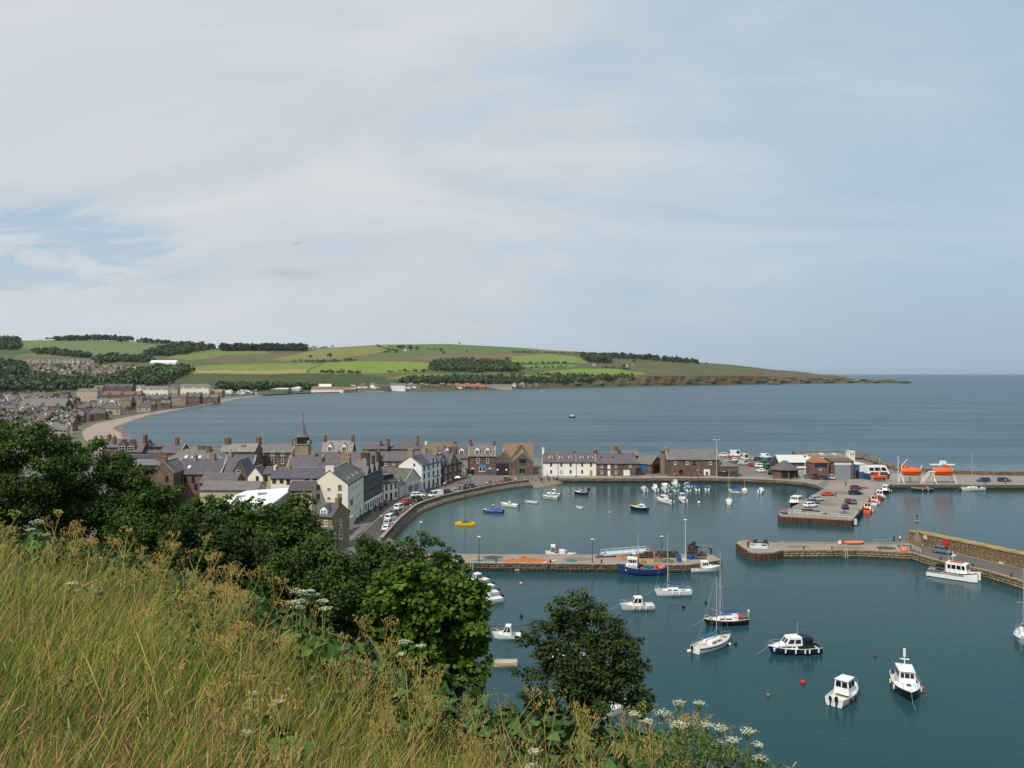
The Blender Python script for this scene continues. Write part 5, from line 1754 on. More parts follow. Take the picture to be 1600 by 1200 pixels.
# hillside estate: rows of small houses on rising ground
EST = [('brown roofed',W_tan,slate('estate_brown',(0.15,0.10,0.08))),('grey roofed',W_pale,R_grey),('plum roofed',W_beige,R_purple),('tan',W_beige,slate('estate_tan',(0.19,0.14,0.11)))]
ESTM = []
for nm,wm,rm in EST:
 b_ = MB().extx([(-3.6,-3),(3.6,-3),(3.6,4.6),(0,7.2),(-3.6,4.6)],-5,5,0)
 b_.extx([(-3.9,4.4),(0,7.22),(3.9,4.4),(3.9,4.7),(0,7.5),(-3.9,4.7)],-5.2,5.2,1)
 for xx in (-2.8,2.8):
  for zz_ in (1.0,3.0):
   b_.box(xx - .6,xx + .6,-3.66,-3.5,zz_,zz_ + 1.2,2)
 ESTM.append((nm,b_.data('estate_house',[wm,rm,M_glass])))
for y0 in (564.5,566.5,570.5,573.5,577,580.5,584):
 px_ = rngh.uniform(8,30)
 end = 146 if y0 < 568 else (150 if y0 < 572 else rngh.uniform(170,225))
 while px_ < end:
  p = terr(px_,y0 + rngh.uniform(-.4,.4))
  nm,me = ESTM[1] if (y0 < 568 and rngh.random() < .75) else rngh.choice(ESTM)
  o = place('estate_house',me,None,(p.x,p.y,p.z),rngh.uniform(-.25,.25) + rngh.choice([0,0,0,1.57]))
  up_ = 'in the upper white estate rows' if y0 < 568 else 'in the lower estate rows'
  tag(o,'small %s house %s' % (nm,up_),'house','%s houses %s' % (nm,up_))
  px_ += rngh.uniform(4.6,8.5) if y0 < 568 else rngh.uniform(5.5,12)
# caravans and bay village
cav = MB().extx([(-1.3,.3),(1.3,.3),(1.35,1.6),(1.2,2.9),(-1.2,2.9),(-1.35,1.6)],-4.6,4.6,0)
for xx in (-3,-1,1,3):
 cav.box(xx - .6,xx + .6,-1.42,-1.3,1.5,2.3,1)
cavm = cav.data('caravan',[M_white,M_glass])
for (a,b,y0,y1,n,gl) in ((346,402,610.5,616.5,34,'in the caravan park at the end of the beach'),(552,600,603.5,608.2,26,'in the shore caravan park beside the far pavilion')):
 for i in range(n):
  px_ = rngh.uniform(a,b)
  p = terr(px_,rngh.uniform(y0,y1))
  tag(place('caravan',cavm,None,p,rngh.choice([.1,1.4,1.6]) + rngh.uniform(-.15,.15)),'white static caravan ' + gl,'caravan','white caravans ' + gl)
for i in range(46):
 px_ = rngh.uniform(636,832) if i < 36 else rngh.uniform(556,640)
 p = terr(px_,rngh.uniform(603.4,606.8) if px_ < 780 else rngh.uniform(603.5,605.2))
 k = rngh.choice([('white','grey slate'),('brown stone','grey slate'),('tan stone','purple slate'),('white','blue slate'),('sandstone','brown tiled')])
 put_house(PROTO[k],'shore_cottage','%s cottage with a %s roof across the bay' % k,p,rngh.uniform(-.3,.2),group='%s %s cottages across the bay' % k)
for (px_,py_,k,lb) in ((633,548,('white','grey slate'),'white farmhouse between trees on the hill top'),(979,572.5,('white','grey slate'),'white gabled farmhouse on the headland'),(974,573,('brown stone','grey slate'),'grey farm steading beside the headland farmhouse'),
       (989,572,('tan stone','grey slate'),'low tan barn left of the headland farmhouse'),(928,571,('white','blue slate'),'small pale cottage at the edge of the headland copse'),(1018,583,('tan stone','grey slate'),'lonely cottage near the cliff edge'),
       (535,582,('brown stone','purple slate'),'brown farm roofs by the hedge below the hay field'),(548,582,('tan stone','purple slate'),'tan cottage at the end of the farm by the hedge'),(561,583,('brown stone','blue slate'),'dark barn right of the farm by the hedge'),
       (815,602.8,('white','grey slate'),'white cottage at the last bend of the bay shore'),(838,603,('tan stone','brown tiled'),'tan cottage beyond the last bend of the bay')):
 put_house(PROTO[k],'farmhouse',lb,terr(px_,py_),rngh.uniform(-.4,.4))
# ================================================================== PIERS, WALLS, POSTS, QUAYSIDE GEAR
PIER_F = [(560,876),(725,879.3),(955,881.8),(1050,883),(1076,882.6),(1127,875)]
PIER_B = [(1112,866),(1060,866.6),(940,867.6),(700,866.6),(560,865)]
pf = [at(px,py,1.6) for px,py in PIER_F]
pb = [at(px,py,1.6) for px,py in PIER_B]
pier_poly = [V2(p) for p in pf + pb]
sheet('pier_deck',pier_poly,mat('pier_concrete',(0.235,0.195,0.155),0.9,0.25,0.25,col2=(0.33,0.275,0.225),detail=9,bump=.2,bscale=4),cut=False,zf=lambda x,y: 1.6)
cm = MB()
for a,b in zip(pier_poly,pier_poly[1:] + pier_poly[:1]):
 cm.quad((a[0],a[1],-2),(b[0],b[1],-2),(b[0],b[1],1.59),(a[0],a[1],1.59))
cm.build('pier_core',MATS['quay_core_stone'],kind='structure')
fl = [V2(p) for p in pf]
block_wall('pier_wall',fl[:3],zc_(-.3),zc_(1.6),base=(0.15,0.118,0.088),course=.4,blk=.8,proud=.12,weed=.45)
block_wall('pier_wall',fl[2:] + [V2(pb[0])],zc_(-.3),zc_(1.6),base=(0.165,0.13,0.092),course=.4,blk=.8,proud=.1,weed=.5)
block_wall('pier_wall',[V2(p) for p in pb],zc_(-.3),zc_(1.6),base=(0.15,0.12,0.09),weed=.5)
coping(fl,1.61)
coping([V2(p) for p in pb],1.61,w=.45,h=.22)
# white stain strip and ladders on the pier front
OJ_F = [(1151,848.5),(1158,853.5),(1169,860.5),(1173,863),(1190,864.6),(1210,863.6),(1221,860.4),(1340,859.8),(1392,862.5),(1424.5,864),(1454,873),(1543,892.4),(1600,909.5),(1720,947)]
OJ_B = [(1720,905),(1600,880),(1500,858),(1430,845),(1405,848),(1380,850),(1340,849),(1217,848),(1202,847),(1181,844.6),(1165,843.6),(1154,845)]
of = [at(px,py,1.6) for px,py in OJ_F]
ob = [at(px,py,1.6) for px,py in OJ_B]
oj_poly = [V2(p) for p in of + ob]
sheet('outer_jetty_deck',oj_poly,mat('jetty_concrete',(0.225,0.19,0.15),0.9,0.25,0.2,col2=(0.31,0.265,0.21),detail=9,bump=.2,bscale=4),cut=False,zf=lambda x,y: 1.6)
cm = MB()
for a,b in zip(oj_poly,oj_poly[1:] + oj_poly[:1]):
 cm.quad((a[0],a[1],-2),(b[0],b[1],-2),(b[0],b[1],1.59),(a[0],a[1],1.59))
cm.build('jetty_core',MATS['quay_core_stone'],kind='structure')
ofl = [V2(p) for p in of]
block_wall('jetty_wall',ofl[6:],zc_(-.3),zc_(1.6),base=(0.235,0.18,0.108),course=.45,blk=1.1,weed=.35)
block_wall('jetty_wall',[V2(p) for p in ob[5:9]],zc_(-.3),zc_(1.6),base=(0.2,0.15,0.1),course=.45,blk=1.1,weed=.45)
coping(ofl[6:],1.62,w=.6,h=.2,m=mat('lichen_coping',(0.30,0.225,0.14),.9,.25,.6))
coping([V2(p) for p in ob[3:8]],1.66,w=.6,h=.3,m=MATS['lichen_coping'])
sheet('breakwater_road',[V2(at(px,py,1.6)) for px,py in ((1424,862),(1454,871),(1543,890),(1600,906.5),(1720,943),(1720,922),(1600,889.5),(1500,867),(1437,852.5),(1400,851),(1404,856))],
  mat('dark_roadway',(0.095,0.085,0.078),.9,.2,.2,col2=(0.135,0.12,0.108)),dz=.012,cut=False,zf=lambda x,y: 1.6)
def sheet_pile(line,z0,z1,pitch=1.05,depth=.32):
 prof = []
 for a,b in zip(line[:-1],line[1:]):
  a,b = Vector(a[:2]),Vector(b[:2])
  L = (b - a).length
  u = (b - a) / L
  n = Vector((u.y,-u.x))
  k = max(1,round(L / pitch))
  for i in range(k):
   for f,dd in ((0.0,0.0),(.32,0.0),(.45,depth),(.87,depth),(1.0,0.0)):
    prof.append(a + u * (L * (i + f) / k) + n * (dd + .04))
 mb = MB()
 mb.loft([[(p.x,p.y,z) for p in prof] for z in (z0,.35,z1)],caps=False,closed=False)
 o = mb.build('sheet_piling',mat('rusty_steel',(0.050,0.030,0.022),.85,.4,.8,col2=(0.115,0.065,0.045),stretch=(1,1,.25),detail=8),kind='structure')
 return o
sheet_pile([V2(p) for p in jet[3:6]],-1,1.5)
sheet_pile(ofl[:7],-1,1.45)
cap_ = mat('pile_cap',(0.30,0.25,0.19),.9,.2,.5)
coping([V2(p) for p in jet[3:6]],1.62,w=.7,h=.3,m=cap_)
coping(ofl[:7],1.62,w=.7,h=.3,m=cap_)
# breakwater parapet wall
BW = [(1421,848.6),(1437,851.7),(1500,865.6),(1600,888.2),(1720,916)]
bw = [V2(at(px,py,1.6)) for px,py in BW]
c0 = Vector((*bw[0],1.6))
wall = thing('breakwater_wall','high lichen stained stone parapet wall along the outer breakwater','wall',(0,0,0))
u = (Vector(bw[1]) - Vector(bw[0])).normalized()
nb = Vector((-u.y,u.x))
mb = MB()
bk = [Vector(p) + nb * 2.3 for p in bw]
for i in range(4):
 a,b,c,d = bw[i],bw[i + 1],bk[i + 1],bk[i]
 mb.prism([tuple(a),tuple(b),tuple(c),tuple(d)],-2,4.15)
mb.build('core',MATS['quay_core_stone'],wall)
block_wall('stones',bw,zc_(1.6),zc_(4.2),base=(0.225,0.160,0.092),course=.38,blk=1.05,spread=.2,proud=.03,weed=0,parent=wall,kind='stuff')
block_wall('stones',[tuple(p) for p in reversed(bk)],zc_(-.5),zc_(4.2),base=(0.2,0.15,0.09),course=.5,blk=1.2,weed=.8,parent=wall,kind='stuff')
mb = MB()
for i in range(4):
 a,b = Vector(bw[i]),Vector(bw[i + 1])
 L = (b - a).length
 k = int(L / 1.7)
 uu = (b - a) / L
 nn = Vector((-uu.y,uu.x))
 for j in range(k):
  s0,s1 = L * j / k + .012,L * (j + 1) / k - .012
  q = [a + uu * s0 - nn * .14,a + uu * s1 - nn * .14,a + uu * s1 + nn * 2.4,a + uu * s0 + nn * 2.4]
  mb.prism([tuple(p) for p in q],4.16,4.42 + random.uniform(0,.03))
mb.build('coping',mat('lichen_cap',(0.30,0.225,0.10),.9,.3,.5),wall)
mb = MB()
for i in range(6):          # stepped seaward end
 s = -0.3 * (i + .5)
 p = Vector(bw[0]) + u * s + nb * (.15 * i * i * .25)
 hh = 4.3 - .46 * (i + 1)
 mb.obox((p.x + nb.x * 1.15,p.y + nb.y * 1.15,(hh - 1) / 2),(.298,2.3 - .05 * i,hh + 1),math.atan2(u.y,u.x))
mb.build('stepped_end',mat('lichen_stone',(0.22,0.155,0.085),.9,.3,.8),wall)
# beacon pillar
p = at(1433,854.0,1.6)
t = thing('harbour_beacon','square stone beacon pillar with a small lamp at the end of the breakwater wall','beacon',p)
sqp = lambda w,z: [(-w,-w,z),(w,-w,z),(w,w,z),(-w,w,z)]
MB().loft([sqp(.55,0),sqp(.48,2.6)]).build('plinth',W_tan,t)
MB().loft([sqp(.27,2.603),sqp(.2,5.6)]).build('pillar',W_tan,t)
MB().loft([sqp(.4,5.603),sqp(.4,5.75)]).build('platform',M_skew,t)
MB().tube([(0,0,5.75),(0,0,6.6)],.06,6).ball((0,0,6.8),.2,8,5).build('lamp',M_black,t)
# lifebuoy housing, bollards, notices on the wall
uang = math.atan2(u.y,u.x)
def onwall(px,py,off=.12):
 k = (px - CX) / F
 for a,b in zip(bw[:-1],bw[1:]):
  uu = Vector(b) - Vector(a)
  tt_ = (k * a[1] - a[0]) / (uu.x - k * uu.y)
  if 0 <= tt_ <= 1:
   q = Vector(a) + uu * tt_
   n = Vector((uu.y,-uu.x)).normalized()
   q = q + n * off
   return Vector((q.x,q.y,Z(py,q.y)))
q = onwall(1478.5,848)
t = thing('lifebuoy','round red lifebuoy holder on the breakwater wall behind the parked car','lifebuoy',q,uang)
MB().loft([[(.62 * math.cos(a * math.pi / 8),y,.62 * math.sin(a * math.pi / 8)) for a in range(16)] for y in (-.12,.1)]).build('cover',M_red,t)
MB().box(-.12,.12,-.06,.1,-1.6,-.5).build('post',M_red,t)
for px,py,s,lb in ((1446.5,839.5,.8,'cream notice plate high on the breakwater wall near the beacon'),(1441,852,.55,'pale square plate low on the wall beside the beacon'),(1566,882,.9,'cream electricity cabinet against the breakwater wall')):
 q = onwall(px,py)
 tag(MB().box(-s * .5,s * .5,-.1 if s < .9 else -.4,.1,-s * .55,s * .55).build('wall_plate' if s < .9 else 'cabinet',mat('cream_plate',(0.55,0.50,0.36),.6,.1,2),loc=q),lb,'cabinet' if s >= .9 else 'notice').rotation_euler.z = uang
# ---- parapet along the street
def offset_line(line,w):
 out = []
 for i,p in enumerate(line):
  a = Vector(line[max(0,i - 1)][:2])
  b = Vector(line[min(len(line) - 1,i + 1)][:2])
  u = (b - a).normalized()
  out.append(Vector(p[:2]) + Vector((-u.y,u.x)) * w)
 return out
rt = [V2(p) for p in rev_t]
inn = offset_line(rt,.55)
par = thing('street_parapet','long low stone parapet between the street and the sloping sea wall','wall',(0,0,0))
mb = MB()
for i in range(len(rt) - 1):
 q = [rt[i],rt[i + 1],tuple(inn[i + 1]),tuple(inn[i])]
 vs = [(x,y,gz(x,y) - .3) for x,y in q] + [(x,y,gz(x,y) + .80) for x,y in q]
 mb.add(vs,[(3,2,1,0),(4,5,6,7),(0,1,5,4),(1,2,6,5),(2,3,7,6),(3,0,4,7)])
mb.build('core',MATS['quay_core_stone'],par)
block_wall('stones',rt,lambda p: gz(p.x,p.y) - .1,lambda p: gz(p.x,p.y) + .82,base=(0.17,0.13,0.10),course=.3,blk=.6,weed=-5,parent=par,kind='stuff')
block_wall('stones',[tuple(p) for p in reversed(inn)],lambda p: gz(p.x,p.y) - .1,lambda p: gz(p.x,p.y) + .82,base=(0.19,0.145,0.11),course=.3,blk=.6,weed=-5,parent=par,kind='stuff')
mb = MB()
for i in range(len(rt) - 1):
 a,b = Vector(rt[i]),Vector(rt[i + 1])
 L = (b - a).length
 k = max(1,int(L / 1.2))
 for j in range(k):
  q0,q1 = a.lerp(b,(j + .01) / k),a.lerp(b,(j + .99) / k)
  n0 = (inn[i] - a).normalized()
  q = [q0 - n0 * .08,q1 - n0 * .08,q1 + n0 * .63,q0 + n0 * .63]
  vs = [(v.x,v.y,gz(v.x,v.y) + .823) for v in q] + [(v.x,v.y,gz(v.x,v.y) + .96) for v in q]
  mb.add(vs,[(3,2,1,0),(4,5,6,7),(0,1,5,4),(1,2,6,5),(2,3,7,6),(3,0,4,7)])
mb.build('coping',MATS['coping_stone'],par)
# dark carriageway and pavements of the street, following the parapet
st_in = offset_line(rt,7.2)
k_in = offset_line(rt,1.6)
def strip(name,A_,B_,m,dz):
 mb = MB()
 for i in range(len(A_) - 1):
  n = 6
  for j in range(n):
   q = [Vector(A_[i]).lerp(Vector(A_[i + 1]),j / n),Vector(A_[i]).lerp(Vector(A_[i + 1]),(j + 1) / n),Vector(B_[i]).lerp(Vector(B_[i + 1]),(j + 1) / n),Vector(B_[i]).lerp(Vector(B_[i + 1]),j / n)]
   mb.add([(v.x,v.y,gz(v.x,v.y) + dz) for v in q],[(0,1,2,3)])
 return mb.build(name,m,kind='structure')
strip('street',k_in,st_in,M_asph,.045)
strip('pavement',offset_line(rt,.56),k_in,mat('paving',(0.20,0.175,0.15),.9,.2,.6),.14)
strip('street_edge_line',offset_line(rt,6.6),offset_line(rt,6.75),mat('road_paint',(0.45,0.38,0.16),.8,.3,1.0),.05)
flow = mat('flower_foliage',(0.045,0.085,0.03),.9,.4,3.0)
for i,(y0,x0) in enumerate(((204,-37.9),(207.5,-37.6),(211,-37.3),(214.5,-37.0),(222,-36.6),(227,-36.0),(232,-35.4))):
 x0,y0 = street(x0,y0)
 g = gz(x0,y0)
 lab = ['first leafy tub','second leafy tub','third leafy tub','fourth leafy tub','fifth leafy tub','sixth leafy tub','last leafy tub'][i] + ' along the house fronts counted up the street'
 t = thing('plant_tub',lab,'plant tub',(x0,y0,g))
 MB().tube([(0,0,0),(0,0,.5)],[.35,.45],8).build('tub',M_wood,t)
 leafy('foliage',[((0,0,.9),(.55,.6,.5),60)],m=mat('tub_leaves',(0.05,0.09,0.03),.9,.2,2.0,tint=True),parent=t)
# ---- lamp posts
def lamp_post(px,py,ztop,g,label,head=1,tall_white=False,d=None):
 if d is None:
  p = at(px,py,g)
 else:
  p = Vector((X(px,d),d,g))
 hgt = Z(ztop,p.y) - g
 t = thing('lamp_post',label,'lamp post',p)
 m = M_offw if tall_white else mat('dark_pole',(0.05,0.055,0.055),.5,.1,2.0)
 MB().tube([(0,0,0),(0,0,1.2),(0,0,1.25),(0,0,hgt)],[.11,.11,.075,.05],7).build('pole',m,t)
 for s in ([0] if head == 1 else [-1,1]):
  if s:
   MB().tube([(0,0,hgt - .05),(s * .9,0,hgt + .1)],.035,5).build('arm',m,t)
  MB().loft([[(s * .9 + a * w,b * w * .55,z) for a,b in ((-1,-1),(1,-1),(1,1),(-1,1))] for w,z in ((.30,hgt - .02),(.36,hgt + .06),(.22,hgt + .17))]).build('lamp_head',M_offw,t)
 return t
lamp_post(658,0,816,1.6,'lamp post with a flat white head rising above the nearest trees',d=184)
lamp_post(748.5,877.5,839,1.6,'lamp post at the landward end of the middle pier')
lamp_post(925.5,880,843,1.6,'lamp post on the middle pier left of the blue trawler')
lamp_post(1034,876,838.5,1.6,'lamp post on the middle pier behind the white sloop mast')
lamp_post(1071,879,812.5,1.6,'tall white lamp post near the end of the middle pier',tall_white=True)
lamp_post(1119.5,744,687.5,1.6,'tall twin headed lamp post beside the long stone store',head=2,tall_white=True)
lamp_post(595.5,0,806.5,1.6,'street lamp on the parapet side at the bottom of the street',d=214)
lamp_post(614,0,815.8,1.6,'street lamp standing behind the parked cars near the trees',d=202)
lamp_post(1131.5,0,737,1.6,'short lamp post on the quay edge in front of the low store',d=307)
lamp_post(1090,0,735,1.6,'short lamp post on the quay edge in front of the long store',d=307)
lamp_post(735,757,742,1.6,'short lamp post on the open corner beyond the street crowd')
p = at(1257.8,746.5,1.6)
t = thing('signal_mast','white signal mast with a red and white head beside the harbour office','mast',p)
hm = Z(714,p.y) - 1.6
MB().tube([(0,0,0),(0,0,hm)],[.16,.11],8).build('pole',M_white,t)
MB().loft([[(.55 * math.cos(a * math.pi / 5),.2 * math.sin(a * math.pi / 5),z) for a in range(10)] for z in (hm,hm + .5)]).build('head',M_red,t)
MB().box(-.7,.7,-.1,.1,hm + .503,hm + .8).build('cross_bar',M_white,t)
MB().box(-.25,.25,-.25,.25,0,.9).build('base',M_yellow,t)
def railing(pts,label,hgt=1.1,sp=2.2,m=None,rails=2):
 m = m or M_offw
 p0 = Vector(pts[0])
 t = thing('railing',label,'railing',p0)
 for a,b in zip(pts[:-1],pts[1:]):
  a,b = Vector(a) - p0,Vector(b) - p0
  n = max(1,round((b - a).length / sp))
  for i in range(n + (1 if b + p0 == Vector(pts[-1]) else 0)):
   q = a.lerp(b,i / n)
   MB().tube([q,q + Vector((0,0,hgt))],.055,5).build('post',m,t)
  for k in range(rails):
   zz = Vector((0,0,hgt * (k + 1) / rails - .03))
   MB().tube([a + zz,b + zz],.045,5).build('rail',m,t)
 return t
railing([at(1241,803.3,1.65),at(1262,805.3,1.65),at(1328,811.0,1.65)],'long white railing along the front edge of the jetty',1.1,2.4)
railing([at(1073,868,1.6),at(1100,866.6,1.6),at(1109,867.5,1.6)],'white railing round the seaward end of the middle pier',2.0,1.6,M_steel)
railing([at(1366,850.3,1.6),at(1380,851.0,1.6),at(1392,849.2,1.6)],'grey hand railing at the steps on the outer jetty',1.1,1.5,M_steel)
railing([at(1408,860,1.6),at(1420,861,1.6)],'short white barrier beside the orange float',.9,1.2,M_offw)
railing([at(1426,858.5,1.6),at(1438,863.5,1.6)],'leaning white barrier at the bend of the breakwater road',.9,1.2,M_offw)
railing([at(1176,745.6,1.62),at(1216,747.5,1.62)],'pale railing on the quay edge before the round pavilion',1.0,2.0,M_steel)
railing([at(1240,749.5,1.62),at(1262,752.5,1.62),at(1285,758.5,1.62)],'pale railing round the quay corner below the harbour office',1.0,2.0,M_steel)
def ladder(px,py,label):
 p = at(px,py,1.6)
 t = thing('ladder',label,'ladder',p - Vector((0,.22,0)))
 for s in (-1,1):
  MB().box(s * .25 - .04,s * .25 + .04,-.04,.04,-2.0,.5).build('stile',M_offw,t)
 for k in range(7):
  MB().box(-.21,.21,-.025,.025,-1.7 + k * .3,-1.65 + k * .3).build('rung',M_grey,t)
ladder(737,879.5,'iron ladder on the pier front below the landward lamp post')
ladder(1171,861.8,'white ladder on the piled head of the outer jetty')
ladder(1322,859.9,'ladder halfway along the front of the outer jetty')
tag(MB().box(-.45,.45,-.14,.05,-1.45,.05).build('timber_fender',mat('white_limewash',(0.5,0.47,0.42),.9,.2,2),loc=at(808,880,1.6)),'whitened timber fender post on the middle pier front','fender')
tag(MB().box(-1.1,1.1,-.45,.05,-1.5,-.2).build('timber_fender',mat('yellow_timber',(0.36,0.27,0.12),.9,.2,2),loc=at(1238,805,1.6)),'yellowish timber landing panel on the jetty sheet piles','fender')
tag(MB().box(-.3,.3,-.5,.05,-1.4,.15).build('timber_fender',M_offw,loc=at(1333,811.5,1.6) + Vector((.5,0,0))),'white corner fender at the front right of the jetty','fender')
# ---- heaps of net, creels, barrels, ropes
def heap(px,py,w,dpt,h,label,m,cat='net pile',name='net_pile',z=1.6,n=26,seed=0):
 p = at(px,py,z)
 V,Fq = [],[]
 rows = 12
 rr = random.Random(int(px * 7 + seed))
 ph = [rr.uniform(0,6) for _ in range(5)]
 mb = MB()
 rings = []
 for k in range(rows):
  f = k / (rows - 1)
  ring = []
  for j in range(n):
   a = 2 * math.pi * j / n
   lob = 1 + .18 * math.sin(3 * a + ph[0]) + .12 * math.sin(5 * a + ph[1]) + rr.uniform(-.06,.06)
   rad = (1 - f) * lob
   zz = h * (f ** .7) * (1 + .2 * math.sin(2 * a + ph[2]) + rr.uniform(-.12,.12)) if k else -.05
   ring.append((w * rad * math.cos(a) + w * .15 * f * math.sin(ph[3]),dpt * rad * math.sin(a),zz))
  rings.append(ring)
 mb.loft(rings)
 return tag(mb.build(name,m,loc=p),label,cat)
M_onet = mat('orange_net',(0.40,0.135,0.045),.95,.35,3.0,bump=.8,bscale=9)
M_pnet = mat('purple_net',(0.11,0.05,0.075),.95,.4,3.0,bump=.8,bscale=9)
M_rope = mat('old_rope',(0.20,0.155,0.09),.95,.35,3.0,bump=.8,bscale=9)
heap(822,876.5,3.6,1.5,.75,'big orange net heap on the middle pier',M_onet)
heap(800,876.6,2.2,1.0,.4,'flat spread of orange net left of the big orange heap',M_onet)
heap(850,877.6,2.6,.7,.28,'thin trail of orange net right of the big orange heap',M_onet)
heap(893,877.2,1.3,.7,.42,'small green net heap on the middle pier',M_teal)
heap(762,875.6,3.6,.6,.22,'long flat strip of green net near the landward lamp post',M_teal)
heap(786,876.0,1.6,.5,.16,'thin patch of teal net beside the orange net',M_teal)
heap(945,869.8,1.6,.9,.75,'purple net heap beside the white gangway',M_pnet)
heap(935,871.0,.8,.6,.5,'small dark purple net heap left of the gangway',M_pnet)
heap(1005,879.2,.95,.7,.6,'brown rope pile on the pier above the trawler deck',M_rope,'rope pile','rope_pile')
heap(1015,878.8,1.0,.7,.8,'yellow ochre rope pile on the pier above the trawler stern',mat('ochre_rope',(0.42,0.24,0.07),.95,.3,3,bump=.8,bscale=9),'rope pile','rope_pile')
heap(1028,877.0,1.1,.8,.9,'grey brown gear pile on the pier behind the sloop',M_rope,'gear pile','gear_pile')
heap(1043,878.6,1.3,.7,.7,'dull green gear pile on the pier right of the sloop mast',mat('dull_green_gear',(0.10,0.11,0.075),.95,.4,3,bump=.8,bscale=9),'gear pile','gear_pile')
heap(1097,868.5,1.3,.6,.9,'dark gear heap under the pier end railing',mat('dark_gear',(0.05,0.045,0.035),.95,.4,3,bump=.8,bscale=9),'gear pile','gear_pile')
# creels: arched netted pots
cr = MB()
arch = [(-.32,0),(.32,0),(.30,.25),(.17,.40),(-.17,.40),(-.30,.25)]
cr.extx(arch,-.42,.42,0)
for x in (-.42,0,.42):
 for (a,b),(c,d) in zip(arch,arch[1:] + arch[:1]):
  cr.tube([(x,a * 1.04,b * 1.04),(x,c * 1.04,d * 1.04)],.025,4,1)
cr.box(-.44,.44,-.34,-.29,-.02,.05,1).box(-.44,.44,.29,.34,-.02,.05,1)
M_creel = mat('black_creel_net',(0.018,0.018,0.018),.95,.4,8.0)
creel = cr.data('creel',[M_creel,M_wood])
def creel_stack(px0,px1,py,rows,layers,label,group,z=1.6,sp=.92,lean=.06):
 a,b = at(px0,py,z),at(px1,py,z)
 n = max(1,int((b - a).length / sp))
 for r_ in range(rows):
  for l in range(layers):
   for i in range(n):
    if l == layers - 1 and random.random() < .25:
     continue
    q = a.lerp(b,(i + .5) / n) + Vector((random.uniform(-.05,.05),r_ * .72 + random.uniform(-.04,.04),l * .41))
    tag(place('creel',creel,None,q,math.atan2(b.y - a.y,b.x - a.x) + random.uniform(-lean,lean)),label,'creel',group)
creel_stack(999,1021,872.0,2,3,'black lobster creel in the long stack left of the red frame','creels in the long pier stack on the left')
creel_stack(1026,1060,871.2,2,3,'black lobster creel in the long stack right of the red frame','creels in the long pier stack on the right')
creel_stack(1073,1091,867.6,2,5,'black lobster creel in the tall stack at the pier end','creels in the tall stack at the pier end')
creel_stack(1176,1200,849.0,1,2,'lobster creel in the low row on the round jetty head','creels on the round head of the outer jetty')
creel_stack(1190,1203,852.6,1,1,'lobster creel lying near the inner side of the round jetty head','creels lying on the jetty head')
creel_stack(1253,1281,799.8,1,2,'dark creel stacked behind the railing on the jetty front','creels behind the jetty railing')
# tilted pallets over the tall stack
for i,(px,py,rot,lb) in enumerate(((1081,851,.35,'black pallet leaning steeply on top of the tall creel stack'),(1087,853,-.2,'black pallet lying flat on top of the tall creel stack'))):
 p = at(px,867.2,1.6)
 p.z = Z(py,p.y)
 t = thing('pallet',lb,'pallet',p)
 for k in range(5):
  MB().box(-.9,.9,-.5 + k * .22,-.36 + k * .22,0,.06).build('slat',M_creel,t)
 for x in (-.8,0,.8):
  MB().box(x - .06,x + .06,-.5,.52,-.12,-.003).build('bearer',M_creel,t)
 t.rotation_euler = (.2,-rot * 1.6,.2)
M_barrel = mat('blue_barrel',(0.025,0.085,0.24),.45,.1,3)
bar = MB().loft([[(r_ * math.cos(a * math.pi / 5),r_ * math.sin(a * math.pi / 5),z) for a in range(10)] for r_,z in ((.27,0),(.30,.1),(.31,.45),(.30,.8),(.26,.88))]).data('barrel',M_barrel)
for i,(px,py) in enumerate(((1057.5,872),(1061.5,872.3),(1075,873.5),(1079,874),(1083,873.2),(1087,873.6),(1059,877.5),(1063,878))):
 lb = ['left of two blue barrels beside the tall white lamp','right of two blue barrels beside the tall white lamp','first of four blue barrels in a row by the pier railing','second of four blue barrels in a row by the pier railing','third of four blue barrels in a row by the pier railing','last of four blue barrels in a row by the pier railing','left of the two nearest blue barrels on the pier edge','right of the two nearest blue barrels on the pier edge'][i]
 tag(place('barrel',bar,None,at(px,py,1.6)),lb,'barrel','blue barrels on the middle pier')
fishbox = MB().box(-.4,.4,-.25,.25,0,.04,0).box(-.4,-.36,-.25,.25,.04,.3,0).box(.36,.4,-.25,.25,.04,.3,0).box(-.36,.36,-.25,-.21,.04,.3,0).box(-.36,.36,.21,.25,.04,.3,0)
FB = {}
for nm,c in (('blue',M_barrel),('orange',mat('orange_box',(0.52,0.20,0.06),.6,.1,3)),('white',M_offw),('grey',M_grey),('black',M_creel),('teal',mat('teal_box',(0.09,0.26,0.25),.6,.1,3))):
 FB[nm] = fishbox.data('fish_box',c)
for px,py,c,lb in ((968,871.2,'orange','orange fish box behind the trawler wheelhouse, nearer the gangway'),(974,871.0,'orange','orange fish box second from the gangway'),(980,870.6,'orange','orange fish box third from the gangway'),(1067,875,'white','white fish box by the foot of the tall white lamp'),
      (1180,851.6,'teal','teal fish box on the round jetty head'),(1184.5,852.4,'white','white fish box on the round jetty head'),(1189,851.5,'grey','grey fish box on the round jetty head'),(1196,851,'black','black fish box on the round jetty head'),(1171,850.5,'orange','orange fish box nearest the tip of the outer jetty'),
      (1226,801,'orange','orange fish box at the left tip of the jetty'),(1230,801.4,'white','white fish box at the left tip of the jetty'),(1222,802.5,'blue','blue fish box at the left tip of the jetty'),(1227,803.5,'blue','blue fish box at the front left of the jetty')):
 o = tag(place('fish_box',FB[c],None,at(px,py,1.6),random.uniform(-.5,.5)),lb,'fish box')
 o.scale = (1.6,1.4,1.3)
heap(1224,801.5,1.6,.8,.9,'pinkish net heap at the left tip of the jetty',mat('pink_net',(0.35,0.13,0.10),.95,.35,3,bump=.8,bscale=9))
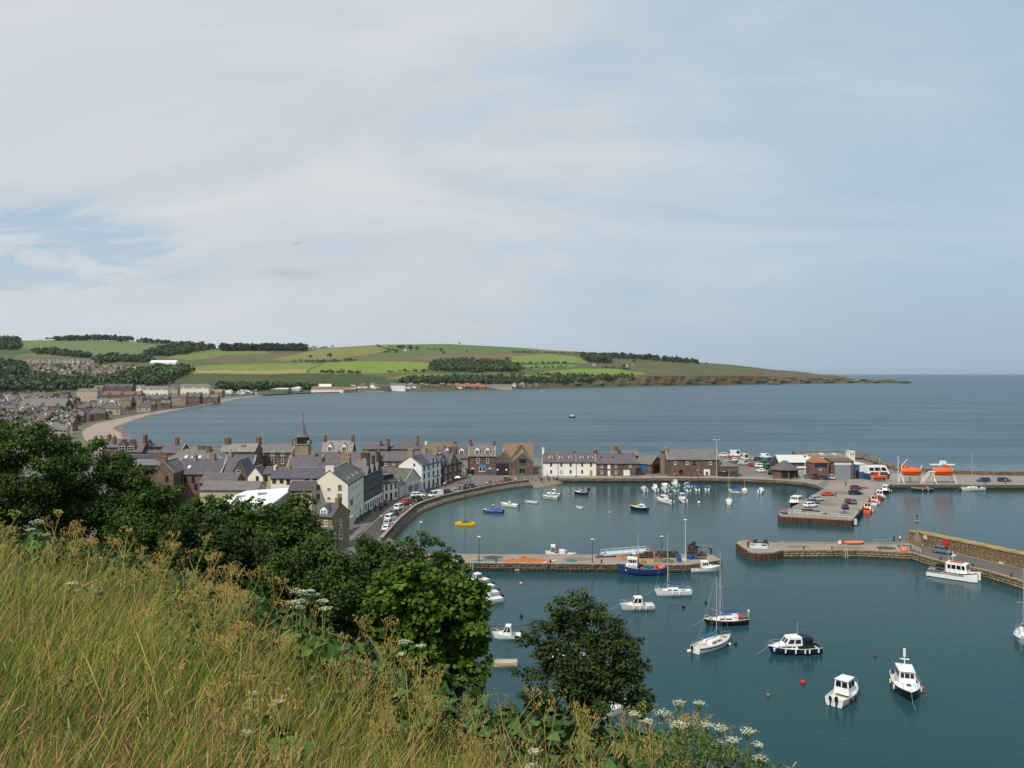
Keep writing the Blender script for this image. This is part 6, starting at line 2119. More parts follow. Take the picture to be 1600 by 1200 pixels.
heap(1290,803.5,1.0,.5,.5,'dark gear heap behind the middle of the jetty railing',MATS['dark_gear'],'gear pile','gear_pile')
heap(1319,803,1.4,.9,1.0,'grey gear pile at the right front of the jetty',mat('grey_gear',(0.14,0.14,0.13),.95,.4,3,bump=.8,bscale=9),'gear pile','gear_pile')
heap(1175,847.8,1.2,.7,.8,'mixed brown gear heap at the tip of the outer jetty',M_rope,'gear pile','gear_pile')
# gangways
def gangway(a,b,label,w=1.3,m=None,holes=True):
 a,b = Vector(a),Vector(b)
 L = (b - a).length
 t = thing('gangway',label,'gangway',a,math.atan2(b.y - a.y,b.x - a.x))
 t.rotation_euler.y = -math.asin((b.z - a.z) / L)
 m = m or mat('pale_blue_alloy',(0.58,0.66,0.70),.45,.08,2)
 MB().box(0,L,-w / 2,w / 2,0,.12).build('deck',m,t)
 for s in (-1,1):
  o = MB().box(0,L,s * w / 2 - .03,s * w / 2 + .03,.95,1.03).box(0,L,s * w / 2 - .03,s * w / 2 + .03,.123,.45)
  sd = o.build('side_panel',m,t)
  n = int(L / 1.4)
  for k in range(n + 1):
   MB().box(L * k / n - .035,L * k / n + .035,s * w / 2 - .035,s * w / 2 + .035,.453,.947).build('stanchion',m,sd)
a,b = at(941,867.6,1.9),at(1012,862.0,2.1)
gangway(a,b,'long pale blue alloy gangway lying along the back of the middle pier',1.9)
gangway(at(1172,856.3,1.65),at(1199,857.6,1.65),'pale gangway lying on the round head of the outer jetty',1.0)
p = at(1024,871,1.6)
t = thing('boat_trailer','red steel frame trolley standing among the creel stacks','trailer',p)
for q in (((-1.2,-.6,.3),(1.2,-.6,.3)),((-1.2,.6,.3),(1.2,.6,.3)),((-1.2,-.6,.3),(-1.2,.6,.3)),((-1.2,0,.3),(-.4,0,2.4)),((-.4,0,2.4),(1.1,0,.3)),((-.8,-.6,.3),(-.4,0,1.6)),((-.8,.6,.3),(-.4,0,1.6))):
 MB().tube(q,.07,5).build('frame_bar',M_red,t)
for s in (-1,1):
 MB().tube([(.3,s * .75,.3),(.3,s * .9,.3)],.3,10).build('wheel',M_black,t)
# round floats
def ballf(px,py,r,label,m,z=0.0,name='mooring_buoy',cat='buoy',group=None):
 p = at(px,py,z)
 t = thing(name,label,cat,p,group=group)
 MB().ball((0,0,r * .55),r,10,7).build('float',m,t,smooth=True)
 MB().tube([(0,0,r * 1.5),(0,0,r * 1.85)],r * .16,5).build('eye',M_black,t)
 return t
ballf(1412.5,862.5,.75,'big orange float lying on the breakwater road',mat('orange_float',(0.80,0.17,0.09),.5,.1,3),1.6)
ballf(1254.5,1068,.32,'red mooring buoy between the pilot boat and the dark cruiser',M_red)
ballf(1200.5,1088,.26,'small brown mooring buoy nearest the hillside',M_wood)
ballf(1367.5,1026,.22,'faint dark red buoy right of the dark hulled cruiser',mat('faded_red',(0.2,0.05,0.05),.7,.1))
ballf(814,912.5,.26,'white and orange buoy in the water below the middle pier',mat('peach_float',(0.7,0.42,0.28),.6,.1))
ballf(814.5,964.5,.3,'dark buoy left of the single leafy tree',M_black)
ballf(1068,950,.28,'dark mooring buoy right of the white cabin cruiser',M_black)
ballf(1103,942.5,.26,'dark mooring buoy left of the black sloop',M_black)
ballf(1149.5,1007.5,.26,'dark mooring buoy off the bow of the striped sloop',M_black)
ballf(1092,786.0,.42,'white mooring buoy in the middle of the inner basin',M_white)
ballf(952.5,801.5,.3,'pale orange buoy near the left of the inner basin',MATS['peach_float'])
ballf(1048,773.5,.34,'pale mooring buoy behind the white cabin boats',MATS['peach_float'])
ballf(919.5,765.5,.5,'black buoy right of the navy speedboat',M_black)
# orange kayak / inflatable on the back of the outer jetty
t = thing('inflatable_boat','orange inflatable lying on the back edge of the outer jetty','boat',at(1335,849.6,1.7),0.02)
for s in (-1,1):
 MB().tube([(-2.0,s * .5,.3),(1.2,s * .5,.3),(2.0,s * .12,.45)],[.26,.26,.2],8).build('tube',MATS['orange_float'],t,smooth=True)
MB().box(-1.8,1.4,-.4,.4,.12,.2).build('floor',M_grey,t)
for px,c,lb in ((1312,M_white,'white jerry can left of the orange inflatable'),(1316,M_red,'red jerry can left of the orange inflatable')):
 tag(MB().box(-.3,.3,-.2,.2,0,.6).tube([(.1,0,.6),(.1,0,.75)],.08,6).build('jerry_can',c,loc=at(px,849.4,1.75)),lb,'can')
# rope from hill to the moorings (a line across the water beside the little white boat)
a,b = at(758,978,.8),at(830,976,.9)
tag(MB().tube([a,a.lerp(b,.5) - Vector((0,0,.3)),b],.05,5).build('mooring_line',mat('dark_rope',(0.06,0.05,0.05),.9,.2)),'dark mooring line stretched behind the little white cabin boat','rope')
# low sea wall and rocks behind the far right quay
t = thing('sea_wall','long low brown sea wall behind the blue cars on the far right quay','wall',(0,0,0))
swl = [(X(1392,334),333),(X(1500,315),315.5),(X(1620,312),312),(X(1800,313),313)]
mb = MB()
for a,b in zip(swl[:-1],swl[1:]):
 mb.prism([a,b,(b[0],b[1] + 1.2),(a[0],a[1] + 1.2)],-2,3.0)
mb.build('core',MATS['quay_core_stone'],t)
block_wall('stones',swl,zc_(1.5),zc_(3.1),base=(0.20,0.145,0.095),course=.4,blk=1.0,weed=-5,parent=t,kind='stuff')
rk = MB().ball((0,0,.3),(1.1,.8,.7),7,5)
rkd = []
for k in range(3):
 me = rk.data('rock',mat('armour_rock',(0.15,0.12,0.095),.9,.3,.8))
 for v in me.vertices:
  v.co += Vector((random.uniform(-1,1),random.uniform(-1,1),random.uniform(-1,1))) * .22
 rkd.append(me)
for i in range(34):
 px = 1346 + i * 1.9 + random.uniform(-1,1)
 d = np.interp(px,[1346,1395,1412],[378,334,331]) + random.uniform(-3,2)
 o = tag(place('rock',rkd[i % 3],None,(X(px,d),d,1.7 + random.uniform(-.2,.6)),random.uniform(0,6)),'brown rock in the sea defence behind the boatyard','rock','rocks of the sea defence behind the boatyard')
 o.scale = [random.uniform(.8,1.7)] * 3
bol = MB().tube([(0,0,0),(0,0,.12),(0,0,.16),(0,0,.5),(0,0,.55),(0,0,.66)],[.24,.24,.13,.12,.2,.16],9).data('bollard',M_black)
BOL = [(900,746.2),(960,746),(1020,745.9),(1080,745.8),(1150,746.4),(1210,748.8),(1262,780.5),(1237,794.5),(1342,799),(1358,780),(700,878),(775,878.4),(860,879.8),(940,880.3),(1256,858.6),(1300,858.4),(1375,860.4),(1470,875.5),(1520,886),(1580,902),(1460,756.2),(1540,756.6)]
for px,py in BOL:
 w = 'on the north quay edge' if py < 750 and px < 1215 else ('on the middle pier edge' if px < 950 else ('on the jetty edge' if 1230 < px < 1360 and py < 800 else ('on the far right quay' if py < 760 else 'on the outer jetty edge')))
 tag(place('bollard',bol,None,at(px,py,1.62)),'black iron mooring bollard ' + w,'bollard','bollards ' + w)
M_patch = mat('patched_concrete',(0.16,0.14,0.12),.9,.3,.5,col2=(.22,.19,.16))
for i,(px,py,w,dp) in enumerate(((770,871,5,1.6),(905,873,7,1.8),(985,874.5,4,1.2),(1095,872,3,1.5),(1245,854,6,1.6),(1325,855.5,8,1.5),(1385,856.5,5,2),(1290,787,7,5),(1310,770,8,4),(1345,762,6,3),(1205,745,9,2.2),(985,744.6,12,1.6))):
 p = at(px,py,1.6)
 n = 9
 MB().add([(p.x + w / 2 * math.cos(a * 2 * math.pi / n) * random.uniform(.75,1.1),p.y + dp * math.sin(a * 2 * math.pi / n) * random.uniform(.75,1.1),1.626 + .002 * (i % 2)) for a in range(n)],[tuple(range(n))]).build('concrete_patch',M_patch if i % 3 else mat('tar_patch',(0.07,0.066,0.062),.8,.3,.5),kind='structure')
# ================================================================== BOATS
def hull_sections(L,B,fb,bow,n=11,tr=.86,rake=.09,draft=.3,full=2.3,dbl=False):
 S = []
 for i in range(n + 1):
  t = i / n
  if dbl and t < .4:
   b = B / 2 * (1 - ((.4 - t) / .4) ** 2.2 * .94)
  elif t < .45:
   b = B / 2 * (tr + (1 - tr) * math.sin(t / .45 * math.pi / 2))
  else:
   b = B / 2 * max(.012,1 - ((t - .45) / .55) ** full)
  s = fb + bow * t ** 2.2 + (.12 * (1 - t) ** 3 if not dbl else .25 * (1 - t) ** 2)
  xg = -L / 2 + L * t
  k = rake * L * max(0,t - .45) ** 1.6 / .55 ** 1.6
  fl = .80 + .1 * (1 - t)
  S.append((xg,b,s,[(xg,b,s),(xg - k * .35,b * (fl + .1),s * .5),(xg - k * .8,b * fl * .92,0.0),(xg - k,b * .55,-draft * .7),(xg - k,0,-draft)]))
 return S
def hull(t,L,B,fb,bow,mt,band=None,deckm=None,cockpit=.0,cz=.45,rail=None,lower=None,**k):
 S = hull_sections(L,B,fb,bow,**k)
 mb = MB()
 rings = []
 for xg,b,s,h in S:
  rings.append(h + [(x,-y,z) for x,y,z in reversed(h[:-1])])
 mb.loft(rings,0,caps=False,closed=False)
 mb.add(rings[0],[tuple(range(9))],0)
 m2 = [mt,lower or mt]
 hl = mb.build('hull',m2,t,smooth=True)
 for f in hl.data.polygons:
  if f.center.z < .12 and lower:
   f.material_index = 1
 dk = MB()
 pr = []
 for i,(xg,b,s,h) in enumerate(S):
  tt_ = i / (len(S) - 1)
  z = s - (.04 if tt_ >= cockpit else cz)
  if cockpit and pr and tt_ >= cockpit > (i - 1) / (len(S) - 1):
   pr.append((xg - .02,b * .97,s - cz))
  pr.append((xg,b * .97,z))
 dk.loft([[(x,-b,z),(x,b,z)] for x,b,z in pr],0,caps=False,closed=False)
 dk.build('deck',deckm or M_offw,t)
 rm = rail or mt
 for sgn in (-1,1):
  MB().tube([(xg,sgn * b,s) for xg,b,s,h in S],max(.035,B * .018),5).build('gunwale',rm,t)
 if band:
  for sgn in (-1,1):
   mb = MB()
   mb.loft([[(h[0][0] * (1 - f) + h[1][0] * f,sgn * ((h[0][1] * (1 - f) + h[1][1] * f) + .025),h[0][2] * (1 - f) + h[1][2] * f) for f in (.25,.62)] for xg,b,s,h in S[:-1]],0,caps=False,closed=False)
   mb.build('stripe',band,t)
 return S
def cabin(t,x0,x1,w,z0,z1,fs=.4,as_=.1,tum=.86,m=None,wf=.8,nside=2,nfront=2,naft=0,v=(.42,.86),roofm=None,name='cabin',over=.0,glass=None):
 m = m or M_white
 glass = glass or M_glass
 A = [Vector(q) for q in ((x0,-w,z0),(x1,-w * wf,z0),(x1,w * wf,z0),(x0,w,z0))]
 T = [Vector(q) for q in ((x0 + as_,-w * tum,z1),(x1 - fs,-w * wf * tum,z1),(x1 - fs,w * wf * tum,z1),(x0 + as_,w * tum,z1))]
 c = MB().loft([A,T]).build(name,m,t)
 cx = (x0 + x1 - fs) / 2
 crown = [(p.x + (over if p.x > cx else -over),p.y * (1 + over * .3),p.z) for p in T]
 top = [(q[0] * .94 + cx * .06,q[1] * .86,q[2] + .11) for q in crown]
 low = [(q[0],q[1],q[2] + .003) for q in crown]
 mid = [(q[0],q[1],q[2] + .06) for q in crown]
 MB().loft([low,mid,top]).build('roof',roofm or m,c)
 def wins(bl,br,tr,tl,n,gap=.08):
  nrm = (br - bl).cross(tl - bl).normalized()
  for i in range(n):
   u0,u1 = (i + gap) / n + (.06 if i == 0 else 0),(i + 1 - gap) / n - (.06 if i == n - 1 else 0)
   q = []
   for u_,v_ in ((u0,v[0]),(u1,v[0]),(u1,v[1]),(u0,v[1])):
    q.append(bl.lerp(br,u_).lerp(tl.lerp(tr,u_),v_))
   MB().loft([[p - nrm * .01 for p in q],[p + nrm * .018 for p in q]]).build('window',glass,c)
 if nside:
  wins(A[0],A[1],T[1],T[0],nside)
  wins(A[2],A[3],T[3],T[2],nside)
 if nfront:
  wins(A[1],A[2],T[2],T[1],nfront)
 if naft:
  wins(A[3],A[0],T[0],T[3],naft)
 return c
def outboard(t,L,y=0.0,s=1.0,z=.5,m=None):
 o = MB().loft([[(-L / 2 - .1 - a * .32 * s,y + b * .18 * s,z + c) for a,b in ((0,-1),(1,-.8),(1,.8),(0,1))] for c in (0,.5 * s)])
 o.loft([[(-L / 2 - .12 - a * .26 * s,y + b * .14 * s,z + .5 * s + .003) for a,b in ((0,-1),(1,-.8),(1,.8),(0,1))],[(-L / 2 - .16 - a * .16 * s,y + b * .08 * s,z + .62 * s) for a,b in ((0,-1),(1,-.8),(1,.8),(0,1))]])
 o.box(-L / 2 - .32 * s,-L / 2 - .16,y - .06,y + .06,-.3,z)
 return o.build('outboard_motor',m or M_black,t)
def rail3(t,pts,m=None,r=.022,posts=True,drop=.5,name='pulpit_rail'):
 mb = MB().tube(pts,r,5)
 if posts:
  for p in pts:
   mb.tube([p,(p[0],p[1],p[2] - drop)],r,4)
 return mb.build(name,m or M_steel,t)
def fenders(t,S,idx,side,m=None):
 for i in idx:
  xg,b,s,h = S[i]
  for sd in side:
   MB().tube([(xg,sd * (b + .12),s - .05),(xg,sd * (b + .14),s - .15),(xg,sd * (b + .12),s - .55),(xg,sd * (b + .1),s - .62)],[.04,.12,.12,.04],7).build('fender',m or M_white,t)
def seat_boat(name,label,cat,bow,stern,L=None,group=None,z=0.0):
 b,s = at(*bow,z),at(*stern,z)
 c = (b + s) / 2
 t = thing(name,label,cat,(c.x,c.y,z),math.atan2(b.y - s.y,b.x - s.x),group)
 return t,L or (b - s).length
def mast(t,x,h,z0,boom=None,cover=None,stays=True,L=7,B=2.3,m=None,spread=.45):
 MB().tube([(x,0,z0),(x,0,h)],[.075,.05],7).build('mast',m or M_mast,t)
 if spread:
  MB().tube([(x,-B * .36,h * .52),(x,B * .36,h * .52)],.03,5).build('spreader',m or M_mast,t)
 if boom:
  MB().tube([(x,0,z0 + 1.0),(x - boom,0,z0 + .95)],.06,6).build('boom',m or M_mast,t)
  if cover:
   MB().loft([[(x - boom * f + .05,w * math.cos(a * math.pi / 4),z0 + 1.0 + hh + w * 1.3 * math.sin(a * math.pi / 4)) for a in range(8)] for f,w,hh in ((-.02,.10,.55),(.06,.17,.32),(.4,.17,.16),(.8,.13,.12),(1.0,.07,.08))]).build('sail_cover',cover,t,smooth=True)
 if stays:
  for q,hh in (((L / 2 - .1,0,.95),h * .98),((-L / 2 + .1,0,.8),h),((x - .1,B * .46,.75),h * .95),((x - .1,-B * .46,.75),h * .95),((x - .2,B * .45,.75),h * .52),((x - .2,-B * .45,.75),h * .52)):
   MB().tube([q,(x,0,hh)],.016,4).build('stay',M_wire,t)
def yacht(label,bow,stern,mh,hullm,band=None,lower=None,cover=None,L=None,deck=None,mx=.08,dodger=None,fend=(),fender_side=(-1,1),ob=False,mastm=None,cat='yacht'):
 t,L = seat_boat('yacht',label,cat,bow,stern,L)
 B = L * .34
 S = hull(t,L,B,.78,.38,hullm,band,deck or M_offw,cockpit=.26,cz=.4,tr=.62,lower=lower,rail=M_offw)
 cabin(t,-L * .16,L * .26,B * .30,.74,1.22,fs=.9,as_=.1,wf=.55,nside=2,nfront=0,v=(.3,.75),name='coachroof')
 MB().box(L * .30,L * .38,-.25,.25,1.02,1.12).build('hatch',M_grey,t)
 if dodger:
  cabin(t,-L * .26,-L * .12,B * .30,.8,1.55,fs=.35,as_=.0,wf=.9,nside=0,nfront=0,m=dodger,name='spray_hood')
 mast(t,L * mx,mh,.85,boom=L * .42,cover=cover,L=L,B=B,m=mastm)
 rail3(t,[(L * .36,B * .22,1.55),(L * .5,0,1.65),(L * .36,-B * .22,1.55)])
 rail3(t,[(-L * .36,B * .36,1.35),(-L * .5,B * .28,1.35),(-L * .5,-B * .28,1.35),(-L * .36,-B * .36,1.35)],name='pushpit_rail')
 for s in (-1,1):
  mb = MB()
  pts = [(S[i][0],s * S[i][1] * .95,S[i][2] + .5) for i in (2,4,6,8)]
  mb.tube(pts,.012,4)
  for p in pts:
   mb.tube([p,(p[0],p[1],p[2] - .5)],.015,4)
  mb.build('guard_wire',M_steel,t)
 fenders(t,S,fend,fender_side)
 MB().tube([(L * .49,0,1.1),(L * .5 + 1.0,0,.4),(L * .5 + 2.4,.2,-.1)],.022,4).build('mooring_rope',M_wire,t)
 MB().box(-L * .5 - .12,-L * .5 + .02,-.04,.04,-.4,.75).build('rudder',M_offw,t)
 if ob:
  outboard(t,L,.4,.8,.55)
 return t,L,B,S
yacht('white sloop with a pale blue deck and furled navy sail below the pier',(1022.5,930),(1080,929.5),11.0,M_white,None,cover=M_blue,deck=mat('pale_blue_deck',(0.48,0.66,0.74),.6,.08,3),fend=(4,6),mx=.14)[0]
t,L,B,S = yacht('black hulled sloop with a bright blue sail cover and self steering vane',(1099.5,977.5),(1167,974),11.8,mat('black_hull',(0.016,0.015,0.016),.25,.1,2,spec=.5),None,lower=mat('antifoul_brown',(0.10,0.06,0.04),.8,.2),cover=M_blue,dodger=M_offw,mx=.12)
MB().tube([(-L * .5,.3,1.2),(-L * .52,.3,2.0)],.04,5).loft([[(-L * .52 + a * .05,.3 + b * .25,z) for a,b in ((-1,-1),(1,-1),(1,1),(-1,1))] for z in (1.9,2.3)]).build('steering_vane',M_white,t)
MB().box(-L * .42,-L * .30,-.5,.5,1.0,1.3).build('life_raft',M_red,t)
t,L,B,S = yacht('white sloop with a dark blue stripe nearest the hillside tree',(1141,1003),(1086,1021),10.2,M_white,band=M_navy,cover=mat('bright_blue_canvas',(0.03,0.16,0.38),.75,.12,3),mx=.10,ob=True,deck=mat('cream_deck',(0.58,0.52,0.44),.7,.08,3))
ballf(1076.5,1019,.28,'white float off the stern of the striped sloop',M_white)
ballf(1139.5,1008,.28,'white float hanging by the bow of the striped sloop',M_white)
yacht('white yacht cut off by the right edge of the picture',(1596,1012),(1605,988),11.0,M_white,M_navy,cover=M_blue,L=8.0,mx=.1)
yacht('small white yacht with a tall mast in the inner basin',(1139,783.5),(1139,789),10.6,M_white,None,L=6.2,cover=None,mx=.1)
yacht('white motor sailer with a tall mast lying against the far right quay',(1503,766.5),(1536,766),13.0,M_white,None,cover=None,dodger=M_navy,mx=.02,L=8.5)
def cruiser(label,bow,stern,L=None,hullm=None,band=None,lower=None,kind='cuddy',ob=1,B=None,fend=(),fside=(-1,),name='motor_boat',cat='motor boat',deckm=None,canvas=None,roofm=None,glass=None,rail=True,fb=.75):
 t,L = seat_boat(name,label,cat,bow,stern,L)
 B = B or L * .37
 S = hull(t,L,B,fb,.35,hullm or M_white,band,deckm or M_offw,cockpit=.45 if kind != 'open' else .8,cz=.42,tr=.86,lower=lower,rail=M_offw)
 MB().tube([(L * .49,0,fb + .3),(L * .5 + .9,0,.35),(L * .5 + 2.2,.2,-.1)],.022,4).build('mooring_rope',M_wire,t)
 if kind == 'cuddy':
  cabin(t,-L * .04,L * .30,B * .34,fb,fb + .45,fs=L * .14,as_=0,wf=.55,nside=0,nfront=0,name='foredeck')
  cabin(t,-L * .15,L * .21,B * .37,fb + .02,fb + 1.35,fs=.8,as_=.16,wf=.82,nside=2,nfront=2,v=(.36,.9),over=.10,roofm=roofm,name='wheelhouse')
 elif kind == 'house':
  cabin(t,-L * .02,L * .36,B * .36,fb,fb + .5,fs=L * .12,as_=0,wf=.55,nside=0,nfront=0,name='foredeck')
  cabin(t,-L * .17,L * .19,B * .38,fb + .02,fb + 1.7,fs=.4,as_=.1,wf=.9,nside=2,nfront=3,naft=2,v=(.5,.9),over=.14,roofm=roofm,name='wheelhouse')
 elif kind == 'speed':
  cabin(t,L * .0,L * .32,B * .33,fb,fb + .35,fs=L * .2,as_=0,wf=.45,nside=0,nfront=0,name='foredeck')
  cabin(t,-L * .02,L * .12,B * .32,fb + .3,fb + .75,fs=.5,as_=-.1,wf=.8,nside=1,nfront=2,v=(.1,.95),name='windscreen')
 if canvas:
  mb = MB()
  rings = []
  for xg,b,s,h in S[:8]:
   rr_ = (xg + L / 2) / L
   top = fb + .25 + .45 * math.sin(min(1,rr_ * 1.6) * math.pi)
   rings.append([(xg,b * 1.02,s - .1),(xg,b * 1.03,s + .02),(xg,b * .5,top),(xg,0,top + .1),(xg,-b * .5,top),(xg,-b * 1.03,s + .02),(xg,-b * 1.02,s - .1)])
  mb.loft(rings).build('canvas_cover',canvas,t,smooth=True)
 if rail and kind in ('cuddy','house'):
  rail3(t,[(L * .12,B * .42,fb + .7),(L * .36,B * .26,fb + .85),(L * .5,0,fb + .95),(L * .36,-B * .26,fb + .85),(L * .12,-B * .42,fb + .7)])
 for i in range(ob):
  outboard(t,L,(i - (ob - 1) / 2) * .75,1.0 if i == 0 else .8,fb - .1)
 fenders(t,S,fend,fside)
 return t,L,B,S
GREEN_GLASS = mat('green_glass',(0.05,0.075,0.07),.1,0,spec=.6)
cruiser('white cabin cruiser with greenish windows left of the navy sail sloop',(969,952.5),(1021.5,951.5),kind='cuddy',ob=0,fend=(3,5,7),fside=(-1,1),glass=GREEN_GLASS,lower=M_offw,hullm=mat('pale_hull',(0.6,0.6,0.6),.3,.05,2,spec=.5))
t,L,B,S = cruiser('dark hulled motor cruiser with a black canopy and a row of white fenders',(1200,1021.5),(1279,1018.5),hullm=M_navy,kind='none',ob=0,fend=(1,3,4,6,8,10),fside=(-1,1),lower=M_black,fb=.85,B=2.9)
cabin(t,-L * .02,L * .42,B * .38,.85,1.35,fs=L * .10,as_=0,wf=.5,nside=4,nfront=0,v=(.3,.62),name='coachroof')
cabin(t,-L * .12,L * .22,B * .37,1.3,2.35,fs=.75,as_=.05,wf=.85,nside=2,nfront=2,v=(.28,.82),over=.05,name='wheelhouse')
cabin(t,-L * .36,-L * .121,B * .36,.9,2.3,fs=.02,as_=.18,wf=1.0,nside=1,nfront=0,v=(.35,.8),m=mat('black_canopy',(0.018,0.022,0.03),.6,.1,2),name='canopy')
MB().tube([(-L * .08,0,2.4),(-L * .08,0,4.3)],.05,6).tube([(-L * .08,-.3,3.7),(-L * .08,.3,3.7)],.03,5).ball((-L * .08,0,4.3),.09,6,4).build('mast',M_grey,t)
MB().ball((L * .02,0,2.52),(.32,.32,.14),10,5).build('radar_dome',M_white,t)
rail3(t,[(L * .2,B * .40,1.6),(L * .42,B * .2,1.75),(L * .49,0,1.85),(L * .42,-B * .2,1.75),(L * .2,-B * .40,1.6)])
t,L,B,S = cruiser('white pilothouse boat seen from behind with two black outboards',(1337,1080.5),(1303,1104),hullm=M_white,kind='house',ob=2,fend=(3,5),fside=(-1,1),fb=.85,B=2.5)
for f in [c for c in t.children if c.name.startswith('fender')]:
 f.data.materials[0] = M_black
t,L,B,S = cruiser('black hulled boat with a white wheelhouse pointing straight at the hillside',(1424,1098.5),(1408,1063),hullm=mat('black_hull',(0.016,0.015,0.016)),kind='none',ob=0,fb=1.0,B=3.1,L=8.0,deckm=M_white,fend=(4,7),fside=(-1,1))
cabin(t,L * .02,L * .36,B * .38,1.05,1.5,fs=L * .13,as_=0,wf=.55,nside=0,nfront=0,name='foredeck')
cabin(t,-L * .24,L * .14,B * .36,1.05,2.75,fs=.25,as_=.05,wf=.92,nside=3,nfront=3,v=(.55,.9),over=.14,name='wheelhouse')
MB().tube([(-L * .14,0,2.8),(-L * .16,0,5.0)],.06,6).box(-L * .16 - .1,-L * .16 + .1,-.55,.55,3.6,3.7).build('mast',M_white,t)
MB().tube([(-L * .15,0,4.0),(-L * .15,0,5.0)],.17,8).build('radar_reflector',M_white,t)
MB().tube([(-L * .12,-.45,2.8),(-L * .13,-.45,5.1)],.02,4).build('aerial',M_black,t)
MB().box(L * .22,L * .28,-.25,.25,1.5,1.58).build('hatch',M_black,t)
rail3(t,[(-L * .3,B * .48,1.75),(L * .1,B * .48,1.8),(L * .4,B * .26,1.95),(L * .5,0,2.05),(L * .4,-B * .26,1.95),(L * .1,-B * .48,1.8),(-L * .3,-B * .48,1.75)])
MB().ball((L * .1,B * .5 + .2,.9),.28,8,6).build('red_fender',M_red,t)
t,L,B,S = cruiser('small white cabin boat peeping from behind the single leafy tree',(769,996.5),(816,998),kind='cuddy',ob=0,lower=M_offw,B=1.9,fb=.6)
MB().tube([(0,0,1.9),(-.2,.1,2.8)],.02,4).build('aerial',M_grey,t)
t,L,B,S = cruiser('white workboat with a dark lower hull moored at the middle pier end',(1126,892),(1078,893.5),hullm=M_white,lower=M_navy,band=None,kind='none',ob=1,fb=.8,fend=(2,),fside=(-1,))
cabin(t,-L * .02,L * .30,B * .36,.8,1.2,fs=.6,as_=0,wf=.55,nside=0,nfront=0,name='foredeck')
cabin(t,-L * .14,L * .10,B * .3,.82,2.05,fs=.2,as_=.05,wf=.95,nside=3,nfront=2,v=(.42,.86),over=.06,name='wheelhouse')
for i,(b_,s_,lb,k_) in enumerate((((733,916),(756,911),'white boat half hidden behind the bright sycamore, farthest of its row','cuddy'),((740,926),(764,921),'white boat half hidden behind the bright sycamore, second of its row','speed'),((744,934),(769,931),'pale boat half hidden behind the bright sycamore, third of its row','cuddy'),((750,944.5),(775,941),'white boat half hidden behind the bright sycamore, nearest of its row','speed'),
          ((861,1049),(880,1033),'white boat glimpsed through the middle of the single leafy tree','cuddy'),((900,1052),(916,1040),'white cabin boat glimpsed through the right of the single leafy tree','cuddy'),((940,1124),(968,1112),'white boat between the grass stems below the single leafy tree','speed'),((975,1106),(990,1101),'small white boat under the right skirts of the single leafy tree','open'))):
 cruiser(lb,b_,s_,kind=k_,ob=1,L=5.2 if i < 4 else None)
t,L,B,S = cruiser('cream open boat lying ashore left of the single leafy tree',(767,1041),(808,1040),kind='open',ob=0,hullm=mat('cream_hull',(0.62,0.52,0.38),.5,.08,2),deckm=M_wood,fb=.6)
# inner basin
cruiser('white speedboat with a blue canvas cover near the street wall',(782,790),(810,793),hullm=M_white,kind='speed',canvas=None,ob=1)
t,L,B,S = cruiser('blue canvas covered rigid inflatable beside the yellow multihull',(753.5,800),(786,801.5),hullm=mat('dark_blue_tube',(0.02,0.04,0.14),.5,.1,2),kind='open',canvas=M_blue,ob=1,fb=.55)
cruiser('small pale open dinghy in the inner basin by the sandy slip',(820,785.5),(840,787),hullm=M_offw,kind='open',ob=0,fb=.45,deckm=mat('dinghy_floor',(0.30,0.26,0.18),.8,.2,2))
t,L,B,S = cruiser('cream open launch with a dark line under its wheelhouse near the slip',(847.5,778),(872,780.5),hullm=M_offw,band=M_navy,kind='none',ob=1,fb=.7)
cabin(t,-L * .05,L * .2,B * .3,.7,1.8,fs=.3,as_=.05,nside=2,nfront=2,v=(.3,.85),over=.06,name='wheelhouse',glass=mat('blue_glass',(0.03,0.08,0.16),.15,0))
cruiser('white roofed cabin boat moored close behind the cream launch',(855,774),(875.5,775.5),hullm=M_white,band=M_navy,kind='cuddy',ob=1)
cruiser('white and navy speedboat off the end of the white terrace',(896.5,771.5),(918,773),hullm=M_navy,kind='speed',ob=1,fb=.7)
t,L,B,S = cruiser('pale grey inflatable tender drifting in the inner basin',(900,794),(911,795),hullm=mat('pale_grey_tube',(0.55,0.60,0.64),.6,.05,2),kind='open',ob=0,fb=.4)
t,L,B,S = cruiser('navy pilot launch with a yellow foredeck and white wheelhouse',(984,796),(1013,798),hullm=M_navy,lower=M_black,kind='none',ob=0,fb=.9,deckm=M_yellow,B=2.3)
cabin(t,-L * .34,L * .12,B * .36,.9,1.7,fs=.8,as_=.4,wf=.75,nside=1,nfront=2,v=(.3,.8),name='wheelhouse')
cabin(t,L * .06,L * .34,B * .34,.9,1.25,fs=1.0,as_=0,wf=.5,nside=0,nfront=0,m=M_yellow,name='foredeck')
MB().tube([(-L * .1,0,1.8),(-L * .12,0,3.2)],.04,5).tube([(-L * .0,.2,1.8),(-L * .0,.2,4.6)],.02,4).build('mast',M_offw,t)
cruiser('white cabin boat with a big wheelhouse and black outboard in mid basin',(1025.5,782.5),(1050,788),hullm=M_white,kind='cuddy',ob=1,fb=.9,B=2.4,roofm=M_white)
cruiser('white pilothouse boat showing its stern right of the mid basin cabin boat',(1060,780.5),(1072,786.5),hullm=M_white,kind='house',ob=1,L=5.6,fb=.85)
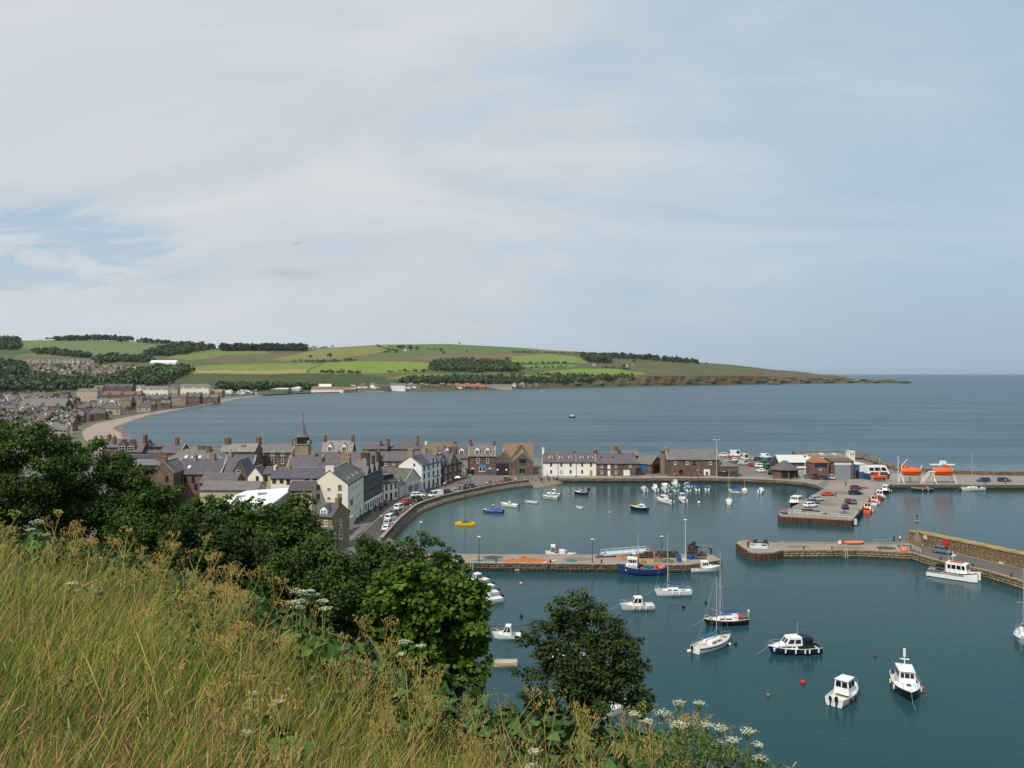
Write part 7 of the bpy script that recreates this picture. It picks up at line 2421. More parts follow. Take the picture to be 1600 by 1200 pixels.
ROW = [((1001.5,764),(1011,769.5),'speed',None,'pale blue covered boat at the left end of the moored row',mat('pale_blue_cover',(0.28,0.40,0.52),.7,.1,2)),((1018.5,763.5),(1028,769.5),'cuddy',None,'white cuddy boat second from the left of the moored row',None),
  ((1034,759),(1044,762.5),'open',None,'white covered boat in the back rank of the moored row',M_offw),((1033,765),(1043,769.5),'speed',None,'pale grey covered boat in the front rank of the moored row',mat('grey_cover',(0.32,0.36,0.38),.7,.1,2)),
  ((1050,757.5),(1059,760.5),'cuddy',None,'cream cabin boat in the back rank of the moored row',None),((1049,764.5),(1058,769.5),'open',None,'dark green covered boat left of its twin in the moored row',M_green),
  ((1070,759),(1078.5,762),'speed',None,'blue covered boat in the back rank behind the green one',M_blue),((1068.5,764.5),(1077.5,769.5),'open',None,'green covered boat right of its twin in the moored row',M_green),
  ((1086.5,762.5),(1091,768.5),'open',None,'bright blue covered boat second from the right of the moored row',M_blue),((1109,761),(1103,769.5),'open',None,'broad bright blue covered boat at the right end of the moored row',M_blue)]
for b_,s_,k_,x_,lb,cv in ROW:
 cruiser(lb,b_,s_,kind=k_,ob=1,canvas=cv,L=5.0,B=2.0,name='moored_boat')
t,L,B,S = cruiser('small yacht under a blue cover with a short mast behind the tall mast',(1143,769.5),(1151,770.5),hullm=M_offw,kind='open',canvas=M_blue,ob=0,L=4.6)
mast(t,.4,4.0,.8,stays=False,spread=0,m=M_blue)
t,L,B,S = cruiser('cream dayboat with a tan wooden mast in the inner basin',(1163.5,766),(1163.5,772),hullm=mat('cream_hull',(0.62,0.52,0.38)),kind='open',canvas=M_offw,ob=0,L=4.8)
mast(t,.6,6.2,.8,stays=False,spread=0,m=mat('varnished_spar',(0.45,0.27,0.11),.4,.1,2))
cruiser('white speedboat with a dark outboard moored nearest the quay corner',(1194,766),(1184,772.5),hullm=M_white,kind='speed',ob=1,L=4.9)
# yellow multihull
t,L = seat_boat('multihull','yellow multihull with a bare black mast in the inner basin','multihull',(711.5,819),(742,820.5))
ym = mat('bright_yellow',(0.74,0.44,0.01),.35,.05,2,spec=.5)
for y,l in ((-1.1,.9),(0,1.0),(1.1,.9)):
 MB().loft([[(x,y + w * a,z) for a,z in ((-1,.12),(-.9,.62),(.9,.62),(1,.12),(.4,-.2),(-.4,-.2))] for x,w in ((-L * .5 * l,.16),(-L * .3 * l,.3),(L * .15 * l,.3),(L * .38 * l,.18),(L * .5 * l,.02))]).build('hull',ym,t,smooth=True)
for x in (-L * .25,L * .15):
 MB().tube([(x,-1.1,.62),(x,0,.85),(x,1.1,.62)],.09,6).build('cross_beam',ym,t)
MB().box(-L * .24,L * .14,-1.0,1.0,.66,.69).build('trampoline',M_black,t)
o = MB().tube([(L * .0,0,.6),(L * .02,0,8.6)],[.08,.06],7).build('mast',M_black,t)
t.rotation_euler.x = R(2)
for q in ((L * .48,0,.6),(-L * .1,1.1,.7),(-L * .1,-1.1,.7)):
 MB().tube([q,(L * .015,0,6.5)],.014,4).build('stay',M_wire,t)
# blue trawler at the pier
t,L = seat_boat('trawler','blue wooden trawler with a white wheelhouse and rigging at the middle pier','fishing boat',(963.5,896),(1040,899))
B = 3.3
S = hull(t,L,B,1.15,.75,mat('trawler_blue',(0.018,0.045,0.16),.4,.15,1.5),None,mat('deck_wood',(0.20,0.16,0.12),.85,.25,2),cockpit=.93,cz=.42,tr=.55,dbl=True,full=2.0,lower=mat('waterline_red',(0.14,0.03,0.025),.6,.2),rail=M_navy)
cabin(t,L * .08,L * .32,B * .33,.85,1.9,fs=.1,as_=0,wf=.8,nside=3,nfront=0,v=(.3,.7),name='deckhouse')
cabin(t,L * .07,L * .28,B * .33,1.9,3.25,fs=.1,as_=.08,wf=.85,nside=4,nfront=3,v=(.4,.85),over=.12,name='wheelhouse')
MB().tube([(L * .06,0,1.5),(L * .06,0,8.3)],[.1,.05],7).build('mast',M_mast,t)
for q in (((L * .06,0,5.6),(L * .2,0,3.2)),((L * .06,.0,5.2),(L * .14,.55,3.2)),((L * .06,.0,5.2),(L * .14,-.55,3.2))):
 MB().tube(q,.05,5).build('mast_brace',M_mast,t)
MB().ball((L * .14,0,4.1),(.4,.4,.2),8,5).build('radar_dome',M_white,t)
for s in (-1,1):
 MB().tube([(-L * .28,s * .95,.9),(-L * .26,s * .6,4.3)],.07,6).build('gantry_leg',M_steel,t)
MB().tube([(-L * .26,-.6,4.3),(-L * .26,.6,4.3)],.06,6).build('gantry_beam',M_steel,t)
MB().tube([(-L * .18,0,1.4),(-L * .48,0,5.4)],.05,6).build('derrick',M_grey,t)
for x,y,r_,m_,nm in ((-L * .36,-1.25,.42,M_pink,'pink_float'),(-L * .46,-1.35,.45,M_pink,'pink_float'),(-L * .30,-1.0,.4,M_red,'red_float'),(-L * .39,-.7,.4,M_pink,'pink_float'),(L * .0,-1.7,.4,M_pink,'pink_float'),(-L * .42,-.3,.4,M_orange,'orange_float')):
 MB().ball((x,y,1.35 if nm != 'pink_float' or x < -1 else .6),r_,9,7).build(nm,m_,t,smooth=True)
MB().box(-L * .22,-L * .06,-1.2,-.3,.8,1.5).build('blue_bin',M_barrel,t)
MB().tube([(-L * .02,-.6,.9),(-L * .02,.6,.9)],.5,10).build('net_drum',M_rope,t)
MB().loft([[(-L * .02 + .55 * math.cos(a * math.pi / 6),-1.72 if i else -1.55,1.0 + .45 * math.sin(a * math.pi / 6)) for a in range(12)] for i in (0,1)]).build('tyre_fender',M_black,t)
MB().box(L * .045,L * .075,-.3,.3,1.9,3.8).build('funnel',M_red,t)
for x,y,c_ in ((-L * .1,.6,M_rope),(-L * .2,.7,M_teal),(-L * .34,.5,M_onet),(L * .36,0,M_rope),(-L * .27,-.1,MATS['grey_gear'])):
 MB().loft([[(x + w * math.cos(a * .9),y + w * .8 * math.sin(a * .9),.75 + z) for a in range(7)] for w,z in ((.6,0),(.55,.35),(.3,.6))]).build('deck_gear',c_,t)
for s in (-1,1):
 MB().tube([(L * .30,s * B * .36,2.1),(L * .42,s * B * .2,2.35),(L * .49,0,2.5)],.03,4).build('bow_rail',M_steel,t)
# small trawler moored behind the pier
t,L = seat_boat('trawler','small white fishing boat with a brown wheelhouse behind the middle pier','fishing boat',(852,873.5),(884,873.5))
S = hull(t,L,2.2,1.3,.5,M_white,None,M_offw,cockpit=.5,cz=.3,tr=.7)
cabin(t,L * .02,L * .24,.7,1.5,3.0,fs=.1,as_=.05,nside=2,nfront=3,v=(.05,.75),name='wheelhouse',glass=mat('brown_glass',(0.05,0.03,0.02),.3,0),over=.1)
MB().tube([(-L * .06,0,1.4),(-L * .08,0,5.2)],.06,6).build('mast',M_wood,t)
MB().box(-L * .45,-L * .18,-.7,.7,1.3,2.0).build('white_bin',M_white,t)
cruiser('low white boat tied astern of the small white fishing boat',(893,873.3),(878,873.2),kind='speed',ob=1,L=4.2,fb=1.0)
# white catamaran workboat
t,L = seat_boat('catamaran','white twin hulled workboat with a red brown roof moored at the breakwater','catamaran',(1530,909.5),(1451,897.5))
B = 3.4
for s in (-1,1):
 rg = []
 for x,w,zb,zs in ((-L * .5,.5,-.2,1.22),(-L * .2,.55,-.3,1.18),(L * .15,.55,-.3,1.28),(L * .36,.4,-.3,1.5),(L * .5,.05,.1,1.75)):
  c_ = s * B * .34
  rg.append([(x,c_ - w,zs),(x,c_ - w * .9,.1),(x,c_,zb),(x,c_ + w * .9,.1),(x,c_ + w,zs)])
 hb = MB().loft(rg).build('hull',[M_white,mat('antifoul_red',(0.28,0.07,0.04),.7,.1)],t,smooth=False)
 for f in hb.data.polygons:
  if f.center.z < .05:
   f.material_index = 1
dkz = 1.22
MB().prism([(-L * .5,-B * .5),(L * .2,-B * .5),(L * .46,-B * .38),(L * .46,B * .38),(L * .2,B * .5),(-L * .5,B * .5)],.85,dkz + .02).build('deck',M_grey,t)
for s in (-1,1):
 MB().tube([(-L * .5,s * B * .51,1.28),(L * .18,s * B * .51,1.34),(L * .37,s * B * .46,1.6),(L * .5,s * B * .37,1.88)],.075,6).build('rubbing_strake',M_black,t)
 for k in range(8):
  MB().tube([(-L * .46 + k * .8,s * B * .5,1.3),(-L * .46 + k * .8,s * B * .5,2.0)],.03,4).build('stanchion',M_grey,t)
 MB().tube([(-L * .46,s * B * .5,2.0),(-L * .46 + 3.2,s * B * .5,2.0)],.03,4).build('deck_rail',M_grey,t)
cabin(t,-L * .12,L * .30,B * .40,dkz,3.1,fs=.25,as_=.05,wf=.9,nside=4,nfront=3,v=(.45,.86),over=.10,roofm=M_white,name='wheelhouse')
MB().box(-L * .06,L * .2,-.8,.8,3.22,3.27).build('roof_panel',mat('rust_roof_panel',(0.33,0.12,0.08),.7,.15,2),t)
MB().tube([(-L * .02,.2,3.2),(-L * .02,.2,5.3)],.05,6).box(-L * .02 - .2,-L * .02 + .2,-.1,.5,4.2,4.3).ball((-L * .02 + .3,.1,4.45),(.35,.35,.15),8,5).build('mast',M_white,t)
MB().tube([(-L * .08,-.4,3.2),(-L * .08,-.4,5.2)],.02,4).build('aerial',M_white,t)
cabin(t,-L * .34,-L * .2,B * .22,dkz,2.3,fs=0,as_=0,nside=0,nfront=0,m=M_creel,name='winch_house')
MB().tube([(-L * .42,-.8,dkz),(-L * .42,-.8,2.8),(-L * .42,.8,2.8),(-L * .42,.8,dkz)],.06,6).build('stern_gantry',M_black,t)
MB().ball((-L * .48,-B * .5,1.9),.22,8,5).build('outrigger_float',M_black,t)
# fishing boats round the jetty
for b_,s_,hm,lm,lb in (((1235,791),(1253,784.5),mat('maroon_hull',(0.10,0.02,0.02),.4,.1),M_black,'white decked boat with a maroon hull beside the jetty cars'),((1360,794),(1352,804),M_orange,M_navy,'orange decked boat at the front right corner of the jetty'),((1371,782),(1362,792.5),M_white,M_offw,'white boat with orange tubes on the right of the jetty'),
       ((1379,774.5),(1371,782.5),mat('red_brown_hull',(0.25,0.06,0.03),.5,.1),M_navy,'red brown boat behind the white boat on the right of the jetty'),((1378,771.5),(1389,767.5),M_black,M_black,'black fishing vessel with white upperworks under the rescue craft'),((1425,766.8),(1455,766.8),mat('dark_green_hull',(0.03,0.045,0.03),.5,.1),M_red,'low dark boat with a red deck under the first orange lifeboat')):
 t,L,B,S = cruiser(lb,b_,s_,hullm=hm,lower=lm,kind='house' if 'low' not in lb else 'open',ob=0,name='fishing_boat',cat='fishing boat',deckm=M_red if ('red deck' in lb or 'orange' in lb) else M_offw,roofm=M_orange if 'orange' in lb else M_white,rail=False,L=7.0 if b_[0] > 1300 else None,fend=(3,6),fside=(-1,1))
 MB().tube([(-L * .1,0,2),(-L * .1,0,4.6)],.05,5).build('mast',M_steel,t)
 for i in range(3):
  MB().ball((-L * .3 + i * .5,(-.4,.5,0)[i],1.1),.3,7,5).build('net_float',(M_pink,M_orange,M_red)[i],t)
t,L = seat_boat('rescue_boat','orange rescue boat with a yellow drum lifted on the quay near the workshop','boat',(1361,752),(1385,752),z=1.6)
cd = MB().box(-2.6,-2.2,-.8,.8,0,1.2).box(2.2,2.6,-.8,.8,0,1.2).build('cradle',M_steel,t)
MB().loft([[(x,w * a,1.2 + z) for a,z in ((-1,.9),(-.8,.1),(0,-.1),(.8,.1),(1,.9))] for x,w in ((-2.8,1.0),(0,1.2),(1.8,.9),(2.9,.1))]).build('hull',M_orange,t)
MB().tube([(-.2,0,2.1),(-.2,0,3.1)],.4,9).build('drum',M_yellow,t)
MB().box(.6,1.6,-.5,.5,2.1,2.9).build('console',M_red,t)
MB().tube([(0,.3,2),(0,.3,8)],.04,5).build('mast',M_offw,t)
# orange enclosed lifeboats in davits on the far right quay
for px,lb in ((1424,'orange enclosed training lifeboat in white davits, left of the pair'),(1474,'orange training lifeboat under a white gantry roof, right of the pair')):
 p = at(px,755,1.6)
 t = thing('lifeboat',lb,'lifeboat',p)
 sec = lambda x,w,hb,ht: [(x,w * math.cos(a * math.pi / 5),4.1 + (ht if math.sin(a * math.pi / 5) > 0 else hb) * math.sin(a * math.pi / 5)) for a in range(10)]
 MB().loft([sec(-3.4,.6,.8,.7),sec(-3.0,1.1,1.35,1.25),sec(0,1.3,1.5,1.5),sec(2.6,1.2,1.4,1.25),sec(3.3,.55,.9,.6)]).build('hull',mat('lifeboat_orange',(0.82,0.14,0.02),.4,.06,1.0),t,smooth=True)
 for s in (-1,1):
  MB().tube([(-3.35,s * .95,4.1),(-3.0,s * 1.14,4.1),(0,s * 1.34,4.1),(2.6,s * 1.24,4.1),(3.3,s * .6,4.1)],.09,5).build('grab_rail',mat('dark_orange',(0.45,0.07,0.02),.5,.1),t)
 cabin(t,-2.2 if px < 1450 else .6,-1.0 if px < 1450 else 2.0,.6,5.4,6.1,fs=.2,as_=.2,m=MATS['lifeboat_orange'],nside=1,nfront=1,name='conning_tower')
 for x in (-3.6,3.4):
  MB().tube([(x,1.6,-.1),(x + (.4 if x < 0 else 0),.9,3.6),(x + .5,.4,6.3)],.17,6).build('davit',M_white,t)
  MB().tube([(x + .6,-1.2,-.1),(x + .4,.6,3.4)],.13,6).build('davit_brace',M_white,t)
 if px > 1450:
  MB().box(-4.2,4.0,-.2,1.2,6.3,6.65).build('gantry_beam',M_white,t)
  MB().box(-.8,.8,-.5,1.0,6.653,7.8).build('winch_house',M_white,t)
 else:
  MB().tube([(-3.3,.5,6.0),(-1.2,.3,8.4)],.1,6).build('crane_jib',M_white,t)
  MB().tube([(-4.4,.5,0),(-4.4,.5,9.6)],.09,6).build('flag_mast',M_white,t)
t = thing('stair_gantry','white angled access stair between the two orange lifeboats','stairs',at(1450,755.5,1.6))
for s in (-.6,.6):
 MB().tube([(-2.4,s,.1),(.6,s,4.2),(2.4,s,4.2)],.12,5).build('stringer',M_white,t)
for k in range(8):
 MB().box(-2.3 + k * .36,-2.0 + k * .36,-.55,.55,.3 + k * .5,.36 + k * .5).build('step',M_steel,t)
MB().tube([(2.2,0,0),(2.2,0,4.1)],.14,6).build('post',M_white,t)
# white passenger craft on the hard
t = thing('passenger_boat','white passenger launch with wide dark windows standing ashore in the boatyard','boat',at(1372,749,1.6),0.05)
L = 9.4
hull(t,L,3.0,2.2,.5,mat('launch_blue',(0.03,0.07,0.16),.4,.1),None,M_offw,cockpit=.0,tr=.9)
cabin(t,-L * .48,L * .42,1.35,2.15,5.0,fs=1.6,as_=.0,wf=.95,nside=3,nfront=2,v=(.38,.80),name='saloon')
MB().box(-L * .36,L * .3,-1.44,-1.38,2.3,2.8).build('dark_band',M_black,t)
# a small dark-hulled boat far out in the bay, specks by the cliffs
cruiser('tiny white topped boat far out in the middle of the bay',(889,652.5),(899,652.5),hullm=M_black,kind='house',ob=0,L=6.5,fb=1.2)
for px,py,lb in ((845,611.8,'speck of a dinghy on the water below the first cliffs'),(934,610.5,'dark mussel raft on the water below the cliffs'),(1050,608.5,'dark buoyed raft off the right hand cliffs')):
 cruiser(lb,(px,py),(px + 3,py),hullm=M_black if 'dark' in lb else M_white,kind='open',ob=0,L=9.0,fb=1.0)
# ================================================================== VEHICLES
def car_meshes(kind):
 L,W,Hh,hood,ws,rear = {'hatch': (3.9,1.7,1.48,.25,.17,.06),'estate': (4.5,1.76,1.5,.25,.15,.03),'suv': (4.5,1.85,1.75,.23,.12,.04),'sports': (4.3,1.8,1.3,.30,.18,.16),'van': (4.9,1.95,2.0,.13,.12,.0),'pickup': (5.0,1.85,1.75,.25,.12,.42),'camper': (5.8,2.2,2.85,.12,.1,.0)}[kind]
 hb = .95 if Hh > 1.9 else (.88 if Hh < 1.7 else 1.0)
 w = W / 2
 st = [(-L / 2,.42,hb - .12,.86),(-L / 2 + .12,.28,hb - .02,.97),(-L * .2,.25,hb,1.0),(L * .2,.25,hb - .01,1.0),(L / 2 - .7,.26,hb - .10,.97),(L / 2 - .12,.30,hb - .22,.90),(L / 2,.42,hb - .38,.78)]
 b = MB().loft([[(x,-w * k,z0),(x,-w * k,z0 + (z1 - z0) * .65),(x,-w * k * .9,z1),(x,w * k * .9,z1),(x,w * k,z0 + (z1 - z0) * .65),(x,w * k,z0)] for x,z0,z1,k in st])
 x0,x1 = -L / 2 + .08 + L * rear * .6,L / 2 - L * hood + .12
 X0,X1 = -L / 2 + .2 + L * rear * 1.3,x1 - L * ws
 zr = Hh
 lo = [(x0,-w * .9,hb - .03),(x1,-w * .88,hb - .06),(x1,w * .88,hb - .06),(x0,w * .9,hb - .03)]
 hi = [(X0,-w * .74,zr - .06),(X1,-w * .72,zr - .05),(X1,w * .72,zr - .05),(X0,w * .74,zr - .06)]
 top = [(X0 + .2,-w * .6,zr),(X1 - .15,-w * .6,zr),(X1 - .15,w * .6,zr),(X0 + .2,w * .6,zr)]
 b.loft([lo,hi,top])
 out = {'body': b.data('body',M_white,smooth=False)}
 lo_,hi_ = [Vector(p) for p in lo],[Vector(p) for p in hi]
 def win(a,c,d,e,u0,u1,v0=.18,v1=.9):
  n = (c - a).cross(e - a).normalized()
  q = [a.lerp(c,u).lerp(e.lerp(d,u),v) for u,v in ((u0,v0),(u1,v0),(u1,v1),(u0,v1))]
  return MB().loft([[p - n * .02 for p in q],[p + n * .015 for p in q]])
 sides = [(.07,.48),(.52,.93)] if kind not in ('van','camper') else [(.62,.95)]
 out['windscreen'] = win(lo_[1],lo_[2],hi_[2],hi_[1],.05,.95,.1).data('windscreen',M_glass)
 out['rear_window'] = win(lo_[3],lo_[0],hi_[0],hi_[3],.1,.9).data('rear_window',M_glass)
 for i,(u0,u1) in enumerate(sides):
  out['side_window%d' % i] = win(lo_[0],lo_[1],hi_[1],hi_[0],u0,u1).data('side_window',M_glass)
  out['side_window%d_' % i] = win(lo_[2],lo_[3],hi_[3],hi_[2],1 - u1,1 - u0).data('side_window',M_glass)
 wh = MB().tube([(0,-.1,0),(0,.1,0)],.32,12,0).tube([(0,-.115,0),(0,.115,0)],.18,8,1).data('wheel',[M_black,M_steel])
 wl_ = [(x,y,.32) for x in (-L * .31,L * .32) for y in (-w + .06,w - .06)]
 hl_ = MB().box(-.06,.03,-.16,.16,-.07,.07).data('headlight',M_offw)
 tl_ = MB().box(-.03,.05,-.08,.08,-.12,.12).data('tail_light',M_red)
 pts = [('wheel',wh,q) for q in wl_] + [('headlight',hl_,(L / 2 - .07,s * w * .58,hb - .34)) for s in (-1,1)] + [('tail_light',tl_,(-L / 2 + .02,s * w * .72,hb - .2)) for s in (-1,1)]
 return out,pts
CARS = {}
PC = {'white': (0.74,0.74,0.73),'silver': (0.40,0.42,0.44),'grey': (0.16,0.17,0.18),'black': (0.018,0.018,0.02),'red': (0.42,0.02,0.02),'dark blue': (0.018,0.035,0.12),'steel blue': (0.10,0.15,0.22),'dark green': (0.015,0.06,0.04),'maroon': (0.12,0.012,0.02),
  'bright red': (0.55,0.05,0.02),'purple': (0.13,0.02,0.06),'pale blue': (0.25,0.33,0.42),'orange red': (0.55,0.10,0.03),'green': (0.02,0.18,0.11),'dark grey': (0.055,0.06,0.065),'cream': (0.6,0.55,0.42)}
KN = {'hatch': 'hatchback','estate': 'estate car','suv': 'tall car','sports': 'low coupe','van': 'van','pickup': 'pickup truck','camper': 'camper van'}
def car(px,py,kind,colr,where,head=0.0,z=None,group='vehicles parked round the harbour',d=None):
 if kind not in CARS:
  CARS[kind] = car_meshes(kind)
 parts,pts = CARS[kind]
 p = atg(px,py) if d is None else Vector((X(px,d),d,gz(X(px,d),d)))
 t = thing({'van': 'parked_van','camper': 'camper_van'}.get(kind,'parked_car'),'%s %s %s' % (colr,KN[kind],where),{'van': 'van','camper': 'camper van'}.get(kind,'car'),(p.x,p.y,p.z + .06),head,group)
 for nm,me in parts.items():
  o = place(nm.rstrip('_').rstrip('01').rstrip('_') if nm[:4] == 'side' else nm,me,t)
  if nm == 'body':
   o.material_slots[0].link = 'OBJECT'
   o.material_slots[0].material = paint(PC[colr],.28,.5)
 for nm,me,q in pts:
  place(nm,me,t,q)
UP = R(84)
ST = [(604,829,'hatch','white','nearest the trees at the foot of the street'),(606.5,820.5,'hatch','pale blue','second up the street from the trees'),(609.5,813,'suv','white','third up the street from the trees'),(616,804.5,'hatch','green','between two white cars by the street parapet'),
  (624,796.5,'suv','white','just below the red pickup on the street'),(634,788.5,'pickup','red','on the parapet side of the street'),(651,783.5,'suv','dark green','just above the red pickup')]
for i,(px,py,k,c,w) in enumerate(ST):
 car(px,py,k,c,w,R(84) - R(3) * i)
for px,py,k,c,w,hd in ((653,776.5,'estate','white','pulled out in front of the gabled hall',.25),(681,776.3,'van','white','on the street bend before the inn',R(222)),(673,769.5,'hatch','dark blue','behind the white van at the inn',1.1),(699,772,'estate','dark grey','parked right of the white van',R(40)),(714,769.5,'hatch','silver','between dark cars at the crowded parapet',R(38)),
       (722,767.3,'estate','black','beside the silver car at the parapet',R(36)),(735,763.5,'suv','dark grey','last in the row before the crowd',R(34)),(1001.5,742,'hatch','maroon','before the blue shed door',.1),(1131,744.2,'estate','black','left of two dark cars before the low store',0),(1149.5,744.2,'estate','dark grey','right of two dark cars before the low store',0),
       (1188,737.5,'hatch','white','alone on the open yard left of the pavilion',2.2),(1204,741,'suv','black','left of the round pavilion',1.2),(1276,749.3,'hatch','maroon','in front of the harbour office',0),(1288,749.3,'hatch','dark blue','right of the maroon car by the office',0),(1298.5,749,'suv','silver','between office and roller door',1.57),(1264,747.5,'hatch','grey','beside the white signal mast',.2),
       (1293.5,774.5,'sports','bright red','at the inner edge of the jetty',.1),(1277,782.5,'estate','silver','on the inner side of the jetty',.2),(1266.5,792.5,'estate','white','nearest the railing on the jetty',.45),(1271,787,'hatch','steel blue','between the silver and white cars on the jetty',.3),(1337,773,'estate','black','in front of the purple car on the jetty',.05),(1337.5,765,'hatch','purple','behind the black car on the jetty',.1),
       (1320.5,795,'hatch','dark blue','front left of three cars at the jetty right side',1.3),(1325,786.5,'hatch','maroon','rear left of three cars at the jetty right side',1.3),(1332.5,787,'hatch','steel blue','right of three cars at the jetty right side',1.4),(1536.5,752.8,'estate','dark blue','left of two on the far right quay',3.1),(1569,752.5,'estate','dark blue','right of two on the far right quay',0.05),(1472.5,864.5,'hatch','steel blue','alone on the breakwater road',-.85),
       (576,856,'hatch','red','glimpsed through the trees at the foot of the street',.4)):
 car(px,py,k,c,w,hd)
PK = [(1129,712,'suv','white'),(1149,711.5,'camper','white'),(1195.5,714,'van','white'),(1163,717,'camper','cream'),(1138.5,717,'hatch','red'),(1147,719,'hatch','white'),(1176,718,'estate','silver'),(1184.5,718.5,'suv','dark green'),(1193.5,719.5,'estate','green'),(1203,719.5,'suv','dark blue'),(1212,719.5,'estate','black'),(1136,720,'hatch','silver'),
  (1161.5,725,'van','silver'),(1152,723,'hatch','dark grey'),(1131,724.5,'estate','pale blue'),(1142,725,'suv','grey'),(1173,727,'hatch','red'),(1181,728,'hatch','silver'),(1188.5,729,'suv','white'),(1190,724,'estate','dark green'),(1198,731,'van','dark green'),(1206,726,'suv','dark grey')]
PL = ['at the far left corner of the seaside car park','tall at the back of the seaside car park','tall at the back right of the seaside car park','in the middle of the seaside car park','at the left end of the second car park row','beside the red car in the second car park row','right of the cream camper in the car park','in the middle right of the car park',
  'below the tall white van in the car park','second from the right end of the car park','at the right end of the car park','left of the second car park row','boxy in the front row of the car park','behind the boxy silver van in the car park','at the left of the front car park row','second in the front car park row','right of the boxy silver van','right of the red front row car','near the dark green van in the front row','behind the front row near the dark van','tall at the right of the front row','behind the dark green van in the car park']
for (px,py,k,c),w in zip(PK,PL):
 car(px,py,k,c,w,random.choice([0.1,1.5,3.2,1.65]),d=38.4 * F / (py + 1.5 - CY))
for px,py,k,c,w in ((96,661,'hatch','bright red','beside the pale garage by the beach'),(85,662.5,'estate','pale blue','left of the red car by the beach'),(90,653,'hatch','red','behind the pale garage in the left town'),(72,658,'van','white','at the edge of the left town car park')):
 car(px,py,k,c,w,.2,d=38.3 * F / (py - CY))
# ================================================================== PEOPLE
def person_mesh(name,pose):
 """one continuous figure grown from a skeleton"""
 me = bpy.data.meshes.new(name)
 s = pose
 st,kn = s.get('stride',.0),s.get('sit',False)
 hip = .48 if kn else .92
 V = [(0,0,hip + .04),(0,0,hip + .30),(.01,0,hip + .50),(.02,0,hip + .58),(.04,0,hip + .72),(.03,0,hip + .80)]
 Rr = [.135,.125,.14,.06,.085,.07]
 E = [(0,1),(1,2),(2,3),(3,4),(4,5)]
 for sd in (-1,1):
  k = len(V)
  if kn:
   V += [(.05,sd * .1,hip),(.45,sd * .12,hip + .02),(.42,sd * .12,.06),(.55,sd * .13,.03)]
  else:
   V += [(0,sd * .09,hip - .06),(st * sd * .5 + .03,sd * .10,hip * .52),(st * sd * .9,sd * .11,.07),(st * sd * .9 + .14,sd * .12,.035)]
  Rr += [.095,.065,.045,.04]
  E += [(0,k),(k,k + 1),(k + 1,k + 2),(k + 2,k + 3)]
  k = len(V)
  arm = s.get('arm',.0)
  V += [(0,sd * .19,hip + .50),(-.03 - st * sd * .2 + arm * .16,sd * .25,hip + .22),(.06 - st * sd * .35 + arm * .38,sd * .22,hip - .02 + arm * .24),(.08 - st * sd * .38 + arm * .46,sd * .21,hip - .10 + arm * .27)]
  Rr += [.06,.045,.035,.035]
  E += [(2,k),(k,k + 1),(k + 1,k + 2),(k + 2,k + 3)]
 me.from_pydata(V,E,[])
 o = bpy.data.objects.new(name,me)
 COL.objects.link(o)
 m = o.modifiers.new('s','SKIN')
 o.modifiers.new('u','SUBSURF').levels = 1
 for i,v in enumerate(me.skin_vertices[0].data):
  v.radius = (Rr[i],Rr[i])
  v.use_root = i == 0
 dg = bpy.context.evaluated_depsgraph_get()
 r = bpy.data.meshes.new_from_object(o.evaluated_get(dg))
 bpy.data.objects.remove(o)
 for mm in (M_skin,M_hair,M_skin,M_skin):
  r.materials.append(mm)
 for f in r.polygons:
  c = f.center
  z = c.z - hip
  if z > .62:
   f.material_index = 1 if (z > .78 or c.x < -.005) else 0
  elif z > .55:
   f.material_index = 0
  elif z > .02 and abs(c.y) < .21 or (z > .24 and z <= .55):
   f.material_index = 2
  elif abs(c.y) > .19 and z > -.2:
   f.material_index = 0
  else:
   f.material_index = 3 if c.z > .07 else 1
  f.use_smooth = True
 r.name = 'person'
 return r
M_skin = mat('skin',(0.48,0.29,0.20),.6,.08,5)
M_hair = mat('brown_hair',(0.06,0.04,0.025),.8,.2,5)
HAIR = [M_hair,mat('grey_hair',(0.32,0.30,0.28),.8,.1),mat('fair_hair',(0.30,0.20,0.09),.8,.1)]
POSE = {'standing': person_mesh('p',{}),'walking': person_mesh('p',{'stride': .28}),'leaning': person_mesh('p',{'arm': .9}),'sitting': person_mesh('p',{'sit': True,'arm': .7})}
TOPS = {'white': (0.72,0.72,0.70),'red': (0.45,0.03,0.03),'navy': (0.02,0.03,0.08),'black': (0.02,0.02,0.02),'pink': (0.60,0.22,0.25),'blue': (0.06,0.14,0.36),'grey': (0.2,0.2,0.2),'teal': (0.03,0.28,0.30),'cream': (0.55,0.48,0.36),'orange': (0.6,0.18,0.03),'maroon': (0.2,0.02,0.03)}
LEGS = {'dark trousers': (0.025,0.026,0.035),'blue jeans': (0.06,0.09,0.17),'pale shorts': (0.42,0.38,0.30)}
VERB = {'standing': 'standing','walking': 'walking','leaning': 'leaning','sitting': 'sitting'}
def person(px,py,pose,top,legs,where,head,z=None,cap=None):
 p = atg(px,py) if z is None else at(px,py,z)
 o = place('person',POSE[pose],None,p,head)
 tag(o,'person, %s top, %s, %s %s' % (top,legs,VERB[pose],where),'person','people in %s tops and %s %s %s' % (top,legs,VERB[pose],where))
 for s,m in enumerate((M_skin,random.choice(HAIR),paint(TOPS[top],.85,.2),paint(LEGS[legs],.85,.2))):
  o.material_slots[s].link = 'OBJECT'
  o.material_slots[s].material = m
 o.scale = [random.uniform(.93,1.06)] * 3
rp = random.Random(5)
tops,legs = list(TOPS),list(LEGS)
for i in range(46):
 f = rp.random() ** .8
 px = 752 + f * 64 if i < 34 else rp.uniform(706,752)
 py = np.interp(px,[700,740,790,822],[773.5,765,756.0,751.8]) + rp.uniform(-3.5,.3)
 person(px,py,rp.choice(['standing','leaning','standing','walking']),rp.choice(tops[:6] + ['white','pink','black']),rp.choice(legs),'in the street crowd',rp.uniform(0,6.28))
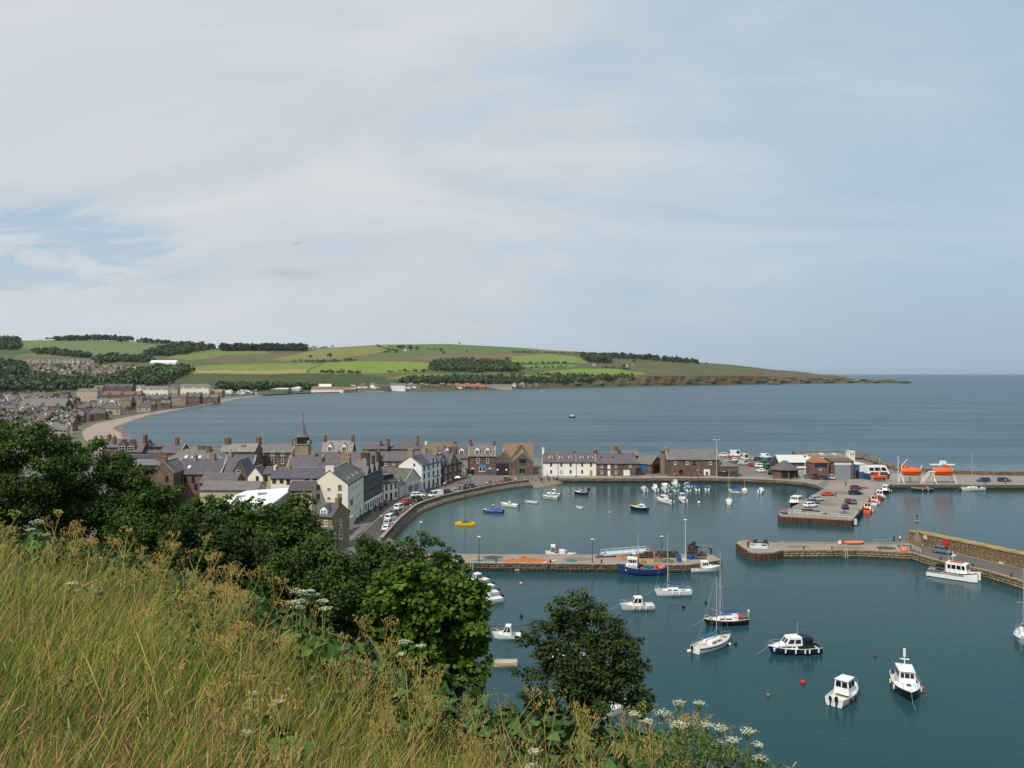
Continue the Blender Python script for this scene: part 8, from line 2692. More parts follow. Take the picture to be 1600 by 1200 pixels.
for i in range(16):
 f = (i + rp.random()) / 16
 q = Vector((-26.2,262.0)).lerp(Vector((-21.2,285.5)),f) + Vector((rp.uniform(.2,2.0),0))
 q = Vector(street(q.x,q.y))
 pz = gz(q.x,q.y)
 person(CX + F * q.x / q.y,CY + (H - pz) * F / q.y,rp.choice(['standing','standing','walking']),rp.choice(['red','white','maroon','navy','pink']),rp.choice(legs),'outside the white inn',rp.uniform(0,6.28),z=pz)
for i in range(9):
 f = (i + rp.random()) / 9
 q = Vector((-36.6,219.5)).lerp(Vector((-35.4,232.0)),f) + Vector((rp.uniform(.3,1.6),0))
 q = Vector(street(q.x,q.y))
 pz = gz(q.x,q.y)
 person(CX + F * q.x / q.y,CY + (H - pz) * F / q.y,rp.choice(['standing','standing','leaning']),rp.choice(['red','white','blue','navy','pink','maroon']),rp.choice(legs),'by the whitewashed tenement front',rp.uniform(0,6.28),z=pz)
for i in range(11):
 f = (i + rp.random()) / 11
 px = 607 + f * 44
 py = np.interp(px,[607,625,650],[831,810,789.5]) - 1
 person(px,py,rp.choice(['standing','leaning','standing']),rp.choice(['red','white','cream','orange','pink','grey']),rp.choice(legs),'between cars and parapet',rp.uniform(0,6.28))
for i in range(15):
 px = rp.uniform(822,872)
 person(px,rp.uniform(748.5,753.5),rp.choice(['standing','walking','standing']),rp.choice(['black','navy','red','grey','blue']),rp.choice(legs[:2]),'on the sandy slip',rp.uniform(0,6.28),z=1.72)
for i in range(16):
 px = rp.uniform(1044,1100)
 person(px,744.0 + rp.uniform(-.5,.4),'sitting',rp.choice(['red','maroon','white','navy','orange']),rp.choice(legs[:2]),'at the long store tables',rp.choice([0,3.1]) + rp.uniform(-.4,.4),z=1.6)
for px,py,po,to,le,w,hd in ((731,755,'walking','teal','blue jeans','across the open corner beyond the crowd',0),(1321.5,759.5,'walking','maroon','dark trousers','alone on the yard before the roller door',4.4),(1306,776.5,'walking','black','dark trousers','alone on the jetty by the red coupe',3.6),
         (1397,848.0,'standing','black','dark trousers','left of the pair at the breakwater bend',4.4),(1406,847.6,'standing','white','dark trousers','right of the pair at the breakwater bend',3.4),(1108.6,866.5,'standing','black','dark trousers','left of the pair at the middle pier end',.4),(1111.2,867,'standing','navy','dark trousers','right of the pair at the middle pier end',.7),
         (1571,756,'standing','pink','dark trousers','beside the right hand blue car on the far quay',1),(1422,752.5,'standing','navy','blue jeans','under the left orange lifeboat',1),(1169,856.5,'standing','black','dark trousers','on the tip of the outer jetty',1)):
 person(px,py,po,to,le,w,hd,z=None if px < 740 else 1.6)
bench = [('table_top',MB().box(-.9,.9,-.38,.38,.70,.76)),('seat',MB().box(-.9,.9,-.85,-.58,.42,.47)),('seat',MB().box(-.9,.9,.58,.85,.42,.47)),('leg',MB().box(-.7,-.6,-.8,.8,0,.05).box(-.7,-.6,-.3,.3,.05,.69)),('leg',MB().box(.6,.7,-.8,.8,0,.05).box(.6,.7,-.3,.3,.05,.69))]
bench = [(n,b.data(n,M_wood)) for n,b in bench]
for i in range(9):
 t = thing('picnic_table','brown picnic table on the quay before the long store','table',at(1047 + i * 6.2,744.2,1.6),0,'picnic tables before the long store')
 for n,me in bench:
  place(n,me,t)
for px,py,c,lb in ((658,0,M_white,'small white parasol outside the tall white inn'),):
 q = Vector((-19.0,290,gz(-19,290)))
 t = thing('parasol',lb,'parasol',q)
 MB().tube([(0,0,0),(0,0,2.5)],.04,6).build('pole',M_wood,t)
 MB().loft([[(r_ * math.cos(a * math.pi / 4),r_ * math.sin(a * math.pi / 4),z) for a in range(8)] for r_,z in ((1.3,2.1),(1.25,2.12),(.05,2.75))]).build('canopy',c,t)
q = atg(733,752)
t = thing('sign_post','small teal sign on a post at the open corner beyond the crowd','sign',q)
MB().tube([(0,0,0),(0,0,2.6)],.05,5).build('post',M_grey,t)
MB().box(-.6,.6,-.06,-.02,1.7,2.5).build('panel',paint((0.02,0.25,0.26)),t)
t = thing('stone_kiosk','small square stone kiosk at the end of the street parapet','kiosk',atg(792,754.8))
MB().box(-1.0,1.0,-.8,.8,0,2.2).build('wall',W_stone,t)
MB().box(-1.15,1.15,-.95,.95,2.203,2.4).build('roof',M_skew,t)
# gulls
gull = MB().loft([[(x,w * math.cos(a * math.pi / 4),.16 + h_ + w * math.sin(a * math.pi / 4)) for a in range(8)] for x,w,h_ in ((-.28,.015,.04),(-.1,.08,0),(.08,.09,.02),(.2,.05,.1),(.27,.045,.14),(.34,.01,.13))]).tube([(.0,.03,.1),(.0,.03,-.02)],.012,4).tube([(.0,-.03,.1),(.0,-.03,-.02)],.012,4).data('gull',M_white,True)
for px,py,z,lb in ((770,790.5,1.3,'white gull standing on the blue covered inflatable'),(865,878.5,1.75,'white gull on the edge of the middle pier below the small fishing boat'),(851,881.5,1.72,'white gull on the middle pier edge near the orange net')):
 o = tag(place('gull',gull,None,at(px,py,z),.5),lb,'bird')
 o.scale = (1.6,1.6,1.6)
# ================================================================== HILLSIDE IN THE FOREGROUND
U_ = np.array([-1.3,-.80,-.618,-.50,-.39,-.31,-.22,-.14,-.06,0,.08,.16,.24,.30,.34,.42,.9])
S_ = np.array([.15,.152,.160,.182,.208,.252,.298,.338,.368,.388,.402,.412,.424,.452,.490,.53,.62])
D_ = np.interp(U_,[-1.3,-.618,-.31,0,.31,.9],[17,14,9.2,6.0,4.8,4.2])
DD_ = np.interp(U_,[-1.3,-.618,-.31,0,.9],[70,58,42,27,18])
GH = .85
def drop(u,d):
 """depth of the ground below the eye along direction u at distance d"""
 s,Db,D2 = np.interp(u,U_,S_),np.interp(u,U_,D_),np.interp(u,U_,DD_)
 m = s - (1.72 - GH) / Db
 near = 1.72 + m * d
 mid = 1.72 + m * Db + (s + .07) * (d - Db)
 far = 1.72 + m * Db + (s + .07) * (D2 - Db) + 1.15 * (d - D2)
 return np.where(d < Db,near,np.where(d < D2,mid,far))
def hz(x,y):
 y = np.maximum(y,.4)
 u = np.clip(x / y,-1.3,.9)
 return H - drop(u,y) + .10 * wob(x,y,1.3,2.0) + .05 * wob(x,y,3.7,4.0)
us = np.linspace(-1.3,.9,150)
ds = np.concatenate([[.4],np.geomspace(.8,110,130)])
UU,DDg = np.meshgrid(us,ds,indexing='ij')
xx,yy = UU * DDg,DDg
zz_ = np.maximum(hz(xx,yy),-3.0)
idx = np.arange(150 * 131).reshape(150,131)
npmesh('hillside',np.stack([xx,yy,zz_],-1).reshape(-1,3),np.stack([idx[:-1,:-1],idx[1:,:-1],idx[1:,1:],idx[:-1,1:]],-1).reshape(-1,4),mat('hill_earth',(0.030,0.036,0.014),.95,.4,.6,col2=(0.075,0.066,0.028),detail=9),kind='structure',smooth=True)
sheet('hill_top',[(-40,-12),(40,-12),(40,.4),(-40,.4)],MATS['hill_earth'],cut=False,zf=lambda x,y: H - 1.7 - .1 * max(0,x))
def leafmat(name,tr=.25,rough=.5):
 m = mat(name,(1,1,1),rough,0.12,.6,tint=True,spec=.07)
 nt = m.node_tree
 b = nt.nodes['Principled BSDF']
 tl = nt.nodes.new('ShaderNodeBsdfTranslucent')
 mx = nt.nodes.new('ShaderNodeMixShader')
 mx.inputs[0].default_value = tr
 nt.links.new(b.inputs['Base Color'].links[0].from_socket,tl.inputs['Color'])
 nt.links.new(b.outputs[0],mx.inputs[1])
 nt.links.new(tl.outputs[0],mx.inputs[2])
 nt.links.new(mx.outputs[0],nt.nodes['Material Output'].inputs[0])
 return m
M_grass = leafmat('grass_blade',.17)
M_leaf = leafmat('tree_leaf',.22)
M_seed = leafmat('seed_head',.15,.8)
M_bark = mat('bark',(0.045,0.036,0.028),.9,.35,2.0)
def pal(cols,f):
 """pick tint per item from a palette list with weights 0..1 field f"""
 c = np.array(cols)
 x = np.clip(f,0,.9999) * (len(c) - 1)
 i = x.astype(int)
 return c[i] * (1 - (x - i))[:,None] + c[np.minimum(i + 1,len(c) - 1)] * (x - i)[:,None]
def blades(name,n,hmin,hmax,wid,lean,cols,ulo=-.95,uhi=.62,dmin=2.4,over=1.12,seg=4,bias=None,curve=.5,m=None):
 rng = RNG
 u = rng.uniform(ulo,uhi,n)
 Db = np.interp(u,U_,D_) * over
 inv = rng.uniform(0,1,n)
 d = 1 / (1 / dmin + (1 / Db - 1 / dmin) * inv)
 x,y = u * d,d
 if bias is not None:
  k = rng.random(n) < bias(x,y)
  x,y,d = x[k],y[k],d[k]
  n = len(x)
 z = hz(x,y) - .03
 patch = .5 + .5 * wob(x,y,.9,1.0)
 h = (hmin + (hmax - hmin) * rng.random(n) ** 1.4) * (.62 + .55 * patch)
 a = rng.normal(.2,1.5,n) + .5 * wob(x,y,1.7,5.0)           # lean towards the right, as the wind lays it
 ln = lean * (.4 + rng.random(n))
 dirx,diry = np.cos(a),np.sin(a)
 wv = wid * (.6 + .8 * rng.random(n)) * np.maximum(1,d / 6) ** .75
 face = rng.uniform(0,np.pi,n)
 sx,sy = np.cos(face),np.sin(face) * .5
 V = np.zeros((n,seg * 2 + 1,3))
 for s in range(seg + 1):
  t = s / seg
  cx = x + dirx * h * ln * t ** (1 + curve * 2)
  cy = y + diry * h * ln * t ** (1 + curve * 2)
  cz = z + h * t * np.sqrt(np.maximum(.1,1 - (ln * t * .6) ** 2))
  w = wv * (1 - t ** 2 * .9) * .5
  if s < seg:
   V[:,2 * s] = np.stack([cx - sx * w,cy - sy * w,cz],-1)
   V[:,2 * s + 1] = np.stack([cx + sx * w,cy + sy * w,cz],-1)
  else:
   V[:,2 * s] = np.stack([cx,cy,cz],-1)
 tri = []
 for s in range(seg - 1):
  a_,b_,c_,e_ = 2 * s,2 * s + 1,2 * s + 3,2 * s + 2
  tri += [(a_,b_,c_),(a_,c_,e_)]
 tri.append((2 * seg - 2,2 * seg - 1,2 * seg))
 Fq = (np.arange(n)[:,None,None] * (seg * 2 + 1) + np.array(tri)[None]).reshape(-1,3)
 f = np.clip(cols[1](x,y) + rng.normal(0,.24,n),0,1)
 T = pal(cols[0],f) * (.55 + .8 * rng.random(n))[:,None]
 T = np.repeat(T[:,None],seg * 2 + 1,1)
 o = npmesh(name,V.reshape(-1,3),Fq,m or M_grass,T.reshape(-1,3),kind='stuff')
 return o,(V[:,-1],T[:,0],V[:,-1] - V[:,-3])
def rel(x,y):
 """0 near the camera, 1 at the brow"""
 return y / np.interp(np.clip(x / y,-1.3,.9),U_,D_)
GR = [(0.060,0.120,0.025),(0.100,0.180,0.030),(0.190,0.250,0.040),(0.300,0.285,0.060),(0.380,0.295,0.095),(0.330,0.210,0.085)]
gcol = lambda x,y: .27 + .24 * wob(x,y,.55,3.0) + .30 * np.clip(rel(x,y) - .4,0,1) + .14 * wob(x,y,2.3,1.0)
g,_ = blades('grass',118000,.20,.58,.0056,.62,(GR,gcol))
g2,_ = blades('broad_grass',15000,.18,.5,.0105,.8,([(0.075,0.155,0.025),(0.17,0.27,0.04),(0.30,0.33,0.06)],lambda x,y: .4 + .4 * wob(x,y,1.1,9.0)),curve=.7)
tag(g2,'broad bright green grass leaves mixed into the foreground hillside','grass')
tag(g,'dense green and straw coloured grass covering the foreground hillside','grass')
STRAW = [(0.30,0.28,0.06),(0.46,0.36,0.085),(0.48,0.335,0.11),(0.40,0.215,0.085),(0.30,0.145,0.07)]
scol = lambda x,y: .45 + .35 * wob(x,y,.7,6.0)
g,tips = blades('dry_grass',42000,.36,.78,.0042,.62,(STRAW,scol),bias=lambda x,y: np.clip(.45 + .5 * wob(x,y,.6,8.0) + .25 * rel(x,y),.1,1),curve=.35)
tag(g,'tall dry golden grass stalks standing through the green grass','grass')
# seed heads: feathery spikes on a share of the stalks
pos,tc_,dr = tips
k = RNG.random(len(pos)) < .13
pos,tc_,dr = pos[k],tc_[k],dr[k]
n = len(pos)
dn = dr / (np.linalg.norm(dr,axis=1)[:,None] + 1e-9)
ln = RNG.uniform(.04,.10,n)
wd = RNG.uniform(.0035,.0075,n) * np.maximum(1,pos[:,1] / 7)
V,Fq = [],[]
base = np.arange(n)
VV = np.zeros((n,8 + 1 + 6,3))
ang = [0,2.1,4.2]
c0 = pos - dn * .02
side = np.cross(dn,np.array([.3,.2,.9])[None])
side /= np.linalg.norm(side,axis=1)[:,None] + 1e-9
oth = np.cross(dn,side)
rings_ = [(0,.5),(.35,1.0),(.75,.7)]
VV = np.zeros((n,10,3))
for i,(f,w) in enumerate(rings_):
 for j,a in enumerate(ang):
  VV[:,i * 3 + j] = c0 + dn * (ln * f)[:,None] + (side * np.cos(a) + oth * np.sin(a)) * (wd * w)[:,None]
VV[:,9] = c0 + dn * ln[:,None]
tri = []
for i in range(2):
 for j in range(3):
  a_,b_ = i * 3 + j,i * 3 + (j + 1) % 3
  tri += [(a_,b_,b_ + 3),(a_,b_ + 3,a_ + 3)]
tri += [(6,7,9),(7,8,9),(8,6,9)]
Fq = (base[:,None,None] * 10 + np.array(tri)[None]).reshape(-1,3)
SH = [(0.40,0.31,0.16),(0.38,0.26,0.13),(0.30,0.18,0.09),(0.25,0.13,0.08)]
T = np.repeat(pal(SH,RNG.random(n))[:,None],10,1).reshape(-1,3)
tag(npmesh('grass_seed_heads',VV.reshape(-1,3),Fq,M_seed,T,kind='stuff'),'buff and reddish seed heads nodding on the tall grass','grass')
# branched dry umbel stalks (golden brown) along the brow
def stalk(mb,x,y,h,lean,rr,rays=7,r0=.0052):
 z = float(hz(np.array(x),np.array(y)))
 a = rr.gauss(.2,.9)
 k = max(1,y / 7)
 top = Vector((x + math.cos(a) * lean * h,y + math.sin(a) * lean * h,z + h))
 mid = Vector((x,y,z - .05)).lerp(top,.55) + Vector((-math.cos(a) * .04,0,.05))
 mb.tube([(x,y,z - .05),mid,top],[r0 * k,r0 * .8 * k,r0 * .55 * k],3,0,caps=False)
 for b in range(rr.randint(1,3)):
  st = Vector((x,y,z)).lerp(top,rr.uniform(.45,.75))
  e = st + Vector((rr.uniform(-.18,.18),rr.uniform(-.18,.18),rr.uniform(.15,.3)))
  mb.tube([st,e],r0 * .5 * k,3,0,caps=False)
  heads(mb,e,rr,max(4,rays - 2),.7 * k,r0)
 heads(mb,top,rr,rays,k,r0)
def heads(mb,c,rr,rays,k,r0):
 for i in range(rays):
  a = 2 * math.pi * i / rays + rr.random()
  sp = rr.uniform(.03,.075)
  e = c + Vector((math.cos(a) * sp,math.sin(a) * sp,rr.uniform(.06,.12)))
  mb.tube([c,e],r0 * .3 * k,3,0,caps=False)
  for q in range(4):
   f = e + Vector((rr.uniform(-.024,.024),rr.uniform(-.024,.024),rr.uniform(-.005,.03)))
   mb.add([f + Vector((-.0055 * k,0,0)),f + Vector((.0055 * k,0,0)),f + Vector((0,.004,.015 * k))],[(0,1,2)],1 if rr.random() < .6 else 2)
rr = random.Random(3)
mb = MB()
for i in range(150):
 u = rr.uniform(-.72,.26)
 Db = float(np.interp(u,U_,D_))
 f = 1 - rr.random() ** 2 * .65
 d = Db * f * rr.uniform(.9,1.08)
 stalk(mb,u * d,d,rr.uniform(.36,.8),rr.uniform(.1,.75),rr)
tag(mb.build('umbel_stalks',[mat('golden_stem',(0.32,0.26,0.07),.8,.25,3.0),mat('brown_seed',(0.25,0.155,0.05),.9,.35,5.0),mat('olive_seed',(0.30,0.235,0.06),.9,.3,5.0)],kind='stuff'),'golden brown branching stalks of dried umbels along the brow of the slope','weeds')
# hogweed in flower
def hogweed(px,py,d,label,n=3,sc=1.0):
 x = X(px,d)
 top = Z(py,d)
 z = float(hz(np.array(x),np.array(d)))
 t = thing('hogweed',label,'flower',(x,d,z),group='white hogweed flowers on the slope')
 rr = random.Random(int(px * 3 + py))
 hh = top - z
 for i in range(n):
  ex,ey = (rr.uniform(-.16,.16) * sc * (i > 0),rr.uniform(-.12,.12) * sc)
  ez = hh - (0 if i == 0 else rr.uniform(.05,.22) * sc)
  MB().tube([(0,0,-.05),(ex * .3,ey * .3,ez * .5),(ex,ey,ez - .05)],[.010,.008,.005],5).build('stem',mat('green_stem',(0.12,0.17,0.05),.7,.2,3),t)
  mb = MB()
  R0 = rr.uniform(.04,.08) * sc
  for k in range(14):
   a,r_ = k * 2.4,R0 * math.sqrt((k + .5) / 14)
   c = Vector((ex + r_ * math.cos(a),ey + r_ * math.sin(a),ez - r_ * r_ * 4 + rr.uniform(-.006,.006)))
   mb.tube([(ex,ey,ez - .05),c],.0018,3,1,caps=False)
   for q in range(6):
    f = c + Vector((rr.gauss(0,.009),rr.gauss(0,.009),rr.uniform(0,.01)))
    s_ = .008 * sc
    nrm = Vector((rr.uniform(-.4,.4),rr.uniform(-.4,.4),1)).normalized()
    e1 = nrm.orthogonal().normalized() * s_
    e2 = nrm.cross(e1)
    mb.add([f + e1,f + e2,f - e1,f - e2],[(0,1,2,3)],0)
  mb.build('flower_head',[mat('hogweed_white',(0.50,0.50,0.35),.8,.25,9),MATS['green_stem']],t)
 lf = [((rr.uniform(-.12,.12),rr.uniform(-.1,.1),hh * rr.uniform(.2,.6)),(.16,.16,.07),14) for _ in range(4)]
 leafy('leaves',lf,tri=.5,tone=(1,1.25,.7),m=M_leafw,parent=t)
M_leafw = mat('weed_leaf',(0.07,0.11,0.032),.7,.2,3,tint=True)
for q in ((466,919,8.4,'cluster of white hogweed heads standing out against the dark trees',4),(484,924,8.5,'right part of the white hogweed cluster against the dark trees',3),(459,938,8.2,'small hogweed below the main white cluster',2),(503,940,8.2,'pale hogweed head right of the main white cluster',2),(633,998,7.2,'flat white hogweed head in front of the bright sycamore',2),(657,1010,7.0,'pale drooping hogweed head right of the flat one before the sycamore',1),
   (1060,1096,4.6,'large white hogweed dome at the top of the right hand clump',1),(1036,1115,4.5,'white hogweed dome left of the tallest dome',2),(1096,1106,4.6,'pale green hogweed head right of the tallest dome',2),(994,1122,4.6,'pale hogweed dome at the left end of the right hand clump',1),(1063,1140,4.4,'hogweed head low in the middle of the right hand clump',1),(1121,1131,4.5,'hogweed head in the middle right of the clump',2),(1144,1154,4.4,'fluffy white hogweed dome low in the right hand clump',2),(1168,1142,4.5,'hogweed head at the upper right of the clump',1),(1186,1168,4.5,'last hogweed head at the right end of the clump',2),
   (433,1098,4.9,'small white flower head low in the grass left of centre',1),(400,1078,5.0,'tiny pale umbel in the grass left of centre',1),(835,1168,4.6,'white hogweed between the stalks at the bottom middle',2),(380,1152,4.5,'small white flower at the bottom left of centre',1),(60,812,13.0,'pale hogweed at the far left brow',3),(118,908,9.5,'pale greenish umbel on the left slope',2)):
 hogweed(q[0],q[1],q[2],q[3],q[4],sc=max(.45,q[2] / 9.5) if q[2] > 4.7 else .55)
# low leafy weeds round the hogweed and along the brow
V_ = []
for i in range(830):
 if i < 550:
  px,d = rr.uniform(985,1262),rr.uniform(4.1,5.4)
  py = np.interp(px,[985,1040,1075,1120,1180,1262],[1152,1136,1128,1152,1180,1210]) + abs(rr.gauss(0,45)) + 8
  V_.append(((X(px,d),d,Z(py,d)),(.032,.032,.03),9))
 else:
  px,d = rr.uniform(250,800),rr.uniform(6.5,10.5)
  x = X(px,d)
  V_.append(((x,d,float(hz(np.array(x),np.array(d))) + rr.uniform(.1,.4)),(.08,.08,.07),14))
tag(leafy('weed_leaves',V_,tri=.33,tone=(.95,1.0,.7),m=M_leafw,kind='stuff'),'broad leafy weeds among the hogweed on the slope','weeds')
V_ = []
for i in range(1500):
 u = rr.uniform(-.85,.14)
 Db = float(np.interp(u,U_,D_))
 d = Db * (1.12 + 2.6 * rr.random() ** 1.3)
 x = u * d
 q = rr.uniform(.25,.5) * (d / Db) ** .6
 V_.append(((x,d,float(hz(np.array(x),np.array(d))) + q * .3),(q * 1.3,q * 1.3,q * .9),62))
tag(leafy('undergrowth',V_,tri=.11,tone=(.72,.85,.6),m=M_leafw,kind='stuff'),'dark undergrowth filling the slope below the grassy brow','undergrowth')
# ================================================================== TREES ON THE SLOPE
def tree(name,label,d,base,blobs,leaf,n,tone,trunk=.14,gap=.55,ld=.9,branches=26,cat='tree',wide=1.0,dvar=1.0):
 """blobs: crown circles (px, py, radius px) seen from the slope; built at distance d with real depth"""
 rng = RNG
 bx,by = X(base[0],d),d
 bz = float(hz(np.array(bx),np.array(by))) if base[1] is None else base[1]
 t = thing(name,label,cat,(bx,by,bz))
 org = np.array([bx,by,bz])
 C = []
 tot = sum(b[2] ** 2 for b in blobs)
 P_,N_,T_ = [],[],[]
 for (px,py,r) in blobs:
  rw = r / F * d
  c = np.array([X(px,d),d + rng.uniform(-.35,.35) * rw * dvar,Z(py,d)])
  k = max(4,int(7 + 20 * r * r / (tot / len(blobs)) / 2))
  for j in range(k):
   v = rng.normal(size=3)
   v /= np.linalg.norm(v)
   cc = c + v * rw * np.array([1,1.0,.95]) * rng.uniform(.35,.9)
   cr_ = rw * rng.uniform(.18,.42)
   C.append((cc,cr_,rng.uniform(.72,1.3),c))
 wsum = sum(q[1] ** 2 for q in C)
 for cc,cr_,tn,c in C:
  m_ = max(6,int(2.1 * n * cr_ ** 2 / wsum))
  v = rng.normal(size=(m_,3))
  v /= np.linalg.norm(v,axis=1)[:,None]
  P_.append(cc + v * (cr_ * (.25 + 1.05 * rng.random(m_) ** .8))[:,None] * np.array([1,1,.8]))
  nn = v * .7 + np.array([0,0,.55]) + rng.normal(size=(m_,3)) * .5
  N_.append(nn / np.linalg.norm(nn,axis=1)[:,None])
  hue = rng.normal(0,.1,(m_,1))
  T_.append(np.array(tone) * tn * (.7 + .6 * rng.random((m_,1))) * np.concatenate([1 + hue,1 + hue * .3,1 - hue],1))
 Pn,Nn,Tn = np.concatenate(P_) - org,np.concatenate(N_),np.concatenate(T_)
 m_ = len(Pn)
 ax = np.cross(Nn,rng.normal(size=(m_,3)))
 ax /= np.linalg.norm(ax,axis=1)[:,None]
 bt = np.cross(Nn,ax)
 s = (leaf * (.6 + .9 * rng.random(m_)))[:,None]
 w = s * .42 * wide
 V = np.stack([Pn - ax * s * .5,Pn + bt * w * .9 - Nn * w * .25 - ax * s * .1,Pn + bt * w * .55 - Nn * w * .2 + ax * s * .28,Pn + ax * s * .55,Pn - bt * w * .55 - Nn * w * .2 + ax * s * .28,Pn - bt * w * .9 - Nn * w * .25 - ax * s * .1],1)
 q = np.arange(m_)[:,None] * 6
 Fq = np.concatenate([q + np.array([[0,1,2,3]]),q + np.array([[0,3,4,5]])],0)
 npmesh('crown',V.reshape(-1,3),Fq,M_leaf,np.repeat(Tn[:,None],6,1).reshape(-1,3),t)
 cm = np.mean([q_[0] for q_ in C],0) - org
 low = min(q_[0][2] for q_ in C) - bz
 fork = Vector((cm[0] * .25,cm[1] * .25,max(.5,low * .75)))
 MB().tube([(0,0,-.4),fork * .5,fork],[trunk,trunk * .8,trunk * .65],7).build('trunk',M_bark,t)
 order = sorted(C,key=lambda q_: -q_[1])[:branches]
 mb = MB()
 for cc,cr_,tn,c in order:
  e = Vector(cc - org)
  cen = Vector(c - org)
  m1 = fork.lerp(cen,.55) + Vector((random.uniform(-.1,.1),random.uniform(-.1,.1),.1))
  mb.tube([fork,m1,m1.lerp(e,.6) + Vector((0,0,.05)),e],[trunk * .42,trunk * .26,trunk * .14,trunk * .05],5)
  for _ in range(2):
   g = e + Vector((random.gauss(0,1),random.gauss(0,1),random.gauss(0,.8))) * cr_ * .8
   mb.tube([m1.lerp(e,.7),g],[trunk * .1,trunk * .03],4)
 mb.build('limbs',M_bark,t)
 return t
DK = (0.040,0.068,0.016)
DK2 = (0.058,0.101,0.021)
MD = (0.046,0.085,0.020)
BR = (0.088,0.155,0.022)
ASH = (0.058,0.098,0.026)
tree('sycamore','tall dark tree at the left edge above the golden grass',44,(35,None),[(10,700,46),(62,690,40),(20,770,60),(70,750,50),(-30,730,60),(60,800,40),(0,830,50)],.13,15000,DK2)
tree('sycamore','dark tree second from the left behind the golden grass',46,(120,None),[(100,700,30),(120,740,46),(85,780,44),(140,790,50),(110,820,50),(60,840,40)],.13,13000,DK2)
tree('sycamore','slightly brighter tree with a rounded top rising before the beach',48,(190,None),[(145,705,28),(170,735,40),(200,770,45),(160,780,45),(190,820,46)],.13,11500,(0.052,0.098,0.019))
tree('sycamore','dark spreading tree in front of the shadowed stone gable',43,(260,None),[(222,745,30),(245,780,40),(265,790,32),(215,800,45),(250,830,52),(290,850,50),(205,850,46)],.125,13000,DK2)
tree('sycamore','very dark low tree filling the hollow behind the grass brow',33,(330,None),[(300,840,50),(340,860,50),(280,880,40),(370,890,50),(330,910,45),(400,930,46)],.115,10500,DK)
tree('sycamore','leafy dark green tree standing in front of the white canopy roof',36,(420,None),[(300,805,28),(345,782,20),(312,782,14),(398,793,22),(474,790,22),(330,800,30),(372,796,22),(425,807,34),(455,805,34),(390,830,44),(450,845,46),(345,840,40),(480,850,40),(500,835,26)],.115,13500,(0.066,0.114,0.023))
tree('sycamore','wide dark tree below the small ochre house',30,(500,None),[(440,900,46),(490,890,50),(540,890,40),(520,930,50),(470,940,50),(560,940,40),(545,985,40)],.115,9500,DK2)
tree('ash_tree','feathery ash tree whose branch tips reach over the harbour wall',34,(610,None),[(560,880,30),(585,860,30),(620,856,30),(650,850,24),(600,890,46),(650,890,44),(690,870,16),(682,848,14),(706,866,12),(640,925,46),(575,920,40),(695,905,24)],.10,12000,ASH,dvar=1.5)
tree('ash_tree','small ragged ash bush with a bare spray at the pier end',33,(690,None),[(690,880,22),(715,876,12),(672,900,26),(705,900,22),(690,930,26)],.10,3200,ASH)
tree('maple','bright green sycamore with large leaves on the slope',17,(640,None),[(600,930,32),(640,905,34),(585,960,26),(625,960,42),(660,950,36),(640,1000,44),(600,995,30),(660,1030,36),(655,890,20),(578,938,10),(596,902,12),(628,880,10),(668,905,12),(572,985,10)],.10,5000,BR,wide=1.2,dvar=1.7)
tree('maple','bright green sycamore clump right beside the water',17.6,(715,None),[(690,905,24),(712,920,30),(735,915,20),(700,950,36),(742,945,22),(725,985,36),(690,1000,34),(745,1010,24),(715,1035,34),(750,1050,20),(726,890,10),(752,948,20),(749,922,18),(752,925,9),(758,985,10),(766,1030,9),(700,885,10)],.10,5000,BR,wide=1.2,dvar=1.7)
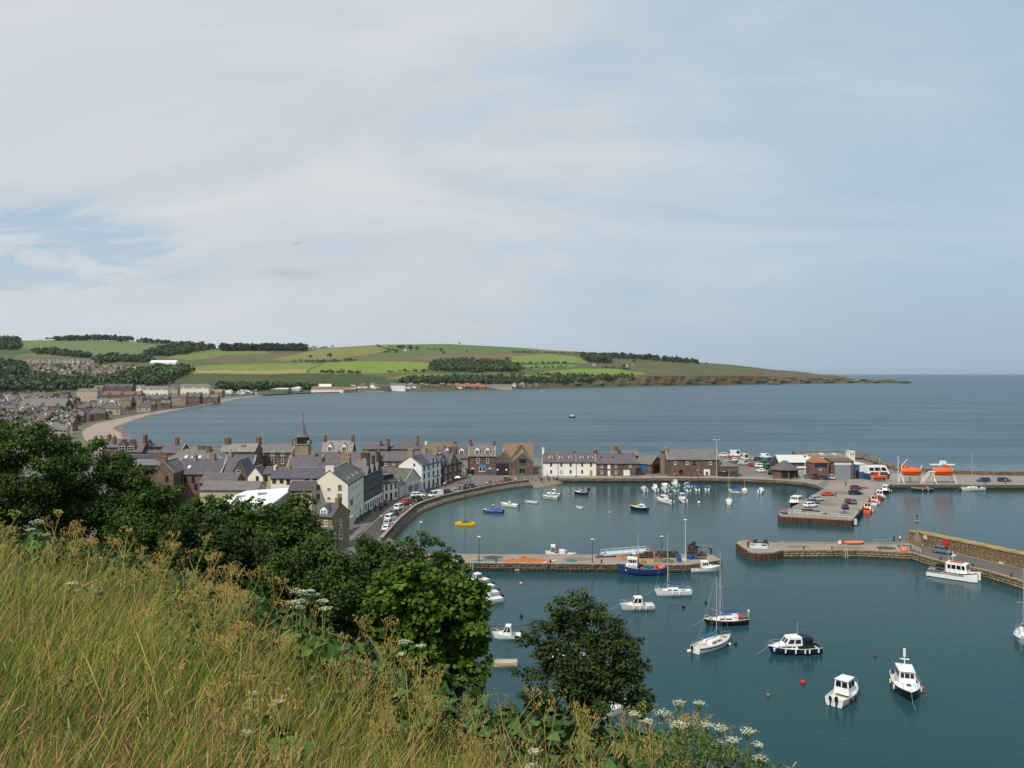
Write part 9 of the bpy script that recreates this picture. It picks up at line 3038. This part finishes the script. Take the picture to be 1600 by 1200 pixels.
tree('elder_tree','single dark leafy tree standing against the harbour water',22,(905,None),[(868,950,24),(905,940,28),(930,955,26),(890,975,36),(945,985,34),(850,990,26),(865,1015,30),(915,1015,40),(970,1015,34),(985,1050,32),(950,1060,36),(895,1060,40),(850,1050,26),(830,1015,18),(1000,1075,24),(820,990,12),(850,1085,24),(1005,1000,8),(935,1095,28),(975,1085,22),(817,1000,14),(812,1052,16),(828,1085,18),(1012,1040,14),(1014,1092,16),(872,1112,20),(912,1114,22),(988,1104,18)],.068,11500,(0.055,0.084,0.026),trunk=.12,branches=60)
tree('elder_bush','low dark bush under the single tree by the grass tips',20,(900,None),[(860,1110,24),(900,1115,22),(940,1115,20),(830,1100,16),(1005,1110,16)],.075,2600,ASH,trunk=.05,branches=12)
tree('scrub_bush','dark scrub at the foot of the bright sycamores',14,(640,None),[(600,1040,26),(640,1050,26),(690,1060,26),(560,1030,24),(740,1075,20)],.07,3200,DK2,trunk=.05,branches=10)
# ================================================================== LABELS: tell look-alikes apart by their place along the row
ORD = 'first second third fourth fifth sixth seventh eighth ninth tenth eleventh twelfth thirteenth fourteenth fifteenth sixteenth seventeenth eighteenth nineteenth twentieth'.split()
by = {}
for o in COL.objects:
 if o.parent is None and 'label' in o and o.get('category') != 'creel':
  by.setdefault(o['label'],[]).append(o)
for lb,os_ in by.items():
 if len(os_) < 2:
  continue
 os_.sort(key=lambda o: o.location.x / max(1,o.location.y))
 n = len(os_)
 for i,o in enumerate(os_):
  if i < 20 and (i < n - i or n < 9):
   o['label'] = '%s, %s from left' % (lb,ORD[i])
  elif n - 1 - i < 20:
   o['label'] = '%s, %s from right' % (lb,ORD[n - 1 - i])
# ================================================================== AIR
hm_ = bpy.data.materials.new('haze')
hm_.use_nodes = True
hm_.node_tree.nodes.clear()
pv = hm_.node_tree.nodes.new('ShaderNodeVolumePrincipled')
pv.inputs['Color'].default_value = (0.80,0.88,1.0,1)
pv.inputs['Density'].default_value = 0.000014
pv.inputs['Anisotropy'].default_value = 0.2
oo = hm_.node_tree.nodes.new('ShaderNodeOutputMaterial')
hm_.node_tree.links.new(pv.outputs[0],oo.inputs['Volume'])
MB().box(-61000,61000,-400,91000,-8,260).build('haze',hm_,kind='stuff')
